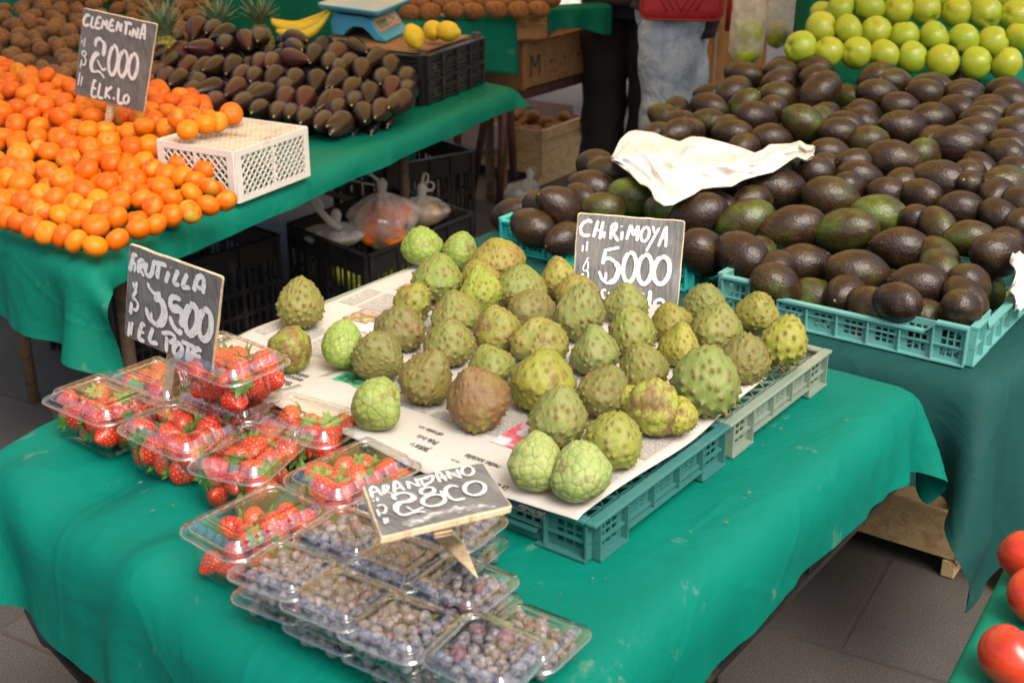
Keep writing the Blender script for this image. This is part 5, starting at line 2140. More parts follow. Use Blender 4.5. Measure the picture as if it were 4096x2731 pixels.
def punnet_meshes(hx, hy, hb, hl, r, rib, emb):
    NS = (max(6, int(2 * (hx - r) / 0.0042)), max(6, int(2 * (hy - r) / 0.0042)))
    P = rrect(hx, hy, r)

    def ring(inset, z, ribs=0.0, ph=0.0):
        o = []
        for x, y, nx, ny, s in rrect(hx, hy, r, inset=inset, ns=NS):
            d = ribs if (ribs and s >= 0 and ((s + ph) % rib) < rib * 0.30) else 0.0
            o.append((x - nx * d, y - ny * d, z))
        return o

    tp = 0.16 * hb  # taper of the base
    base = [ring(-0.0035, 0.0), ring(0.0015, 0.0008), ring(0.003, -0.003), ring(0.004, -0.006, 0.0012)]
    for q in (0.25, 0.5, 0.75, 0.92):
        base.append(ring(0.004 + tp * q, -0.006 - (hb - 0.006) * q, 0.0022 if q > 0.45 else 0.0010))
    base.append(ring(0.007 + tp, -hb, 0.0014))
    bv, bf = loft(base)
    bme = pymesh('base', bv, bf)
    lid = [ring(-0.0062, 0.0008), ring(-0.0062, 0.0022), ring(-0.001, 0.0026), ring(0.0005, 0.0045), ring(0.003, 0.0050), ring(0.0045, 0.0062),
           ring(0.0062, 0.0068, 0.0022), ring(0.0062 + hl * 0.22, hl * 0.66, 0.0026), ring(0.0062 + hl * 0.36, hl * 0.92, 0.0010), ring(0.0068 + hl * 0.45, hl * 0.985), ring(0.0085 + hl * 0.5, hl)]
    ins = 0.0215 if emb else 0.028
    lid += [ring(ins, hl + 0.0006), ring(ins + 0.0012, hl - 0.0010), ring(ins + 0.0026, hl - 0.0010), ring(ins + 0.0036, hl + 0.0006)]
    lv, lf = loft(lid)
    lme = pymesh('lid', lv, lf)
    ncap = len(lf) - 1
    # bright welded rims: the folded flange as its own thicker lip
    mb = MB()
    n = len(P)
    for (ins_, z0, th, w) in ((-0.0066, -0.0008, 0.0018, 0.0030), (0.0048, 0.0052, 0.0012, 0.0016)):
        v = []
        for (di, dz) in ((0, 0), (w, 0), (w, th), (0, th)):
            v += [(x - nx * (ins_ + di), y - ny * (ins_ + di), z0 + dz) for x, y, nx, ny, s in P]
        f = []
        for c in range(4):
            for k in range(n):
                f.append((c * n + k, c * n + (k + 1) % n, ((c + 1) % 4) * n + (k + 1) % n, ((c + 1) % 4) * n + k))
        mb.add(v, f)
    rme = pymesh('rim', mb.v, mb.f)
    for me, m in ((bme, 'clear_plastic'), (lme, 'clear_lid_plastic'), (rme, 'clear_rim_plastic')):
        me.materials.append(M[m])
        if me is lme:  # lid shoulder between ribs: white highlights put into a milkier, more reflective material
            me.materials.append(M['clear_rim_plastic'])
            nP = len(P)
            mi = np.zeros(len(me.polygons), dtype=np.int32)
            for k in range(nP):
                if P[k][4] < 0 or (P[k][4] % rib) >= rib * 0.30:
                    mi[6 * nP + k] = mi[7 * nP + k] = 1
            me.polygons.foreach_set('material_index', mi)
        zc = hl + 0.0005
        vz = [q.co.z for q in me.vertices]
        me.polygons.foreach_set('use_smooth', [not (len(p.vertices) > 4 or all(vz[i] > zc for i in p.vertices)) for p in me.polygons])
    return bme, lme, rme


SBX, SBY, SBB, SBL = 0.077, 0.056, 0.062, 0.019
BBX, BBY, BBB, BBL = 0.050, 0.0455, 0.031, 0.0125
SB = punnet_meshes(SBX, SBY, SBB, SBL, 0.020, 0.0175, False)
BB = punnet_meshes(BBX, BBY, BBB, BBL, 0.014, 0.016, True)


def punnet(meshes, name, label, p, yaw, tilt=(0, 0), cat='punnet', group=None):
    t = thing(name, label, cat, p, (tilt[0], tilt[1], yaw), group)
    for nm, me in zip(('base', 'lid', 'rim'), meshes):
        mesh = bpy.data.objects.new(nm, me)
        link(mesh, t)
    return t


def from_corners(left, near, right, z):
    """middle and heading of a rim seen by three of its corners (photo pixels)"""
    L_, N_, R_ = (at(*q, z) for q in (left, near, right))
    return L_, N_, R_


def spot(left, near, right, z, hx, hy, long_left):
    L_, N_, R_ = from_corners(left, near, right, z)
    c = (L_ + R_) / 2
    u = (N_ - L_) if long_left else (R_ - N_)
    v = (R_ - N_) if long_left else (L_ - N_)
    # average heading of both edges
    a1 = math.atan2(u.y, u.x)
    a2 = math.atan2(v.y, v.x) + (-math.pi / 2 if long_left else -math.pi / 2)
    d = (a2 - a1 + math.pi / 2) % math.pi - math.pi / 2
    return c, a1 + d * 0.4


def z34(off, s):
    return lambda x, y: (off[0] + x / s, off[1] + y / s)


Z4 = z34((0, 1350), 2.091)
Z5 = z34((700, 1300), 2.24)
Z7 = z34((700, 1850), 2.94)
SBZ = TOPZ + 0.003 + SBB
# left, near, right rim corners, rim height, long edge on the left?
SPUN = [
    ('leftmost strawberry punnet at the corner of the bright green table', Z4(415, 510), Z4(920, 755), Z4(1320, 560), SBZ, True),
    ('strawberry punnet right behind the wooden stake of the FRUTILLA sign', Z4(950, 345), Z4(1480, 545), Z4(1780, 420), SBZ, True),
    ('upper strawberry punnet stacked behind the FRUTILLA board', Z5(20, 300), Z5(520, 500), Z5(940, 335), SBZ + SBB + SBL * 0.9, True),
    ('strawberry punnet crushed beneath the stacked upper one', Z5(60, 690), Z5(620, 930), Z5(985, 690), SBZ, True),
    ('strawberry punnet in front of the stake of the FRUTILLA sign', Z4(1040, 775), Z4(1545, 1020), Z4(1990, 800), SBZ, True),
    ('strawberry punnet overlapping the newspaper below the lime green cherimoya', Z5(680, 915), Z5(1230, 1020), Z5(1690, 825), SBZ + 0.006, True),
    ('strawberry punnet turned squarely in the centre of the group with a bright lid edge', Z5(155, 1275), Z5(740, 1300), Z5(1195, 1010), SBZ + 0.003, False),
    ('strawberry punnet touching the left corner of the ARANDANO board', Z7(1355, 180), Z7(1880, 640), Z5(2150, 1285), SBZ + 0.002, False),
    ('nearest strawberry punnet, half empty, beside the blueberry punnets', Z7(95, 790), Z7(720, 1240), Z7(1795, 620), SBZ, False),
]


def strawberry_punnets():
    for i, (lab, l_, n_, r_, z, ll) in enumerate(SPUN):
        c, yaw = spot(l_, n_, r_, z, SBX, SBY, ll)
        c.z = z
        tl = (RNG.normal(0, 0.015), RNG.normal(0, 0.015))
        punnet(SB, 'strawberry_punnet', 'clear ' + lab, c, yaw, tl, 'punnet', 'clear strawberry punnets')
        cy, sy = math.cos(yaw), math.sin(yaw)
        short = lab.split(',')[0]
        P = []
        n = 26 if i != 8 else 15
        tries = 0
        while len(P) < n and tries < 1800:
            tries += 1
            top = len(P) >= (14 if i != 8 else 9)
            s = 0.0195 * RNG.uniform(0.82, 1.18)
            m = 0.0165 + (0.007 if not top and len(P) < 9 else 0.001)
            x, y = RNG.uniform(-SBX + m, SBX - m), RNG.uniform(-SBY + m, SBY - m)
            if i == 8 and x < -0.015 and top: continue
            z_ = -SBB + s + 0.002 + (0.016 if len(P) > 7 and not top else 0) if not top else RNG.uniform(-0.018, -0.006)
            if i == 8 and top: z_ -= 0.010
            q = np.array((x, y, z_))
            if P and min(np.linalg.norm((q - a) * (1, 1, 0.8)) for a in P) < 0.0255: continue
            P.append(q)
            ax = Vector((RNG.normal(), RNG.normal(), RNG.normal(-0.1, 0.35)))
            w = c + Vector((x * cy - y * sy, x * sy + y * cy, z_))
            strawberry(w, s, ax, 'red strawberry inside the ' + ' '.join(short.split()[:10]), 'strawberries in the ' + short)


strawberry_punnets()


# ------------------------------------------------------------------ blueberries
def blueberry_mesh(seed):
    v, f = ICO[4]
    ct = v[:, 2]
    th = np.arctan2(v[:, 1], v[:, 0])
    p = v * (1 + lump(v, 0.02, 2, seed))[:, None]
    p[:, 2] *= 0.88
    ring = np.exp(-((ct - 0.93) / 0.022) ** 2) * (0.75 + 0.25 * np.cos(5 * th + seed))
    pit = np.clip((ct - 0.95) / 0.05, 0, 1)
    p += v * (0.11 * ring - 0.16 * pit)[:, None]
    me = pymesh('blueberry', p, f)
    fattr(me, 'crown', np.clip(pit * 1.2 + ring * 0.35, 0, 1))
    me.materials.append(M['blueberry_skin'])
    me.polygons.foreach_set('use_smooth', [True] * len(me.polygons))
    return me


BLUE = [blueberry_mesh(i) for i in range(4)]
Z6 = z34((900, 2000), 1.568)
U, D_ = TOPZ + 0.003 + BBB * 2 + BBL + 0.002, TOPZ + 0.003 + BBB
BPUN = [
    ('blueberry punnet beside the nearest strawberry punnet', Z6(78, 490), Z6(400, 640), Z6(690, 395), U),
    ('blueberry punnet with a leaf under its lid, left of the ARANDANO board', Z6(475, 265), Z6(795, 395), Z6(1080, 170), U),
    ('blueberry punnet just below the ARANDANO board, dark blue at its back', Z6(795, 425), Z6(1110, 570), Z6(1395, 350), U),
    ('second blueberry punnet of the left edge, counted from the strawberries', Z6(405, 660), Z6(760, 855), Z6(1040, 580), U),
    ('blueberry punnet in the front middle, third of the left edge', Z6(750, 845), Z6(1160, 1055), Z6(1440, 750), U),
    ('blueberry punnet under the pointed tip of the ARANDANO stake', Z6(1160, 575), Z6(1510, 755), Z6(1780, 490), U),
    ('blueberry punnet lying low at the right end of the group', Z6(1600, 930), Z6(1935, 1075), Z6(2235, 800), D_),
    ('nearest blueberry punnet, lifted and tilted at the front edge', Z6(1300, 1035), Z6(1690, 1200), Z6(1985, 895), U + 0.008),
    ('blueberry punnet shaded behind the wooden stake of the ARANDANO board', Z6(1140, 190), Z6(1480, 330), Z6(1720, 125), U),
]
BLOW = [
    ('lower blueberry punnet under the one beside the strawberries', Z6(98, 625), Z6(430, 770), Z6(700, 530), D_),
    ('lower blueberry punnet under the second one of the left edge', Z6(418, 800), Z6(770, 995), Z6(1050, 720), D_),
    ('lower blueberry punnet under the front middle one', Z6(792, 995), Z6(1180, 1190), Z6(1450, 900), D_),
    ('lower blueberry punnet under the stake tip punnet', Z6(1190, 690), Z6(1540, 880), Z6(1812, 612), D_),
    ('lower blueberry punnet behind the foot of the ARANDANO stake', Z6(1160, 330), Z6(1500, 455), Z6(1725, 255), D_),
    ('lower blueberry punnet at the bottom edge beneath the nearest one', Z6(1240, 1140), Z6(1600, 1290), Z6(1890, 1000), D_),
    ('blueberry punnet peeping out behind the left end of the ARANDANO board', Z6(820, 40), Z6(1100, 150), Z6(1330, -30), D_ + 0.01),
    ('lower blueberry punnet under the leaf marked one', Z6(500, 400), Z6(810, 520), Z6(1090, 300), D_),
    ('lower blueberry punnet under the dark blue one', Z6(810, 560), Z6(1130, 700), Z6(1410, 480), D_),
]


def blueberry_punnets():
    mass = MB()
    def fill(i, c, yaw, tl, lab, solo):
        cy, sy = math.cos(yaw), math.sin(yaw)
        P = []
        tries = 0
        m = Euler((tl[0], tl[1], yaw)).to_matrix()
        want = 62 if solo else 46
        while len(P) < want and tries < 3200:
            tries += 1
            s = 0.0080 * RNG.uniform(0.78, 1.2)
            layer = 0 if len(P) < want * 0.45 and tries < 500 else 1
            mg = 0.0135 if layer == 0 else 0.0125
            x, y = RNG.uniform(-BBX + mg, BBX - mg), RNG.uniform(-BBY + mg, BBY - mg)
            z_ = (-BBB + s + 0.002 + RNG.uniform(0, 0.005)) if layer == 0 else RNG.uniform(-0.010, 0.000)
            q = np.array((x, y, z_))
            if P and min(np.linalg.norm(q - a) for a in P) < 0.0117: continue
            P.append(q)
            w = c + m @ Vector((x, y, z_))
            up = Vector((RNG.normal(0, 0.8), RNG.normal(0, 0.8) - 0.3, RNG.normal(0.5, 0.7)))
            rot = Vector((0, 0, 1)).rotation_difference(up.normalized())
            tone = float(RNG.uniform(0.75, 1.2))
            col = np.array((0.275, 0.25, 0.265)) * tone
            if RNG.random() < 0.09: col = np.array((0.30, 0.13, 0.16))
            if solo and layer == 1 and solo_count[0] < 300:
                solo_count[0] += 1
                inst('blueberry', BLUE[int(RNG.integers(4))], w, s, rot, 'blueberry inside the ' + lab[:-1] if lab.endswith(',') else 'blueberry inside the ' + ' '.join(lab.split(',')[0].split()[:12]), 'blueberry', 'blueberries of the ' + lab.split(',')[0], tuple(col))
            else:
                me = BLUE[int(RNG.integers(4))]
                vs = np.zeros(len(me.vertices) * 3)
                me.vertices.foreach_get('co', vs)
                vs = vs.reshape(-1, 3) * s
                rm = np.array(rot.to_matrix())
                BV.append(vs @ rm.T + np.array(w))
    solo_count = [0]
    BV = []
    for i, (lab, l_, n_, r_, z) in enumerate(BPUN + BLOW):
        c, yaw = spot(l_, n_, r_, z, BBX, BBY, True)
        c.z = z
        tl = (RNG.normal(0, 0.012), RNG.normal(0, 0.012))
        if 'tilted' in lab: tl = (0.07, 0.05)
        punnet(BB, 'blueberry_punnet', 'clear ' + lab, c, yaw, tl, 'punnet', 'clear blueberry punnets')
        fill(i, c, yaw, tl, lab, i < len(BPUN))
    nv = len(BLUE[0].vertices)
    faces = np.array([list(p.vertices) for p in BLUE[0].polygons])
    V = np.concatenate(BV)
    F = np.concatenate([faces + k * nv for k in range(len(BV))])
    me = pymesh('blueberries', V, F)
    me.materials.append(M['blueberry_skin'])
    me.polygons.foreach_set('use_smooth', [True] * len(me.polygons))
    cr = np.zeros(nv, dtype=np.float32)
    BLUE[0].attributes['crown'].data.foreach_get('value', cr)
    fattr(me, 'crown', np.tile(cr, len(BV)))
    o = bpy.data.objects.new('blueberries', me)
    link(o)
    o.color = (0.25, 0.23, 0.245, 1)
    tag(o, 'mass of blueberries filling the lower layers of the clear punnets', 'blueberries', kind='stuff')


blueberry_punnets()
# ================================================================== price boards
def catmull(pts, n=7):
    if len(pts) < 3: return [Vector(p) for p in pts]
    P = [Vector(p) for p in pts]
    P = [P[0] * 2 - P[1]] + P + [P[-1] * 2 - P[-2]]
    out = []
    for i in range(1, len(P) - 2):
        for k in range(n):
            t = k / n
            a, b, c, d = P[i - 1:i + 3]
            out.append(0.5 * ((2 * b) + (c - a) * t + (2 * a - 5 * b + 4 * c - d) * t * t + (3 * b - a - 3 * c + d) * t ** 3))
    out.append(P[-2])
    return out


def ell(cx, cy, rx, ry, w, tilt=0.0):
    p = []
    for k in range(17):
        an = 2 * math.pi * k / 16 - 1.9
        x, y = rx * math.cos(an), ry * math.sin(an)
        ct, st = math.cos(R(tilt)), math.sin(R(tilt))
        p.append((cx + x * ct - y * st, cy + x * st + y * ct))
    return (p, w)


def plane_rect(corners, dref):
    """four corners of a board from their pixels: the depths that make them a parallelogram"""
    r_ = [np.array(ray(*c)) for c in corners]
    # d0 r0 - d1 r1 + d2 r2 - d3 r3 = 0 with d0 = 1
    A = np.stack([-r_[1], r_[2], -r_[3]], 1)
    d = np.linalg.solve(A, -r_[0])
    d = np.array([1, *d])
    d *= dref / d.mean()
    return [Vector((0, 0, CAM_H)) + Vector(r_[i] * d[i]) for i in range(4)]


def board(name, label, corners, dref, off, s, strokes, thick=0.003, seed=0, flatten=None, smear=()):
    C = plane_rect(corners, dref)
    if flatten is not None: C = flatten(C)
    o = (C[0] + C[1] + C[2] + C[3]) / 4
    ex = ((C[1] - C[0]) + (C[2] - C[3])).normalized()
    ey = ((C[0] - C[3]) + (C[1] - C[2]))
    ey = (ey - ex * ey.dot(ex)).normalized()
    en = ex.cross(ey)
    rot = Matrix((ex, ey, en)).transposed().to_quaternion()
    t = thing(name, label, 'price sign', o, rot, 'hand painted price boards')
    loc = lambda p: Vector(((p - o).dot(ex), (p - o).dot(ey)))
    q = [loc(c) for c in C]
    # board with rounded corners and a bare wooden edge
    rg = random.Random(seed)
    out = []
    for i in range(4):
        a, b, c = q[i - 1], q[i], q[(i + 1) % 4]
        r_ = 0.006
        p0, p1 = b + (a - b).normalized() * r_, b + (c - b).normalized() * r_
        for k in range(5):
            u = k / 4
            out.append((p0 * (1 - u) ** 2 + b * 2 * u * (1 - u) + p1 * u * u))
        nxt = c + (b - c).normalized() * r_
        for k in range(1, 12):
            e = p1.lerp(nxt, k / 12)
            nn = Vector((-(c - b).y, (c - b).x)).normalized()
            out.append(e + nn * rg.uniform(-0.0006, 0.0006))
    n = len(out)
    cen = sum(out, Vector((0, 0))) / n
    fr = [cen + (p - cen) * (1 - 0.0022 / max(0.01, (p - cen).length)) for p in out]
    mb = MB()
    v = [(p.x, p.y, 0) for p in fr] + [(p.x, p.y, -0.0012) for p in out] + [(p.x, p.y, -thick) for p in out]
    # winding: corners run clockwise seen from the front
    f = [tuple(range(n))[::-1]]
    mi = [0]
    for lv in (0, 1):
        for k in range(n):
            f.append((lv * n + k, lv * n + (k + 1) % n, (lv + 1) * n + (k + 1) % n, (lv + 1) * n + k)); mi.append(1)
    f.append(tuple(2 * n + k for k in range(n))); mi.append(1)
    mb.v, mb.f, mb.m = v, f, mi
    mb.build('board', [M['slate_board'], M['stake_wood']], t)

    def to_board(x, y):
        d = ray(off[0] + x / s, off[1] + y / s)
        c0 = Vector((0, 0, CAM_H))
        tt = (o - c0).dot(en) / d.dot(en)
        return loc(c0 + d * tt)

    sc = (to_board(100, 0) - to_board(0, 0)).length / 100

    def paint(strokes, name, mat, z0, rough=0.12):
        mb = MB()
        for si, st in enumerate(strokes):
            pts, w = st
            if len(pts) == 1: pts = [pts[0], (pts[0][0] + 1, pts[0][1] + 1)]
            line = [to_board(*p) for p in catmull(pts)]
            # even spacing
            res = [line[0]]
            for p in line[1:]:
                dd = (p - res[-1]).length
                m = max(1, int(dd / 0.0012))
                a = res[-1]
                res += [a.lerp(p, k / m) for k in range(1, m + 1)]
            hw = w * sc / 2
            L, Rr = [], []
            nn = len(res)
            for i, p in enumerate(res):
                tdir = (res[min(i + 1, nn - 1)] - res[max(i - 1, 0)])
                tdir = tdir.normalized() if tdir.length > 1e-9 else Vector((1, 0))
                nv = Vector((-tdir.y, tdir.x))
                e = min(i, nn - 1 - i) / max(1, hw / 0.0012)
                k = math.sqrt(max(0.12, 1 - (1 - min(1, e)) ** 2))
                L.append(p + nv * hw * k * (1 + rg.uniform(-rough, rough)))
                Rr.append(p - nv * hw * k * (1 + rg.uniform(-rough, rough)))
            z = z0 + 0.00006 * si
            v = [(p.x, p.y, z) for p in L] + [(p.x, p.y, z) for p in Rr]
            f = [(i, nn + i, nn + i + 1, i + 1) for i in range(nn - 1)]
            mb.add(v, f)
        mb.build(name, M[mat], t)

    paint(strokes, 'lettering', 'white_paint', 0.0006)
    for q in smear: paint([q], 'smeared_paint', 'smeared_paint', 0.0004, 0.4)
    return t, o, ex, ey, en, to_board


def stake(t, pts2, w, d, mat='stake_wood', z=-0.006, point=False):
    """flat wooden stake on the back of a board: pts2 = (top, bottom) in board coordinates"""
    a, b = pts2
    dr = (b - a).normalized()
    nn = Vector((-dr.y, dr.x))
    mb = MB()
    rows = [(a, w), (a.lerp(b, 0.55), w), (b, w * (0.12 if point else 0.92))]
    v = []
    for p, ww in rows:
        for sx, zz in ((-1, z), (1, z), (1, z - d), (-1, z - d)):
            q = p + nn * sx * ww / 2
            v.append((q.x, q.y, zz - 0.0004))
    f = [(0, 1, 2, 3)] + [(i * 4 + k, i * 4 + (k + 1) % 4, i * 4 + 4 + (k + 1) % 4, i * 4 + 4 + k) for i in range(2) for k in range(4)] + [(11, 10, 9, 8)]
    mb.add(v, f)
    o = mb.build('stake', M[mat], t, bevel=0.001)
    return o


def price_boards():
    # CLEMENTINA
    W = 30
    st = [([(290,155),(240,150),(200,210),(197,265),(225,295),(280,280)],W),([(328,165),(303,305),(350,322)],W),([(455,190),(402,188),(365,318),(435,338)],W),([(385,255),(425,262)],26),
          ([(447,345),(482,215)],W),([(482,215),(500,300)],W),([(500,300),(535,220)],W),([(535,220),(530,352)],W),([(635,225),(592,228),(562,350),(645,368)],W),([(585,292),(625,298)],26),
          ([(660,375),(692,235)],W),([(692,235),(725,385)],W),([(725,385),(745,262)],W),([(780,250),(890,272)],W),([(815,262),(792,430)],34),([(868,365),(852,440)],26),([(890,300),(893,303)],26),
          ([(888,460),(915,335)],W),([(915,335),(958,480)],W),([(958,480),(982,325)],W),([(1000,490),(1050,305),(1078,315),(1065,500)],W),([(1020,415),(1068,420)],24),
          ([(370,600),(375,520),(425,480),(480,530)],38),([(480,510),(500,590),(480,730)],52),([(430,700),(375,705),(320,800),(312,900),(345,965)],52),([(345,955),(425,950),(500,1045)],26),([(395,780),(470,920),(525,905)],26),
          ell(625,790,62,205,40,6),ell(765,838,62,182,40,6),ell(910,873,62,175,40,6),
          ([(190,495),(178,555)],16),([(228,470),(208,600)],16),([(210,730),(178,690),(210,655),(238,690),(218,740),(238,790),(215,855),(180,840)],18),([(180,780),(155,900)],18),([(152,960),(125,1145)],18),([(186,1015),(165,1150)],18),
          ([(390,1082),(352,1095),(318,1288),(395,1312)],W),([(345,1185),(385,1190)],24),([(442,1112),(415,1300),(485,1328)],W),([(537,1165),(510,1332)],W),([(612,1162),(528,1250),(590,1335)],W),([(645,1250),(648,1254)],30),([(637,1310),(637,1350)],28),([(708,1180),(700,1385),(775,1395)],W + 4),ell(815,1340,36,58,30,8)]
    C = [(280 + x / 3.563, 20 + y / 3.563) for x, y in ((193, 42), (1245, 275), (1055, 1540), (55, 1275))]
    t, o, ex, ey, en, tb = board('price_sign', 'grey slate price board CLEMENTINA 2000 EL KILO stuck in the clementine heap', C, 3.36, (280, 20), 3.563, st, seed=1)
    stake(t, (tb(560, 1300), tb(500, 1700)), 0.020, 0.010)

    # FRUTILLA
    W = 36
    st = [([(168,145),(150,225),(115,358)],W),([(160,155),(206,185)],30),([(150,262),(192,275)],26),([(185,285),(170,372)],20),([(225,232),(216,382)],W),([(225,238),(275,242),(268,292),(225,312)],W),([(225,312),(285,422)],30),
          ([(322,262),(300,345),(330,412),(372,390),(392,300),(396,255)],W),([(385,252),(548,292)],W),([(460,282),(436,445)],40),([(575,365),(537,492)],W),([(600,310),(606,316)],62),([(686,348),(635,490),(702,516)],W),([(790,388),(738,532),(800,548),(816,576)],W),
          ([(865,590),(905,450),(955,420),(985,475),(970,622)],40),([(900,540),(975,565)],34),
          ([(330,488),(358,560),(420,622),(482,610)],30),([(475,610),(440,670),(410,690)],52),([(440,660),(510,740),(525,860),(490,955),(440,965)],66),([(312,775),(345,890),(415,965),(470,985)],44),([(375,830),(380,920),(420,960)],26),
          ([(722,682),(612,665),(592,790)],40),([(592,790),(700,805),(745,900),(720,1000)],66),([(590,870),(622,975),(690,1062),(735,1050)],46),ell(842,920,72,165,56,5),ell(1002,978,72,172,50,4),
          ([(165,480),(190,560),(212,480)],28),([(210,570),(165,660),(205,690)],26),([(150,715),(136,855)],34),([(200,690),(226,750),(200,808),(165,790)],24),([(128,945),(110,1110)],26),([(162,940),(140,1095)],26),
          ([(312,982),(268,980),(236,1132),(302,1162)],W),([(255,1062),(300,1066)],28),([(400,1012),(362,1160),(458,1196)],W),([(562,1112),(552,1290)],W),([(500,1072),(600,1072),(658,1130),(590,1192)],32),ell(690,1262,48,70,44,5),([(732,1168),(890,1240)],W),([(812,1212),(792,1400)],W),([(968,1272),(892,1262),(842,1400),(980,1458)],44),([(872,1332),(960,1345)],34)]
    C = [(480 + x / 2.904, 960 + y / 2.904) for x, y in ((105, 38), (1198, 432), (1070, 1550), (45, 1112))]
    t, o, ex, ey, en, tb = board('price_sign', 'dark slate price board FRUTILLA 3500 EL POTE on a stake among the strawberries', C, 1.86, (480, 960), 2.904, st, seed=2)
    b = tb(470, 2080)
    stake(t, (tb(580, 1150), b), 0.0205, 0.015)

    # CHIRIMOYA
    W = 46
    st = [([(362,222),(300,188),(215,245),(188,325),(230,402),(335,405)],W),([(447,190),(375,435)],W),([(520,200),(470,462)],W),([(420,330),(500,335)],34),([(540,345),(525,450)],40),([(560,278),(563,282)],46),
          ([(650,255),(625,462)],W),([(640,262),(712,242),(700,322),(650,352)],W),([(650,352),(742,495)],W),([(800,345),(785,475)],W),([(788,265),(792,285)],48),([(858,470),(925,255)],W),([(925,255),(962,412)],W),([(962,412),(1032,262)],W),([(1032,262),(1010,490)],W),
          ell(1130,390,56,105,42,14),([(1245,268),(1265,372)],36),([(1340,292),(1205,530),(1143,642)],38),([(1322,570),(1430,285)],42),([(1445,270),(1430,580)],42),([(1370,440),(1440,445)],34),
          ([(755,582),(530,628)],44),([(550,635),(510,830)],54),([(530,760),(610,740),(700,800)],50),([(690,780),(745,900),(690,1050),(590,1105)],74),([(590,1112),(510,1050),(455,925)],44),([(560,940),(555,1060)],40),
          ell(905,870,92,215,60,6),ell(1128,900,100,212,62,6),ell(1372,915,112,200,66,10),([(228,545),(213,645)],28),([(291,490),(275,635)],28),
          ([(305,722),(232,860),(238,918),(292,900),(298,780)],20),([(290,915),(302,1000),(270,1075),(218,965),(195,1115)],24),
          ([(565,1200),(505,1212),(515,1300),(565,1332)],36),([(600,1225),(600,1290)],30),([(1000,1190),(1010,1232)],40),([(1097,1240),(1086,1335)],50),([(1205,1205),(1178,1490)],60),ell(1335,1400,70,60,46,-20)]
    C = [(2270 + x / 3.646, 830 + y / 3.646) for x, y in ((150, 72), (1722, 192), (1600, 1590), (46, 1470))]
    t, o, ex, ey, en, tb = board('price_sign', 'slate price board CHIRIMOYA 5000 EL KILO behind the cherimoya heap', C, 2.30, (2270, 830), 3.646, st, seed=3)
    stake(t, (tb(800, 1300), tb(800, 1760)), 0.024, 0.012)

    # ARANDANO
    W = 34
    st = [([(215,520),(186,430),(208,385),(255,400),(325,490)],W),([(205,458),(290,432)],28),([(338,372),(352,472)],W),([(336,372),(395,372),(390,420),(352,440)],30),([(352,440),(460,472)],28),([(476,455),(472,350),(502,322),(592,430)],W),([(482,412),(562,392)],28),
          ([(655,412),(625,322)],W),([(625,322),(775,386)],W),([(775,386),(725,290)],W),([(752,308),(940,252)],30),([(940,252),(925,320),(822,382)],30),([(822,382),(792,300)],28),([(830,300),(900,295)],26),([(1022,336),(982,242),(1012,215),(1100,320)],W),([(1000,292),(1082,275)],26),
          ([(1150,300),(1100,205)],W),([(1100,205),(1270,290)],W),([(1270,290),(1225,185)],W),ell(1355,205,72,56,34,0),
          ([(478,555),(462,505),(560,470),(670,480)],44),([(660,475),(705,530),(640,575),(545,585)],58),([(545,580),(492,640),(502,705)],60),([(502,705),(580,742),(740,700),(850,702)],36),([(620,640),(710,688),(825,645)],26),
          ell(870,450,84,44,40,-8),ell(945,565,138,68,44,-8),([(1245,400),(1150,388),(1088,440),(1120,510),(1200,562),(1320,540)],44),([(1030,450),(1090,560)],34),ell(1440,420,125,84,46,-4),
          ([(212,565),(226,582)],28),([(266,535),(267,582)],24),([(262,640),(322,622),(370,660),(350,722),(295,720)],26),([(262,680),(290,762)],22),([(346,785),(360,856)],24),([(384,785),(386,842)],24)]
    C = [(1420 + x / 3.015, 1820 + y / 3.015) for x, y in ((85, 358), (1545, 88), (1905, 612), (318, 985))]
    sm = [([(610, 850), (760, 780), (960, 710)], 120), ([(940, 720), (1200, 660), (1400, 640)], 100), ([(1380, 640), (1520, 610), (1700, 625)], 70), ([(1290, 190), (1150, 250), (1010, 270)], 110), ([(1240, 700), (1220, 610)], 60)]
    t, o, ex, ey, en, tb = board('price_sign', 'dark slate price board ARANDANO 2800 tilted over the blueberry punnets', C, 1.385, (1420, 1820), 3.015, st, thick=0.007, seed=4, smear=sm)
    # its stake leans out towards the table front, tip resting on a punnet lid
    mb = MB()
    a, a2 = tb(985, 842), tb(1205, 800)
    inv = lambda p: Vector(((p - o).dot(ex), (p - o).dot(ey), (p - o).dot(en)))
    tip = inv(at(1420 + 1478 / 3.015, 1820 + 1478 / 3.015, U + 0.022))
    mid_l, mid_r = inv(at(1420 + 1045 / 3.015, 1820 + 1050 / 3.015, U + 0.026)), inv(at(1420 + 1315 / 3.015, 1820 + 1040 / 3.015, U + 0.026))
    top_l, top_r = Vector((a.x, a.y, 0.0)), Vector((a2.x, a2.y, 0.0))
    tl2, tr2 = Vector((tb(900, 640).x, tb(900, 640).y, -0.016)), Vector((tb(1120, 600).x, tb(1120, 600).y, -0.016))
    rows = [(tl2, tr2), (top_l + Vector((0, 0, -0.0105)), top_r + Vector((0, 0, -0.0105))), (mid_l, mid_r), (tip, tip + Vector((0.0025, 0.001, 0)))]
    v = []
    dn = Vector((0, 0, -0.0035))
    for l_, r_ in rows: v += [l_, r_, r_ + dn * (0.3 if l_ is tip else 1), l_ + dn * (0.3 if l_ is tip else 1)]
    f = [(0, 1, 2, 3)] + [(i * 4 + k, i * 4 + (k + 1) % 4, i * 4 + 4 + (k + 1) % 4, i * 4 + 4 + k) for i in range(3) for k in range(4)] + [(15, 14, 13, 12)]
    mb.add(v, f)
    mb.build('stake', M['stake_wood'], t, bevel=0.001)


price_boards()


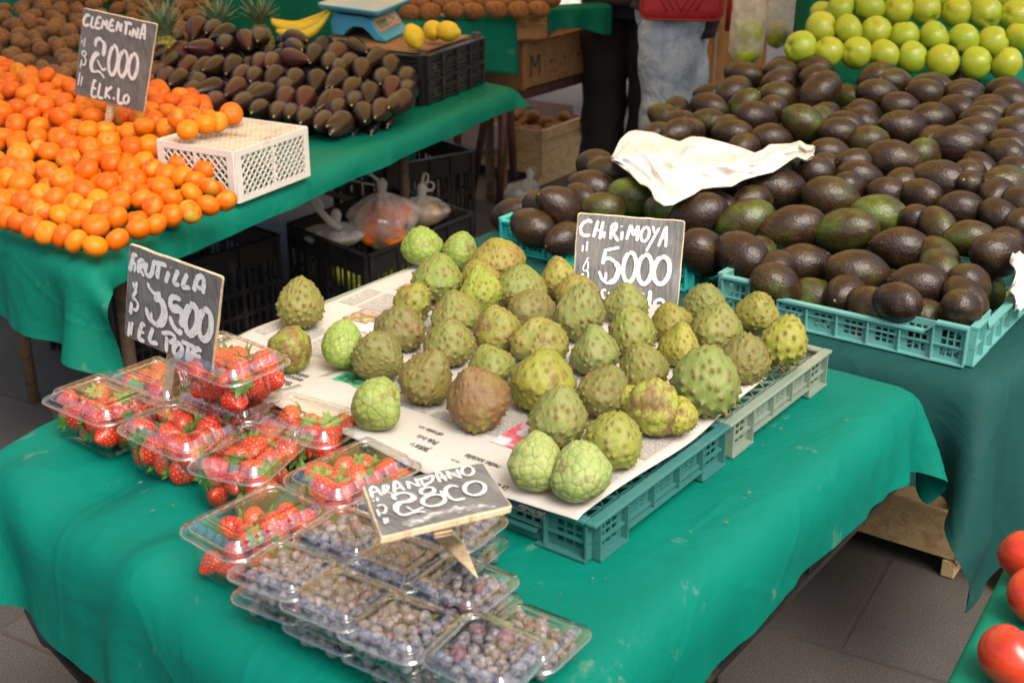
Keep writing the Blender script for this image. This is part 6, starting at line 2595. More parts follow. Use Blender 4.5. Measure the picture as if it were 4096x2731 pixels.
# ================================================================== scale, bananas, lemons
def scale_thing():
    base = at(1544, 171, 0.925)
    t = thing('kitchen_scale', 'blue market scale with a pale metal platter on the black crates', 'scale', base, R(0))
    zb = 0.922
    # footprint from the picture: front tip, left foot, right rear
    left, right = at(1302, 138, zb), at(1700, 100, zb)
    ex = (right - base); ex.z = 0; lx = ex.length; ex.normalize()
    ey = (left - base); ey.z = 0; ly = ey.length; ey.normalize()
    ez = Vector((0, 0, 1))
    # side cheeks with an arched cut-out, along ey; sloping display face along ex
    mb = MB()
    prof = [(0.0, 0.0), (0.045, 0.0), (0.075, 0.03), (0.10, 0.048), (0.14, 0.048), (0.165, 0.03), (0.19, 0.0), (0.24, 0.0), (0.245, 0.05), (0.235, 0.085), (0.215, 0.095), (0.09, 0.095), (0.065, 0.085), (0.03, 0.030), (0.0, 0.012)]
    w = 0.26
    prof = [(a * 1.12, b * 0.78) for a, b in prof]
    n = len(prof)
    v = [ey * a + ez * b for a, b in prof] + [ey * a + ez * b + ex * w for a, b in prof]
    # fill as quads bottom-to-top between lower outline and upper outline
    f = [tuple(range(n))[::-1], tuple(range(n, 2 * n))] + [(i, (i + 1) % n, n + (i + 1) % n, n + i) for i in range(n)]
    mb.add(v, f)
    mb.build('body', M['blue_plastic'], t, bevel=0.004)
    # label plate and display on the slope between (0.03,0.03) and (0.065,0.085)
    a, b = ey * 0.034 + ez * 0.0245, ey * 0.0725 + ez * 0.0660
    nrm = (b - a).normalized().cross(ex) * -1
    if nrm.dot(-ey) < 0: nrm = -nrm
    def plate(name, u0, u1, v0, v1, lift, mat):
        mb = MB()
        o = a + ex * (w * u0) + (b - a) * v0 + nrm * lift
        mb.box(o, ex * (w * (u1 - u0)), (b - a) * (v1 - v0), nrm * 0.0015)
        mb.build(name, M[mat], t)
    plate('label_plate', 0.06, 0.94, 0.06, 0.96, 0.0005, 'scale_label')
    plate('trim_strip', 0.06, 0.94, 0.06, 0.14, 0.0022, 'orange_strip')
    plate('display', 0.12, 0.45, 0.22, 0.74, 0.0024, 'lcd_screen')
    for i in range(4):
        for j in range(3):
            plate('key', 0.52 + i * 0.10, 0.59 + i * 0.10, 0.26 + j * 0.20, 0.38 + j * 0.20, 0.0023, 'platter_metal' if (i + j) % 3 else 'orange_strip')
    mb = MB()
    mb.box(ey * 0.12 + ex * 0.07 + ez * 0.0745, ey * 0.10, ex * 0.12, ez * 0.010)
    mb.build('pillar', M['black_plastic'], t)
    # platter: shallow dish with turned rim
    mb = MB()
    c = ey * 0.165 + ex * 0.13 + ez * 0.084
    P = rrect(0.175, 0.155, 0.03, ns=(40, 40))
    rings = []
    for ins, z in ((0.030, 0.0), (0.012, 0.004), (0.0, 0.017), (0.0, 0.022), (0.006, 0.022), (0.016, 0.010), (0.034, 0.006)):
        rings.append([c + ex * x + ey * y + ez * z for x, y, nx, ny, s in rrect(0.175, 0.155, 0.03, inset=ins, ns=(40, 40))])
    v, f = loft(rings)
    nP = len(P)
    mi = [0] * (4 * nP) + [1] * (len(f) - 4 * nP)
    mb.v, mb.f, mb.m = [tuple(p) for p in v], f, mi
    mb.build('platter', [M['blue_plastic'], M['platter_metal']], t, True)
    return t


scale_thing()


def bananas():
    for k, (pts, lab) in enumerate(((((1085, 80), (1130, 100), (1200, 102), (1270, 72), (1318, 40)), 'yellow banana on top of the bunch left of the blue scale'),
                                    (((1088, 92), (1140, 112), (1215, 112), (1280, 82), (1322, 42)), 'yellow banana behind, with bruised end, left of the blue scale'),
                                    (((1105, 124), (1150, 138), (1220, 140), (1275, 105), (1322, 46)), 'lowest yellow banana in front, left of the blue scale'))):
        P = [atd(x, y, 4.52 - 0.05 * k) for x, y in pts]
        P = [Vector(p) for p in catmull(P, 6)]
        n = len(P)
        rad = [0.0175 * (min(1, 0.35 + 3.2 * i / n) if i < n / 2 else min(1, 0.22 + 2.1 * (n - 1 - i) / n)) for i in range(n)]
        o = P[n // 2]
        mb = MB()
        mb.tube([p - o for p in P], rad, 7)
        q = mb.build('banana', M['banana_skin'], None, True)
        q.location = o
        tag(q, lab, 'banana', 'bananas by the scale')


bananas()


def lemons():
    def sh(v):
        x = v[:, 0]
        p = v * (1 + lump(v, 0.02, 2.5, 3))[:, None]
        p[:, 0] = p[:, 0] * 1.18 + 0.16 * np.sign(x) * np.clip(np.abs(x) - 0.82, 0, 1) / 0.18
        return p
    me = body('lemon', sh, 4)
    me.materials.append(M['lemon_skin'])
    me.polygons.foreach_set('use_smooth', [True] * len(me.polygons))
    for x, y, t, ax, lab in ((1655, 147, 4.18, (0.4, -0.5, -0.8), 'yellow lemon nearest the scale display, standing on its tip'), (1731, 123, 4.30, (0.2, -1, -0.1), 'yellow lemon in the middle of the three by the scale'), (1791, 126, 4.27, (0.95, -0.25, -0.1), 'darker yellow lemon at the right of the three by the scale')):
        p = atd(x, y, t)
        inst('lemon', me, p, 0.034, axis_quat(ax), lab, 'lemon', 'lemons by the scale')


lemons()


# ================================================================== pineapples
def pineapple(p, axis, size, label, crown=1.0, leafn=26):
    t = thing('pineapple', label, 'pineapple', p, Vector((0, 0, 1)).rotation_difference(Vector(axis).normalized()))
    mb = MB()
    prof = []
    for k in range(15):
        u = k / 14
        prof.append((0.058 * size * math.sin(math.pi * min(1, 0.06 + u * 0.90)) ** 0.55, 0.165 * size * u))
    mb.lathe(prof, 22)
    mb.build('fruit_body', M['pineapple_rind'], t, True)
    mb = MB()
    for k in range(leafn):
        an = 2.399 * k
        h = k / leafn
        L_ = (0.075 + 0.08 * h) * size * crown
        out = (1.05 - 0.85 * h)
        d = Vector((math.cos(an), math.sin(an), 0))
        s = Vector((-d.y, d.x, 0))
        pts = []
        for q, wd in ((0, 0.013), (0.35, 0.012), (0.7, 0.007), (1, 0.0006)):
            c = d * (0.012 + L_ * q * out * (0.6 + 0.4 * q)) * 1.0 + Vector((0, 0, 0.160 * size + L_ * q * (1.05 - 0.45 * out * q)))
            pts += [c - s * wd * size, c - d * 0.004 * size, c + s * wd * size]
        mb.add(pts, [(i * 3 + j, i * 3 + j + 1, i * 3 + j + 4, i * 3 + j + 3) for i in range(3) for j in range(2)])
    mb.build('leaf_crown', M['pineapple_leaf'], t, True)
    return t


pineapple(atd(690, 345, 4.28), (-0.08, 0.05, 1), 1.0, 'pineapple standing right of the CLEMENTINA board, crown above its body')
pineapple(atd(895, 285, 4.70), (-0.05, 0.0, 1), 0.95, 'pineapple with a spreading crown behind the dark shiny avocados')
pineapple(atd(1050, 255, 4.90), (0.0, 0.0, 1), 0.90, 'pineapple with small pale crown farthest right, near the bananas')
pineapple(Vector((1.075, 2.46, 0.775)), (0.75, -0.1, 0.35), 1.0, 'pineapple lying at the right edge beside the aqua tray, wrapped in pale paper')


def pine_wrap():
    mb = MB()
    p0 = at(4010, 1290, 0.70)
    P = [at(3885, 1318, 0.686), at(3950, 1245, 0.69), at(4045, 1165, 0.70)]
    s = Vector((0.3, 0.5, 0.6)).normalized()
    pts = []
    for p, w in zip(P, (0.001, 0.010, 0.013)):
        pts += [p - s * w, p + Vector((0, -0.004, 0.003)), p + s * w]
    mb.add([q - p0 for q in pts], [(i * 3 + j, i * 3 + j + 1, i * 3 + j + 4, i * 3 + j + 3) for i in range(2) for j in range(2)])
    o = mb.build('fallen_leaf', M['pale_leaf'], None, True)
    o.location = p0
    sd = o.modifiers.new('thick', 'SOLIDIFY'); sd.thickness = 0.002
    tag(o, 'pale yellow green leaf blade lying on the dark green cloth by the pineapple', 'leaf')
    mb = MB()
    n, m_ = 14, 10
    v = []
    c = at(4110, 1180, 0.77)
    for i in range(n + 1):
        for j in range(m_ + 1):
            px = 4052 + 90 * (j / m_) - 14 * math.sin(i * 0.9) * (j == 0)
            py = 1010 + 230 * i / n + 8 * math.sin(j * 1.7 + i)
            q = atd(px, py, 2.50 + 0.02 * math.sin(i * 1.1 + j * 0.8) + 0.05 * (j / m_))
            v.append(q - c)
    f = [(i * (m_ + 1) + j, (i + 1) * (m_ + 1) + j, (i + 1) * (m_ + 1) + j + 1, i * (m_ + 1) + j + 1) for i in range(n) for j in range(m_)]
    mb.add(v, f)
    o = mb.build('wrapping_paper', M['white_paper'], None, True)
    o.location = c
    sd = o.modifiers.new('thick', 'SOLIDIFY'); sd.thickness = 0.001
    tag(o, 'crumpled pale wrapping paper round the pineapple at the right edge', 'paper')


pine_wrap()


# ================================================================== tomatoes
def tomatoes():
    def sh(seed):
        def s(v):
            ct = v[:, 2]; th = np.arctan2(v[:, 1], v[:, 0])
            r = 1 + lump(v, 0.03, 1.8, seed) + 0.03 * np.cos(5 * th + seed) * np.clip(ct + 0.2, 0, 1)
            r -= 0.22 * np.exp(-((1 - ct) / 0.08))
            p = v * r[:, None]
            p[:, 2] *= 0.86
            return p
        return s
    for i, (x, y, z, r_, lab, up) in enumerate(((4052, 2630, 0.757, 0.0405, 'big red tomato in the bottom right corner on the green cloth', (0.5, 0.2, 0.8)),
                                               (4118, 2225, 0.760, 0.0385, 'red tomato farthest from the corner, upper one of the pair at the right edge', (0.2, 0.6, 0.7)),
                                               (4150, 2385, 0.757, 0.0375, 'red tomato below the upper one, cut by the right edge', (0.3, -0.5, 0.8)))):
        me = dotted('tomato', sh(i), 5, (0, 0, 1), 0.985, [M['tomato_skin'], M['stem_green']], 0)
        q = Vector((0, 0, 1)).rotation_difference(Vector(up).normalized())
        inst('tomato', me, at(x, y, z), r_, q, lab, 'tomato', 'tomatoes at the right edge')


tomatoes()


# ================================================================== thin white bag stack on the avocados
def bag_stack():
    Z = lambda x, y: (2400 + x / 2.6133, 480 + y / 2.6133)
    top = [(130, 400), (160, 310), (215, 200), (300, 120), (380, 105), (560, 130), (680, 180), (830, 225), (950, 170), (1080, 180), (1280, 230), (1480, 290), (1620, 345), (1700, 310), (1770, 255), (1900, 250), (2000, 245), (2090, 215), (2160, 260), (2240, 265)]
    bot = [(140, 420), (210, 470), (290, 540), (350, 600), (420, 660), (500, 690), (545, 740), (570, 830), (660, 890), (760, 880), (880, 820), (980, 770), (1060, 715), (1200, 695), (1370, 690), (1500, 620), (1640, 575), (1800, 540), (1950, 440), (2060, 400), (2150, 440), (2225, 400)]

    def res(pts, n):
        P = [Vector(p) for p in pts]
        L_ = [0]
        for i in range(1, len(P)): L_.append(L_[-1] + (P[i] - P[i - 1]).length)
        out = []
        for k in range(n + 1):
            s = L_[-1] * k / n
            i = max(j for j in range(len(L_)) if L_[j] <= s + 1e-6)
            i = min(i, len(P) - 2)
            out.append(P[i].lerp(P[i + 1], (s - L_[i]) / max(1e-6, L_[i + 1] - L_[i])))
        return out

    n, m_ = 120, 40
    T, B = res(top, n), res(bot, n)
    rg = np.random.default_rng(5)

    def height(px, py, v, u):
        # rests on the fruit; a soft thickness, folds running lengthwise
        za, sl = 0.835, 0.165
        d = ray(px, py)
        t = (za - CAM_H - sl * O3.dot(E2)) / (d.z - sl * d.dot(E2))
        fold = 0.020 * (1 - 2 * abs(math.sin(4.2 * v + 2.5 * u + 0.9 * math.sin(7 * u)))) + 0.012 * (1 - 2 * abs(math.sin(11 * u + 5 * v + 0.6))) + 0.008 * (1 - 2 * abs(math.sin(19 * u - 9 * v)))
        fold *= min(1, 4 * min(v, 1 - v) + 0.35)
        lift = 0.02 * math.sin(math.pi * v)
        t -= fold + lift
        return Vector((0, 0, CAM_H)) + d * t

    o = height(*Z(1100, 450), 0.5, 0.5)
    V = []
    for i in range(n + 1):
        for j in range(m_ + 1):
            v = j / m_
            p = T[i].lerp(B[i], v)
            if i in (0, n): p = p + Vector((rg.uniform(-14, 14), rg.uniform(-8, 8)))
            V.append(height(*Z(p.x, p.y), v, i / n) - o)
    f = [(i * (m_ + 1) + j, i * (m_ + 1) + j + 1, (i + 1) * (m_ + 1) + j + 1, (i + 1) * (m_ + 1) + j) for i in range(n) for j in range(m_)]
    me = pymesh('bag_stack', V, f)
    q = mesh_obj('bag_stack', me, M['white_film_stack'])
    q.location = o
    sd = q.modifiers.new('thick', 'SOLIDIFY'); sd.thickness = 0.003; sd.offset = -1
    tag(q, 'crumpled stack of thin white plastic bags lying on the avocado heap', 'plastic bags')


bag_stack()


# ================================================================== knotted bags in the black crate
def film_bag(name, label, c, rx, ry, h, knot, seed, cat='plastic bag', mat='bag_film', ears=((-0.05, 0.02), (0.0, -0.045)), creases=9):
    t = thing(name, label, cat, c)
    rg = np.random.default_rng(seed)
    n, m_ = 40, 14
    rings = []
    ph = rg.uniform(0, 6.28)
    kv = Vector(knot)
    for j in range(m_ + 1):
        u = j / m_
        z = h * u
        w = math.sin(math.pi * min(0.5, 0.12 + u * 0.55)) if u < 0.55 else math.cos((u - 0.55) / 0.45 * math.pi / 2) ** 0.8
        w = max(w, 0.06)
        ring = []
        for k in range(n):
            an = 2 * math.pi * k / n
            cr = 1 + (0.05 + 0.22 * max(0, u - 0.45)) * math.cos(creases * an + ph) + 0.05 * math.sin(3 * an + ph + 4 * u)
            ring.append(Vector((rx * w * cr * math.cos(an), ry * w * cr * math.sin(an), z)) + kv * u ** 3)
        rings.append(ring)
    v, f = loft(rings)
    f.append(tuple(range(n))[::-1])
    me = pymesh(name, v, f)
    mesh_obj('film', me, M[mat], t)
    top = Vector((0, 0, h)) + kv
    mb = MB()
    mb.tube([top + Vector((0, 0, -0.03)), top, top + Vector((0.002, 0, 0.028)), top + Vector((0.0, 0.0, 0.045))], [0.016, 0.015, 0.019, 0.010], 10)
    mb.build('knot', M['bag_knot_film'], t, True)
    for ex_, ez_ in ears:
        mb = MB()
        b = top + Vector((0, 0, 0.03))
        P = [b, b + Vector((ex_ * 0.6, -0.01, ez_ + 0.022)), b + Vector((ex_ * 1.25, -0.012, ez_ + 0.016)), b + Vector((ex_ * 1.1, -0.008, ez_ - 0.008)), b + Vector((ex_ * 0.3, 0.0, -0.008))]
        mb.tube(catmull(P, 6), 0.0062, 8, sq=0.5)
        mb.build('handle', M['bag_knot_film'], t, True)
    return t


def crate_bags():
    c = at(1545, 985, 0.245)
    film_bag('fruit_bag', 'knotted translucent bag of orange fruit in the black crate', c, 0.122, 0.115, 0.185, (-0.008, 0, 0.012), 1, ears=((-0.085, 0.018), (0.012, -0.055)))
    for i, (dx, dy, dz, r_, col) in enumerate(((-0.055, -0.03, 0.055, 0.042, 0), (0.035, -0.045, 0.05, 0.044, 0), (0.055, 0.03, 0.105, 0.045, 1), (-0.04, 0.035, 0.10, 0.044, 1), (0.0, -0.005, 0.125, 0.036, 0), (0.0, 0.06, 0.055, 0.042, 0))):
        inst('clementine', MESH['clem'][i % 5], c + Vector((dx, dy, dz)), r_, rq(), 'orange fruit seen through the knotted bag in the black crate', 'clementine', 'fruit in the knotted bag', ((0.85, 0.20, 0.02) if col == 0 else (0.80, 0.09, 0.03)), {'green': 0.0})
    c2 = at(1335, 985, 0.28)
    film_bag('fruit_bag', 'low clear bag with one long upright handle in the black crate', c2, 0.105, 0.09, 0.075, (0.012, 0, 0.01), 2, ears=(), creases=6)
    t2 = thing('plastic_bag', 'twisted clear plastic bag handle standing up at the crate edge', 'plastic bag', c2)
    mb = MB()
    P = [at(1362, 915, 0.36), at(1330, 895, 0.385), at(1285, 850, 0.42), at(1245, 800, 0.455), at(1238, 780, 0.47), at(1255, 785, 0.465), at(1290, 835, 0.42)]
    mb.tube(catmull([p - c2 for p in P], 6), 0.012, 8, sq=0.6)
    mb.build('twisted_film', M['bag_knot_film'], t2, True)
    c3 = at(1690, 900, 0.27)
    film_bag('fruit_bag', 'small knotted bag with pale yellow fruit at the right end of the black crate', c3, 0.10, 0.09, 0.10, (0, 0, 0.01), 3, ears=((0.02, 0.03), (0.035, 0.0)), creases=7)
    for i, (dx, dy) in enumerate(((-0.04, 0.0), (0.035, -0.02), (0.0, 0.04))):
        inst('clementine', MESH['clem'][i], c3 + Vector((dx, dy, 0.045)), 0.036, rq(), 'yellowish fruit inside the small knotted bag', 'clementine', 'fruit in the small bag', (0.62, 0.40, 0.12), {'green': 0.0})
    # green fruit glimpsed through the crate slots
    o = Vector((-0.458, 3.86, 0)); ex_, ey_ = Vector((0.56, 0.83, 0)), Vector((-0.67, 0.74, 0))
    for i in range(5):
        for j in range(3):
            p = o + ex_ * (0.10 + 0.085 * i) + ey_ * (0.09 + 0.085 * j) + Vector((0, 0, 0.15 if (i + j) % 2 else 0.18))
            inst('apple', MESH['apple'][i % 5], p, 0.041, rq(), 'green apple seen through the slots of the black crate', 'apple', 'apples in the slotted crate', (0.4, 0.45, 0.03))
    film_bag('plastic_scrap', 'crumpled clear plastic bag lying on the paving by the trestle legs', at(2075, 830, 0.005), 0.085, 0.07, 0.13, (0.05, 0.02, 0.0), 6, ears=((0.02, 0.0),), creases=5)


crate_bags()
# ================================================================== back of the stalls
def cloth_box(name, label, verts_bottom, z0, z1, mat, waves=0.006, seed=0, rnd=0.03):
    """cloth laid over a box: rounded top edge, softly waving sides"""
    P = [Vector((*p, 0)) for p in verts_bottom]
    rg = np.random.default_rng(seed)
    per = []
    n = len(P)
    for i in range(n):
        a, b = P[i], P[(i + 1) % n]
        L_ = (b - a).length
        m_ = max(4, int(L_ / 0.03))
        nn = Vector(((b - a).y, -(b - a).x, 0)).normalized()
        for k in range(m_): per.append((a.lerp(b, k / m_), nn))
    c = sum(P, Vector()) / n
    rings = []
    ph = rg.uniform(0, 6.28, 3)
    lev = [(z1, -rnd * 2), (z1 - 0.001, -rnd), (z1 - rnd * 0.3, -rnd * 0.3), (z1 - rnd, 0)] + [(z1 - rnd - (z1 - rnd - z0) * q, 0.004 + 0.02 * q) for q in (0.2, 0.4, 0.6, 0.8, 1.0)]
    s = 0
    N = len(per)
    out = []
    for z, off in lev:
        ring = []
        for k, (p, nn) in enumerate(per):
            d = max(0, (z1 - rnd - z) / max(0.01, z1 - z0))
            w = waves * d * (math.sin(k * 0.55 + ph[0]) + 0.6 * math.sin(k * 0.23 + ph[1]))
            rad = (p - c)
            q = p + nn * (off + w) if off >= 0 else p + rad.normalized() * off
            ring.append(Vector((q.x, q.y, z + 0.003 * d * math.sin(k * 0.3 + ph[2]))))
        out.append(ring)
    v, f = [], []
    for r_ in out: v += r_
    for i in range(len(out) - 1):
        for k in range(N):
            f.append((i * N + k, (i + 1) * N + k, (i + 1) * N + (k + 1) % N, i * N + (k + 1) % N))
    f.append(tuple(range(N)))
    me = pymesh(name, [p - c for p in v], f)
    o = mesh_obj(name, me, M[mat])
    o.location = c
    tag(o, label, 'cloth')
    return o


def shelves():
    # apple shelf: its front edge runs just under the first row of apples
    a, b = at(3090, 262, 0.905), at(4250, 372, 0.905)
    d = (b - a).normalized()
    nrm = Vector((-d.y, d.x, 0))
    if nrm.y < 0: nrm = -nrm
    f0 = a - d * 0.02 - nrm * 0.02
    f1 = b + d * 0.2 - nrm * 0.02
    cloth_box('shelf_cloth', 'green cloth over the shelf that carries the stacked green apples', [(f0.x, f0.y), (f1.x, f1.y), ((f1 + nrm * 0.5).x, (f1 + nrm * 0.5).y), ((f0 + nrm * 0.5).x, (f0 + nrm * 0.5).y)], 0.55, 0.918, 'shelf_green_cloth', 0.005, 1, 0.035)
    # dark hanging cloth left of the apples
    p0, p1 = atd(3150, 230, 4.55), atd(3330, 20, 4.5)
    cloth_box('hanging_cloth', 'dark green cloth hanging between the bag of apples and the apple stack', [(1.02, 4.52), (1.95, 4.40), (1.95, 4.55), (1.02, 4.67)], 0.3, 1.35, 'back_green_cloth', 0.014, 2, 0.02)
    # boards of the crate behind the person
    for k, x in enumerate((0.80, 0.91, 1.02)):
        mb = MB()
        mb.bx(-0.0525, 0, 0, 0.0525, 0.014, 0.85)
        o = mb.build('upright_board', M['warm_wood_upright'], None, bevel=0.002)
        o.location = (x + 0.02, 5.55, 0.20)
        tag(o, ['warm brown upright board behind the pale jeans', 'warm brown upright board behind the bag of apples, in the middle of three', 'warm brown upright board beside the dark hanging cloth'][k], 'board', 'upright boards behind the avocados')
    mb = MB()
    mb.bx(0.74, 5.53, 0.0, 1.10, 5.549, 0.20)
    tag(mb.build('plinth_board', M['warm_wood'], None), 'brown board carrying the upright boards behind the avocado heap', 'board')
    # green backdrop behind pineapples and kiwis
    cloth_box('hanging_cloth', 'green cloth hanging behind the pineapples and the kiwi heap', [(-2.9, 5.62), (-0.45, 5.22), (-0.43, 5.40), (-2.9, 5.80)], 0.30, 1.12, 'back_green_cloth', 0.016, 4, 0.02)
    # raised kiwi tray with its green cloth and wooden front
    a = atd(1660, 95, 4.95)
    b = atd(2090, 40, 5.12)
    d = (b - a); d.z = 0; d.normalize()
    nrm = Vector((-d.y, d.x, 0))
    t = thing('kiwi_tray', 'raised wooden tray of kiwis behind the scale, draped with green cloth', 'tray', (a.x, a.y, 0))
    o0 = Vector((a.x, a.y, 0))
    def L(p): return p - o0
    mb = MB()
    ztop = 0.872
    mb.box(L(o0 - d * 0.05) + Vector((0, 0, ztop - 0.014)), d * 0.62, nrm * 0.5, (0, 0, 0.012))
    mb.build('tray_floor', M['warm_wood'], t)
    e = o0 + d * 0.415
    for k, z in enumerate((0.80, 0.85)):
        mb = MB()
        mb.box(L(e) + Vector((0, 0, z)) - nrm * 0.012, d * 0.165, nrm * 0.011, (0, 0, 0.046))
        mb.build('front_board', M['warm_wood'], t, bevel=0.0015)
    for q in (0.0, 0.5):
        for w in (0.30, 0.44):
            mb = MB()
            mb.box(L(o0 + d * q + nrm * w), d * 0.03, nrm * 0.03, (0, 0, ztop - 0.016))
            mb.build('tray_support', M['old_wood'], t)
    # the draped cloth: front panel left of the boards, with a fold at the corner
    def drop(name, label, x0, x1, zt, zb, seed):
        rg = np.random.default_rng(seed)
        n, m_ = 26, 12
        v = []
        for i in range(n + 1):
            for j in range(m_ + 1):
                u, w = i / n, j / m_
                p = o0 + d * (x0 + (x1 - x0) * u) - nrm * (0.016 + 0.018 * w * (1 + math.sin(u * 14 + seed)) + (0.03 * (1 - w) ** 6 if False else 0))
                z = zt - (zt - zb) * w - 0.02 * w * math.sin(u * 5 + seed)
                v.append(L(Vector((p.x, p.y, z))))
        for i in range(n + 1):
            u = i / n
            p = o0 + d * (x0 + (x1 - x0) * u) + nrm * 0.08
            v.append(L(Vector((p.x, p.y, zt + 0.003))))
        f = [(i * (m_ + 1) + j, i * (m_ + 1) + j + 1, (i + 1) * (m_ + 1) + j + 1, (i + 1) * (m_ + 1) + j) for i in range(n) for j in range(m_)]
        b0 = (n + 1) * (m_ + 1)
        f += [(b0 + i, i * (m_ + 1), (i + 1) * (m_ + 1), b0 + i + 1) for i in range(n)]
        me = pymesh(name, v, f)
        q = mesh_obj('drape', me, M['left_green_cloth'])
        q.location = (a.x, a.y, 0)
        sb = q.modifiers.new('smooth', 'SUBSURF'); sb.levels = sb.render_levels = 1
        sd = q.modifiers.new('thick', 'SOLIDIFY'); sd.thickness = 0.002
        q.name = 'draped_cloth'
        tag(q, label, 'cloth')
    drop('drape', 'green cloth hanging from the kiwi tray left of its wooden front', -0.08, 0.425, 0.895, 0.66, 1)
    drop('drape', 'green cloth hanging over the stencilled crate by the person in black', 0.565, 0.86, 0.91, 0.815, 3)


shelves()
cloth_box('tomato_cloth', 'deep green cloth under the red tomatoes in the bottom right corner', TT, 0.36, 0.722, 'shelf_green_cloth', 0.004, 6, 0.012)


# lilac paper in the ground crate
def crate_paper():
    o = KC_O + KC_X * 0.62
    ex_, ey_ = -KC_X, KC_Y
    mb = MB()
    n, m_ = 16, 8
    v = []
    for i in range(n + 1):
        for j in range(m_ + 1):
            u, w = i / n, j / m_
            out = 0.012 + 0.02 * w + 0.006 * math.sin(u * 9)
            z = 0.282 - 0.15 * w * (0.75 + 0.25 * math.sin(u * 3.2))
            p = ex_ * (0.06 + 0.40 * u) - ey_ * out
            v.append(Vector((p.x, p.y, z)))
    f = [(i * (m_ + 1) + j, i * (m_ + 1) + j + 1, (i + 1) * (m_ + 1) + j + 1, (i + 1) * (m_ + 1) + j) for i in range(n) for j in range(m_)]
    mb.add(v, f)
    q = mb.build('lining_paper', M['lilac_paper'], None, True)
    q.location = o
    sd = q.modifiers.new('thick', 'SOLIDIFY'); sd.thickness = 0.001
    tag(q, 'lilac grey paper hanging over the front of the kiwi crate on the ground', 'paper')
    mb = MB()
    mb.box(ex_ * 0.03 + ey_ * 0.395 + Vector((0, 0, 0.20)), ex_ * 0.52, ey_ * 0.004, (0, 0, 0.115))
    q = mb.build('lining_paper', M['lilac_paper'], None)
    q.location = o
    tag(q, 'lilac grey paper standing along the back of the kiwi crate', 'paper')


crate_paper()


# ---- black bracket of the front table's foot
def foot_bracket():
    c = at(130, 1455 * 1.7415 / 1.7415, 0.0)
    P = [at(x * 1.7415, y * 1.7415, 0.33) for x, y in ((70, 1398), (92, 1440), (108, 1470), (130, 1478), (160, 1476), (200, 1464), (250, 1440))]
    o = P[3]
    mb = MB()
    mb.tube([p - o for p in P], 0.012, 8)
    mb.tube([P[1] - o, Vector((P[1].x, P[1].y, 0.0)) - o + Vector((-0.02, 0.25, 0))], 0.012, 8)
    mb.tube([P[6] - o, Vector((P[6].x, P[6].y, 0.0)) - o + Vector((0.1, 0.35, 0))], 0.012, 8)
    q = mb.build('folding_stool', M['black_metal'], None, True)
    q.location = o
    tag(q, 'black metal folding frame showing below the bright green cloth at the left', 'frame')


foot_bracket()


# ================================================================== people (seen only from hip to shin)
def loft_limb(mb, pts, rads, n=18, wr=0.0, seed=0):
    """leg of a garment: elliptical rings with creases"""
    P = catmull(pts, 6)
    m_ = len(P)
    rr = [rads[0]]
    k = len(rads) - 1
    rr = [rads[min(int(i / (m_ - 1) * k), k - 1)] * (1 - (i / (m_ - 1) * k - min(int(i / (m_ - 1) * k), k - 1))) + rads[min(int(i / (m_ - 1) * k), k - 1) + 1] * (i / (m_ - 1) * k - min(int(i / (m_ - 1) * k), k - 1)) for i in range(m_)]
    v, f = [], []
    for i, p in enumerate(P):
        for q in range(n):
            an = 2 * math.pi * q / n
            c = 1 + wr * math.sin(2 * an + i * 0.9 + seed) * 0.5 + wr * math.sin(i * 1.7 + an + seed)
            v.append(Vector(p) + Vector((math.cos(an) * rr[i] * c, math.sin(an) * rr[i] * 0.86 * c, 0)))
    for i in range(m_ - 1):
        for q in range(n): f.append((i * n + q, (i + 1) * n + q, (i + 1) * n + (q + 1) % n, i * n + (q + 1) % n))
    f.append(tuple(range(n)))
    f.append(tuple((m_ - 1) * n + q for q in range(n))[::-1])
    mb.add(v, f)


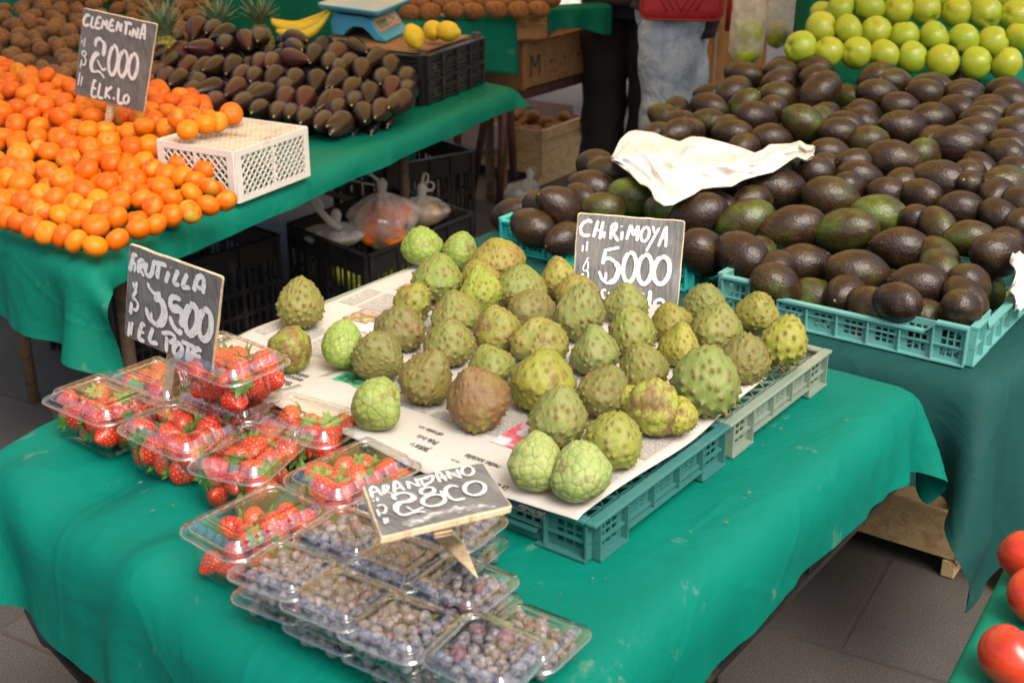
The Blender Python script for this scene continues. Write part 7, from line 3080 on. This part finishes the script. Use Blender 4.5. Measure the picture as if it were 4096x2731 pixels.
def person(name, label, loc, yaw, trousers, jacket, leg_r, hem, hair='dark_hair', carry=True):
    t = thing(name, label, 'person', loc, yaw)
    # body: one skinned figure, facing local -Y
    J = {'pel': (0, 0, .93, .115), 'wst': (0, 0, 1.08, .105), 'chs': (0, .01, 1.28, .125), 'nck': (0, .01, 1.44, .052), 'hd0': (0, -.01, 1.52, .075), 'hd1': (0, -.01, 1.60, .088), 'hd2': (0, 0.0, 1.68, .06)}
    for s, n in ((-1, 'l'), (1, 'r')):
        J['hip' + n] = (s * .095, 0, .90, .09)
        J['kne' + n] = (s * .10, -.02, .49, .056)
        J['ank' + n] = (s * .10, .02, .09, .036)
        J['toe' + n] = (s * .105, -.14, .035, .032)
        J['sho' + n] = (s * .17, .01, 1.39, .058)
        J['elb' + n] = (s * .215, .03, 1.12, .042)
        J['wri' + n] = (s * .20, -.20 if carry else -.02, .88 if not carry else 1.10, .027)
        J['pal' + n] = (s * .195, -.255 if carry else -.03, .81 if not carry else 1.085, .030)
    E = [('pel', 'wst'), ('wst', 'chs'), ('chs', 'nck'), ('nck', 'hd0'), ('hd0', 'hd1'), ('hd1', 'hd2')]
    for n in 'lr':
        E += [('pel', 'hip' + n), ('hip' + n, 'kne' + n), ('kne' + n, 'ank' + n), ('ank' + n, 'toe' + n), ('chs', 'sho' + n), ('sho' + n, 'elb' + n), ('elb' + n, 'wri' + n), ('wri' + n, 'pal' + n)]
        s = -1 if n == 'l' else 1
        px, py, pz, _ = J['pal' + n]
        for q in range(4):
            a, b = f'f{n}{q}a', f'f{n}{q}b'
            y = py - 0.024 + q * 0.016
            ln = (0.042, 0.048, 0.045, 0.036)[q]
            J[a] = (px + s * 0.004, y, pz - 0.035 - 0.3 * ln, .0095)
            J[b] = (px - s * 0.014, y, pz - 0.035 - 1.1 * ln, .008)
            E += [('pal' + n, a), (a, b)]
        J[f't{n}a'] = (px - s * 0.012, py - 0.038, pz - 0.015, .010)
        J[f't{n}b'] = (px - s * 0.020, py - 0.045, pz - 0.045, .008)
        E += [('pal' + n, f't{n}a'), (f't{n}a', f't{n}b')]
    ks = list(J)
    me = bpy.data.meshes.new('body')
    me.from_pydata([J[k][:3] for k in ks], [(ks.index(a), ks.index(b)) for a, b in E], [])
    o = mesh_obj('body', me, M['skin'], t, False)
    sk = o.modifiers.new('skin', 'SKIN')
    for i, k in enumerate(ks):
        d = me.skin_vertices[0].data[i]
        d.radius = (J[k][3], J[k][3])
        d.use_root = (k == 'pel')
    sk.use_smooth_shade = True
    ss = o.modifiers.new('sub', 'SUBSURF'); ss.levels = ss.render_levels = 2
    # face
    mb = MB()
    for s in (-1, 1):
        mb.tube([(s * .032, -.088, 1.605), (s * .032, -.096, 1.605)], [0.012, 0.006], 8)
    mb.build('eye', M['black_metal'], t, True)
    mb = MB()
    mb.tube([(0, -.090, 1.60), (0, -.108, 1.572), (0, -.092, 1.562)], [0.007, 0.013, 0.008], 8)
    mb.build('nose', M['skin'], t, True)
    mb = MB()
    mb.tube([(-.026, -.082, 1.532), (0, -.094, 1.530), (.026, -.082, 1.532)], [0.003, 0.007, 0.003], 8)
    mb.build('mouth', M['red_leather'], t, True)
    for s in (-1, 1):
        mb = MB()
        mb.tube([(s * .086, .0, 1.56), (s * .097, .006, 1.585), (s * .09, .004, 1.615)], [0.008, 0.014, 0.010], 8)
        mb.build('ear', M['skin'], t, True)
    v, f = ICO[4]
    keep = v.copy()
    p = np.stack([v[:, 0] * .100, v[:, 1] * .108 + .012, v[:, 2] * .105 + 1.625], 1)
    low = (v[:, 1] > 0.1) & (v[:, 2] < 0)
    p[low, 2] -= 0.18 * (v[low, 1])
    face = (v[:, 1] < -0.35) & (v[:, 2] < 0.45)
    p[face] = np.stack([v[face, 0] * .07, np.full(face.sum(), -0.03), v[face, 2] * .08 + 1.62], 1)
    mesh_obj('hair', pymesh('hair', p, f), M[hair], t)
    # trousers: two legs and a seat in one garment
    mb = MB()
    for s in (-1, 1):
        loft_limb(mb, [(s * .085, 0, .97), (s * .10, 0, .80), (s * .104, -.012, .50), (s * .106, .012, .26), (s * .106, .02, hem)], leg_r, 24, 0.05, s)
    loft_limb(mb, [(0, 0, .84), (0, 0, .92), (0, 0, 1.02)], [0.16, 0.185, 0.165], 24, 0.01)
    o = mb.build('trousers', M[trousers], t, True)
    if trousers == 'pale_denim':
        for s in (-1, 1):
            mb = MB()
            mb.tube(catmull([(s * (.085 + leg_r[0] * 1.0), 0, .97), (s * (.10 + leg_r[1] * 1.0), 0, .80), (s * (.104 + leg_r[2] * 1.0), -.012, .50), (s * (.106 + leg_r[3] * 1.0), .012, .26)], 6), 0.0035, 6)
            mb.build('side_seam', M['pale_denim'], t, True)
    mb = MB()
    loft_limb(mb, [(0, 0, .945 if jacket == 'plum_jacket' else .9), (0, 0, 1.05), (0, .01, 1.28), (0, .01, 1.42)], [0.205, 0.185, 0.19, 0.12], 24, 0.03)
    mb.build('jacket', M[jacket], t, True)
    if jacket == 'plum_jacket':
        mb = MB()
        loft_limb(mb, [(0.0, -0.09, .835), (0.0, -0.085, .90), (0.0, -0.06, 1.02)], [0.085, 0.10, 0.12], 20, 0.03)
        mb.build('jacket_front', M[jacket], t, True)
    for s in (-1, 1):
        mb = MB()
        mb.tube([(s * .15, .01, 1.40), (s * .20, .02, 1.26), (s * .218, .03, 1.12), (s * .212, -.10 if carry else -.02, 1.11 if carry else .98), (s * .203, -.175 if carry else -.02, 1.102 if carry else .915)], [0.068, 0.062, 0.054, 0.046, 0.042], 14)
        mb.build('sleeve', M[jacket], t, True)
    for s in (-1, 1):
        mb = MB()
        mb.tube([(s * .104, .075, .05), (s * .104, .03, .062), (s * .105, -.06, .052), (s * .105, -.16, .036)], [0.040, 0.046, 0.046, 0.026], 12)
        mb.build('shoe', M['shoe_leather'], t, True)
    return t


PJ = Vector((0.64, 5.12, 0))
person('person', 'person in pale blue jeans and plum jacket beside the red bag', PJ, R(72), 'pale_denim', 'plum_jacket', [0.13, 0.138, 0.130, 0.138, 0.15], 0.07)
person('person', 'person in plain black trousers standing left of the pale jeans', (0.505, 5.62, 0), R(160), 'dark_trousers', 'dark_trousers', [0.115, 0.115, 0.10, 0.098, 0.10], 0.05, carry=False)


def handbag():
    c = atd(2728, -22, 4.72)
    t = thing('handbag', 'red quilted leather shoulder bag hanging at the hip of the pale jeans', 'handbag', c, R(-8))
    P = rrect(0.155, 0.095, 0.035, 6, ns=(30, 20))
    rings = []
    for y, ins in ((0.038, 0.022), (0.034, 0.006), (0.018, 0.0), (-0.018, 0.0), (-0.034, 0.006), (-0.040, 0.022), (-0.041, 0.05)):
        rings.append([Vector((x, y, z)) for x, z, nx, nz, s in rrect(0.155, 0.095, 0.035, 6, ns=(30, 20), inset=ins)])
    v, f = loft(rings)
    f.append(tuple(range(len(P)))[::-1])
    o = mesh_obj('bag_body', pymesh('bag_body', v, f), M['red_leather'], t)
    mb = MB()
    for k in range(-7, 8):
        x = k * 0.026
        for s in (-1, 1):
            a, b = Vector((x, -0.042, -0.055)), Vector((x + s * 0.05, -0.042, 0.03))
            if abs(a.x) > 0.115 or abs(b.x) > 0.125: continue
            if s * (x + s * 0.025) < 0: continue
            mb.tube([a, b], 0.0022, 5)
    mb.build('quilting', M['red_leather'], t, True)
    mb = MB()
    mb.tube([Vector((x - nx * 0.008, -0.036, z - nz * 0.008)) for x, z, nx, nz, s in P] + [Vector((P[0][0] - P[0][2] * 0.008, -0.036, P[0][1] - P[0][3] * 0.008))], 0.0035, 6)
    mb.build('piping', M['red_leather'], t, True)
    mb = MB()
    for k in range(7):
        x = 0.168 + 0.006 * k
        mb.tube([(x, -0.03 + 0.004 * (k % 2), 0.06), (x, -0.032, -0.02), (x + 0.001 * (k - 3), -0.034, -0.125)], 0.0034, 6)
    mb.build('tassel', M['red_leather'], t, True)
    mb = MB()
    mb.tube(catmull([(-0.145, 0, 0.085), (-0.11, 0.03, 0.30), (-0.02, 0.12, 0.58), (0.09, 0.05, 0.34), (0.145, 0, 0.085)], 8), 0.006, 8, sq=0.4)
    mb.build('strap', M['red_leather'], t, True)


handbag()


def apple_bags():
    for k, (px, py, t_, lab, rx) in enumerate(((2985, 205, 4.55, 'thin clear bag with green apples hanging in front of the upright boards', 0.062), (3110, 130, 4.75, 'thin clear bag with a green apple hanging nearer the dark cloth', 0.062))):
        c = atd(px, py, t_)
        t = thing('fruit_bag', lab, 'plastic bag', c)
        n, m_ = 28, 16
        rings = []
        for j in range(m_ + 1):
            u = j / m_
            z = -0.062 + 0.50 * u
            w = (math.sin(min(1, u / 0.14) * math.pi / 2) ** 0.8) * (1.0 if u < 0.25 else 1.0 - 0.35 * (u - 0.25)) * rx
            w = max(w, 0.004)
            rings.append([Vector((w * (1 + 0.08 * math.sin(5 * a + 3 * u + k) * u * 2) * math.cos(a) + 0.05 * u * u * (1 if k else -0.2), w * 0.8 * math.sin(a) * (1 + 0.1 * math.sin(7 * a + k) * u), z)) for a in (2 * math.pi * q / n for q in range(n))])
        v, f = loft(rings)
        mesh_obj('film', pymesh('film', v, f), M['bag_film'], t)
        for i, dz in enumerate(((0.0, 0.075) if k == 0 else (0.0,))):
            inst('apple', MESH['apple'][i + 2 * k], c + Vector((0.004 * i, 0, dz - 0.008)), 0.050, rq(), ('lower' if i == 0 else 'upper') + ' green apple inside the hanging bag ' + ('by the boards' if k == 0 else 'near the dark cloth'), 'apple', 'apples in the hanging bags', (0.42, 0.46, 0.03))


apple_bags()


# ================================================================== awning over the stalls, on four poles
def awning():
    t = thing('awning', 'tan canvas awning stretched over the stalls on four poles', 'awning', (0, 0, 0))
    mb = MB()
    x0, x1, y0, y1 = -2.2, 2.4, 2.25, 7.0
    n, m_ = 24, 20
    v = []
    for i in range(n + 1):
        for j in range(m_ + 1):
            u, w = i / n, j / m_
            v.append((x0 + (x1 - x0) * u, y0 + (y1 - y0) * w, 2.75 - 0.55 * w - 0.08 * math.sin(math.pi * u) * math.sin(math.pi * w)))
    f = [(i * (m_ + 1) + j, (i + 1) * (m_ + 1) + j, (i + 1) * (m_ + 1) + j + 1, i * (m_ + 1) + j + 1) for i in range(n) for j in range(m_)]
    mb.add(v, f)
    mb.build('canopy', M['awning_canvas'], t, True)
    for x, y in ((x0, y0), (x1, y0), (x0, y1), (x1, y1)):
        mb = MB()
        z = 2.75 - (0.55 if y > 3 else 0) - 0.02
        mb.tube([(x, y, 0.0), (x, y, z)], 0.02, 8)
        mb.build('pole', M['black_metal'], t, True)


awning()


# crumbs of leaf and husk on the bright green cloth
def crumbs():
    mb = MB()
    rg = random.Random(9)
    for _ in range(26):
        a, b = rg.uniform(0.9, 1.5), rg.uniform(1.1, 1.66)
        if rg.random() < 0.45: a, b = rg.uniform(0.85, 1.9), rg.uniform(0.665, 0.75)
        p = ab(a, b, TOPZ + 0.012)
        an = rg.uniform(0, 6.28)
        L_ = rg.uniform(0.0015, 0.0045)
        d = Vector((math.cos(an), math.sin(an), 0)) * L_
        s = Vector((-d.y, d.x, 0)) * 0.35
        mb.add([p - d, p - s + Vector((0, 0, .001)), p + d, p + s, p + Vector((0, 0, .0018))], [(0, 1, 4), (1, 2, 4), (2, 3, 4), (3, 0, 4)])
    o = mb.build('crumbs', M['old_wood'])
    tag(o, 'dry crumbs of leaf and husk scattered on the bright green cloth', 'crumbs', kind='stuff')


crumbs()
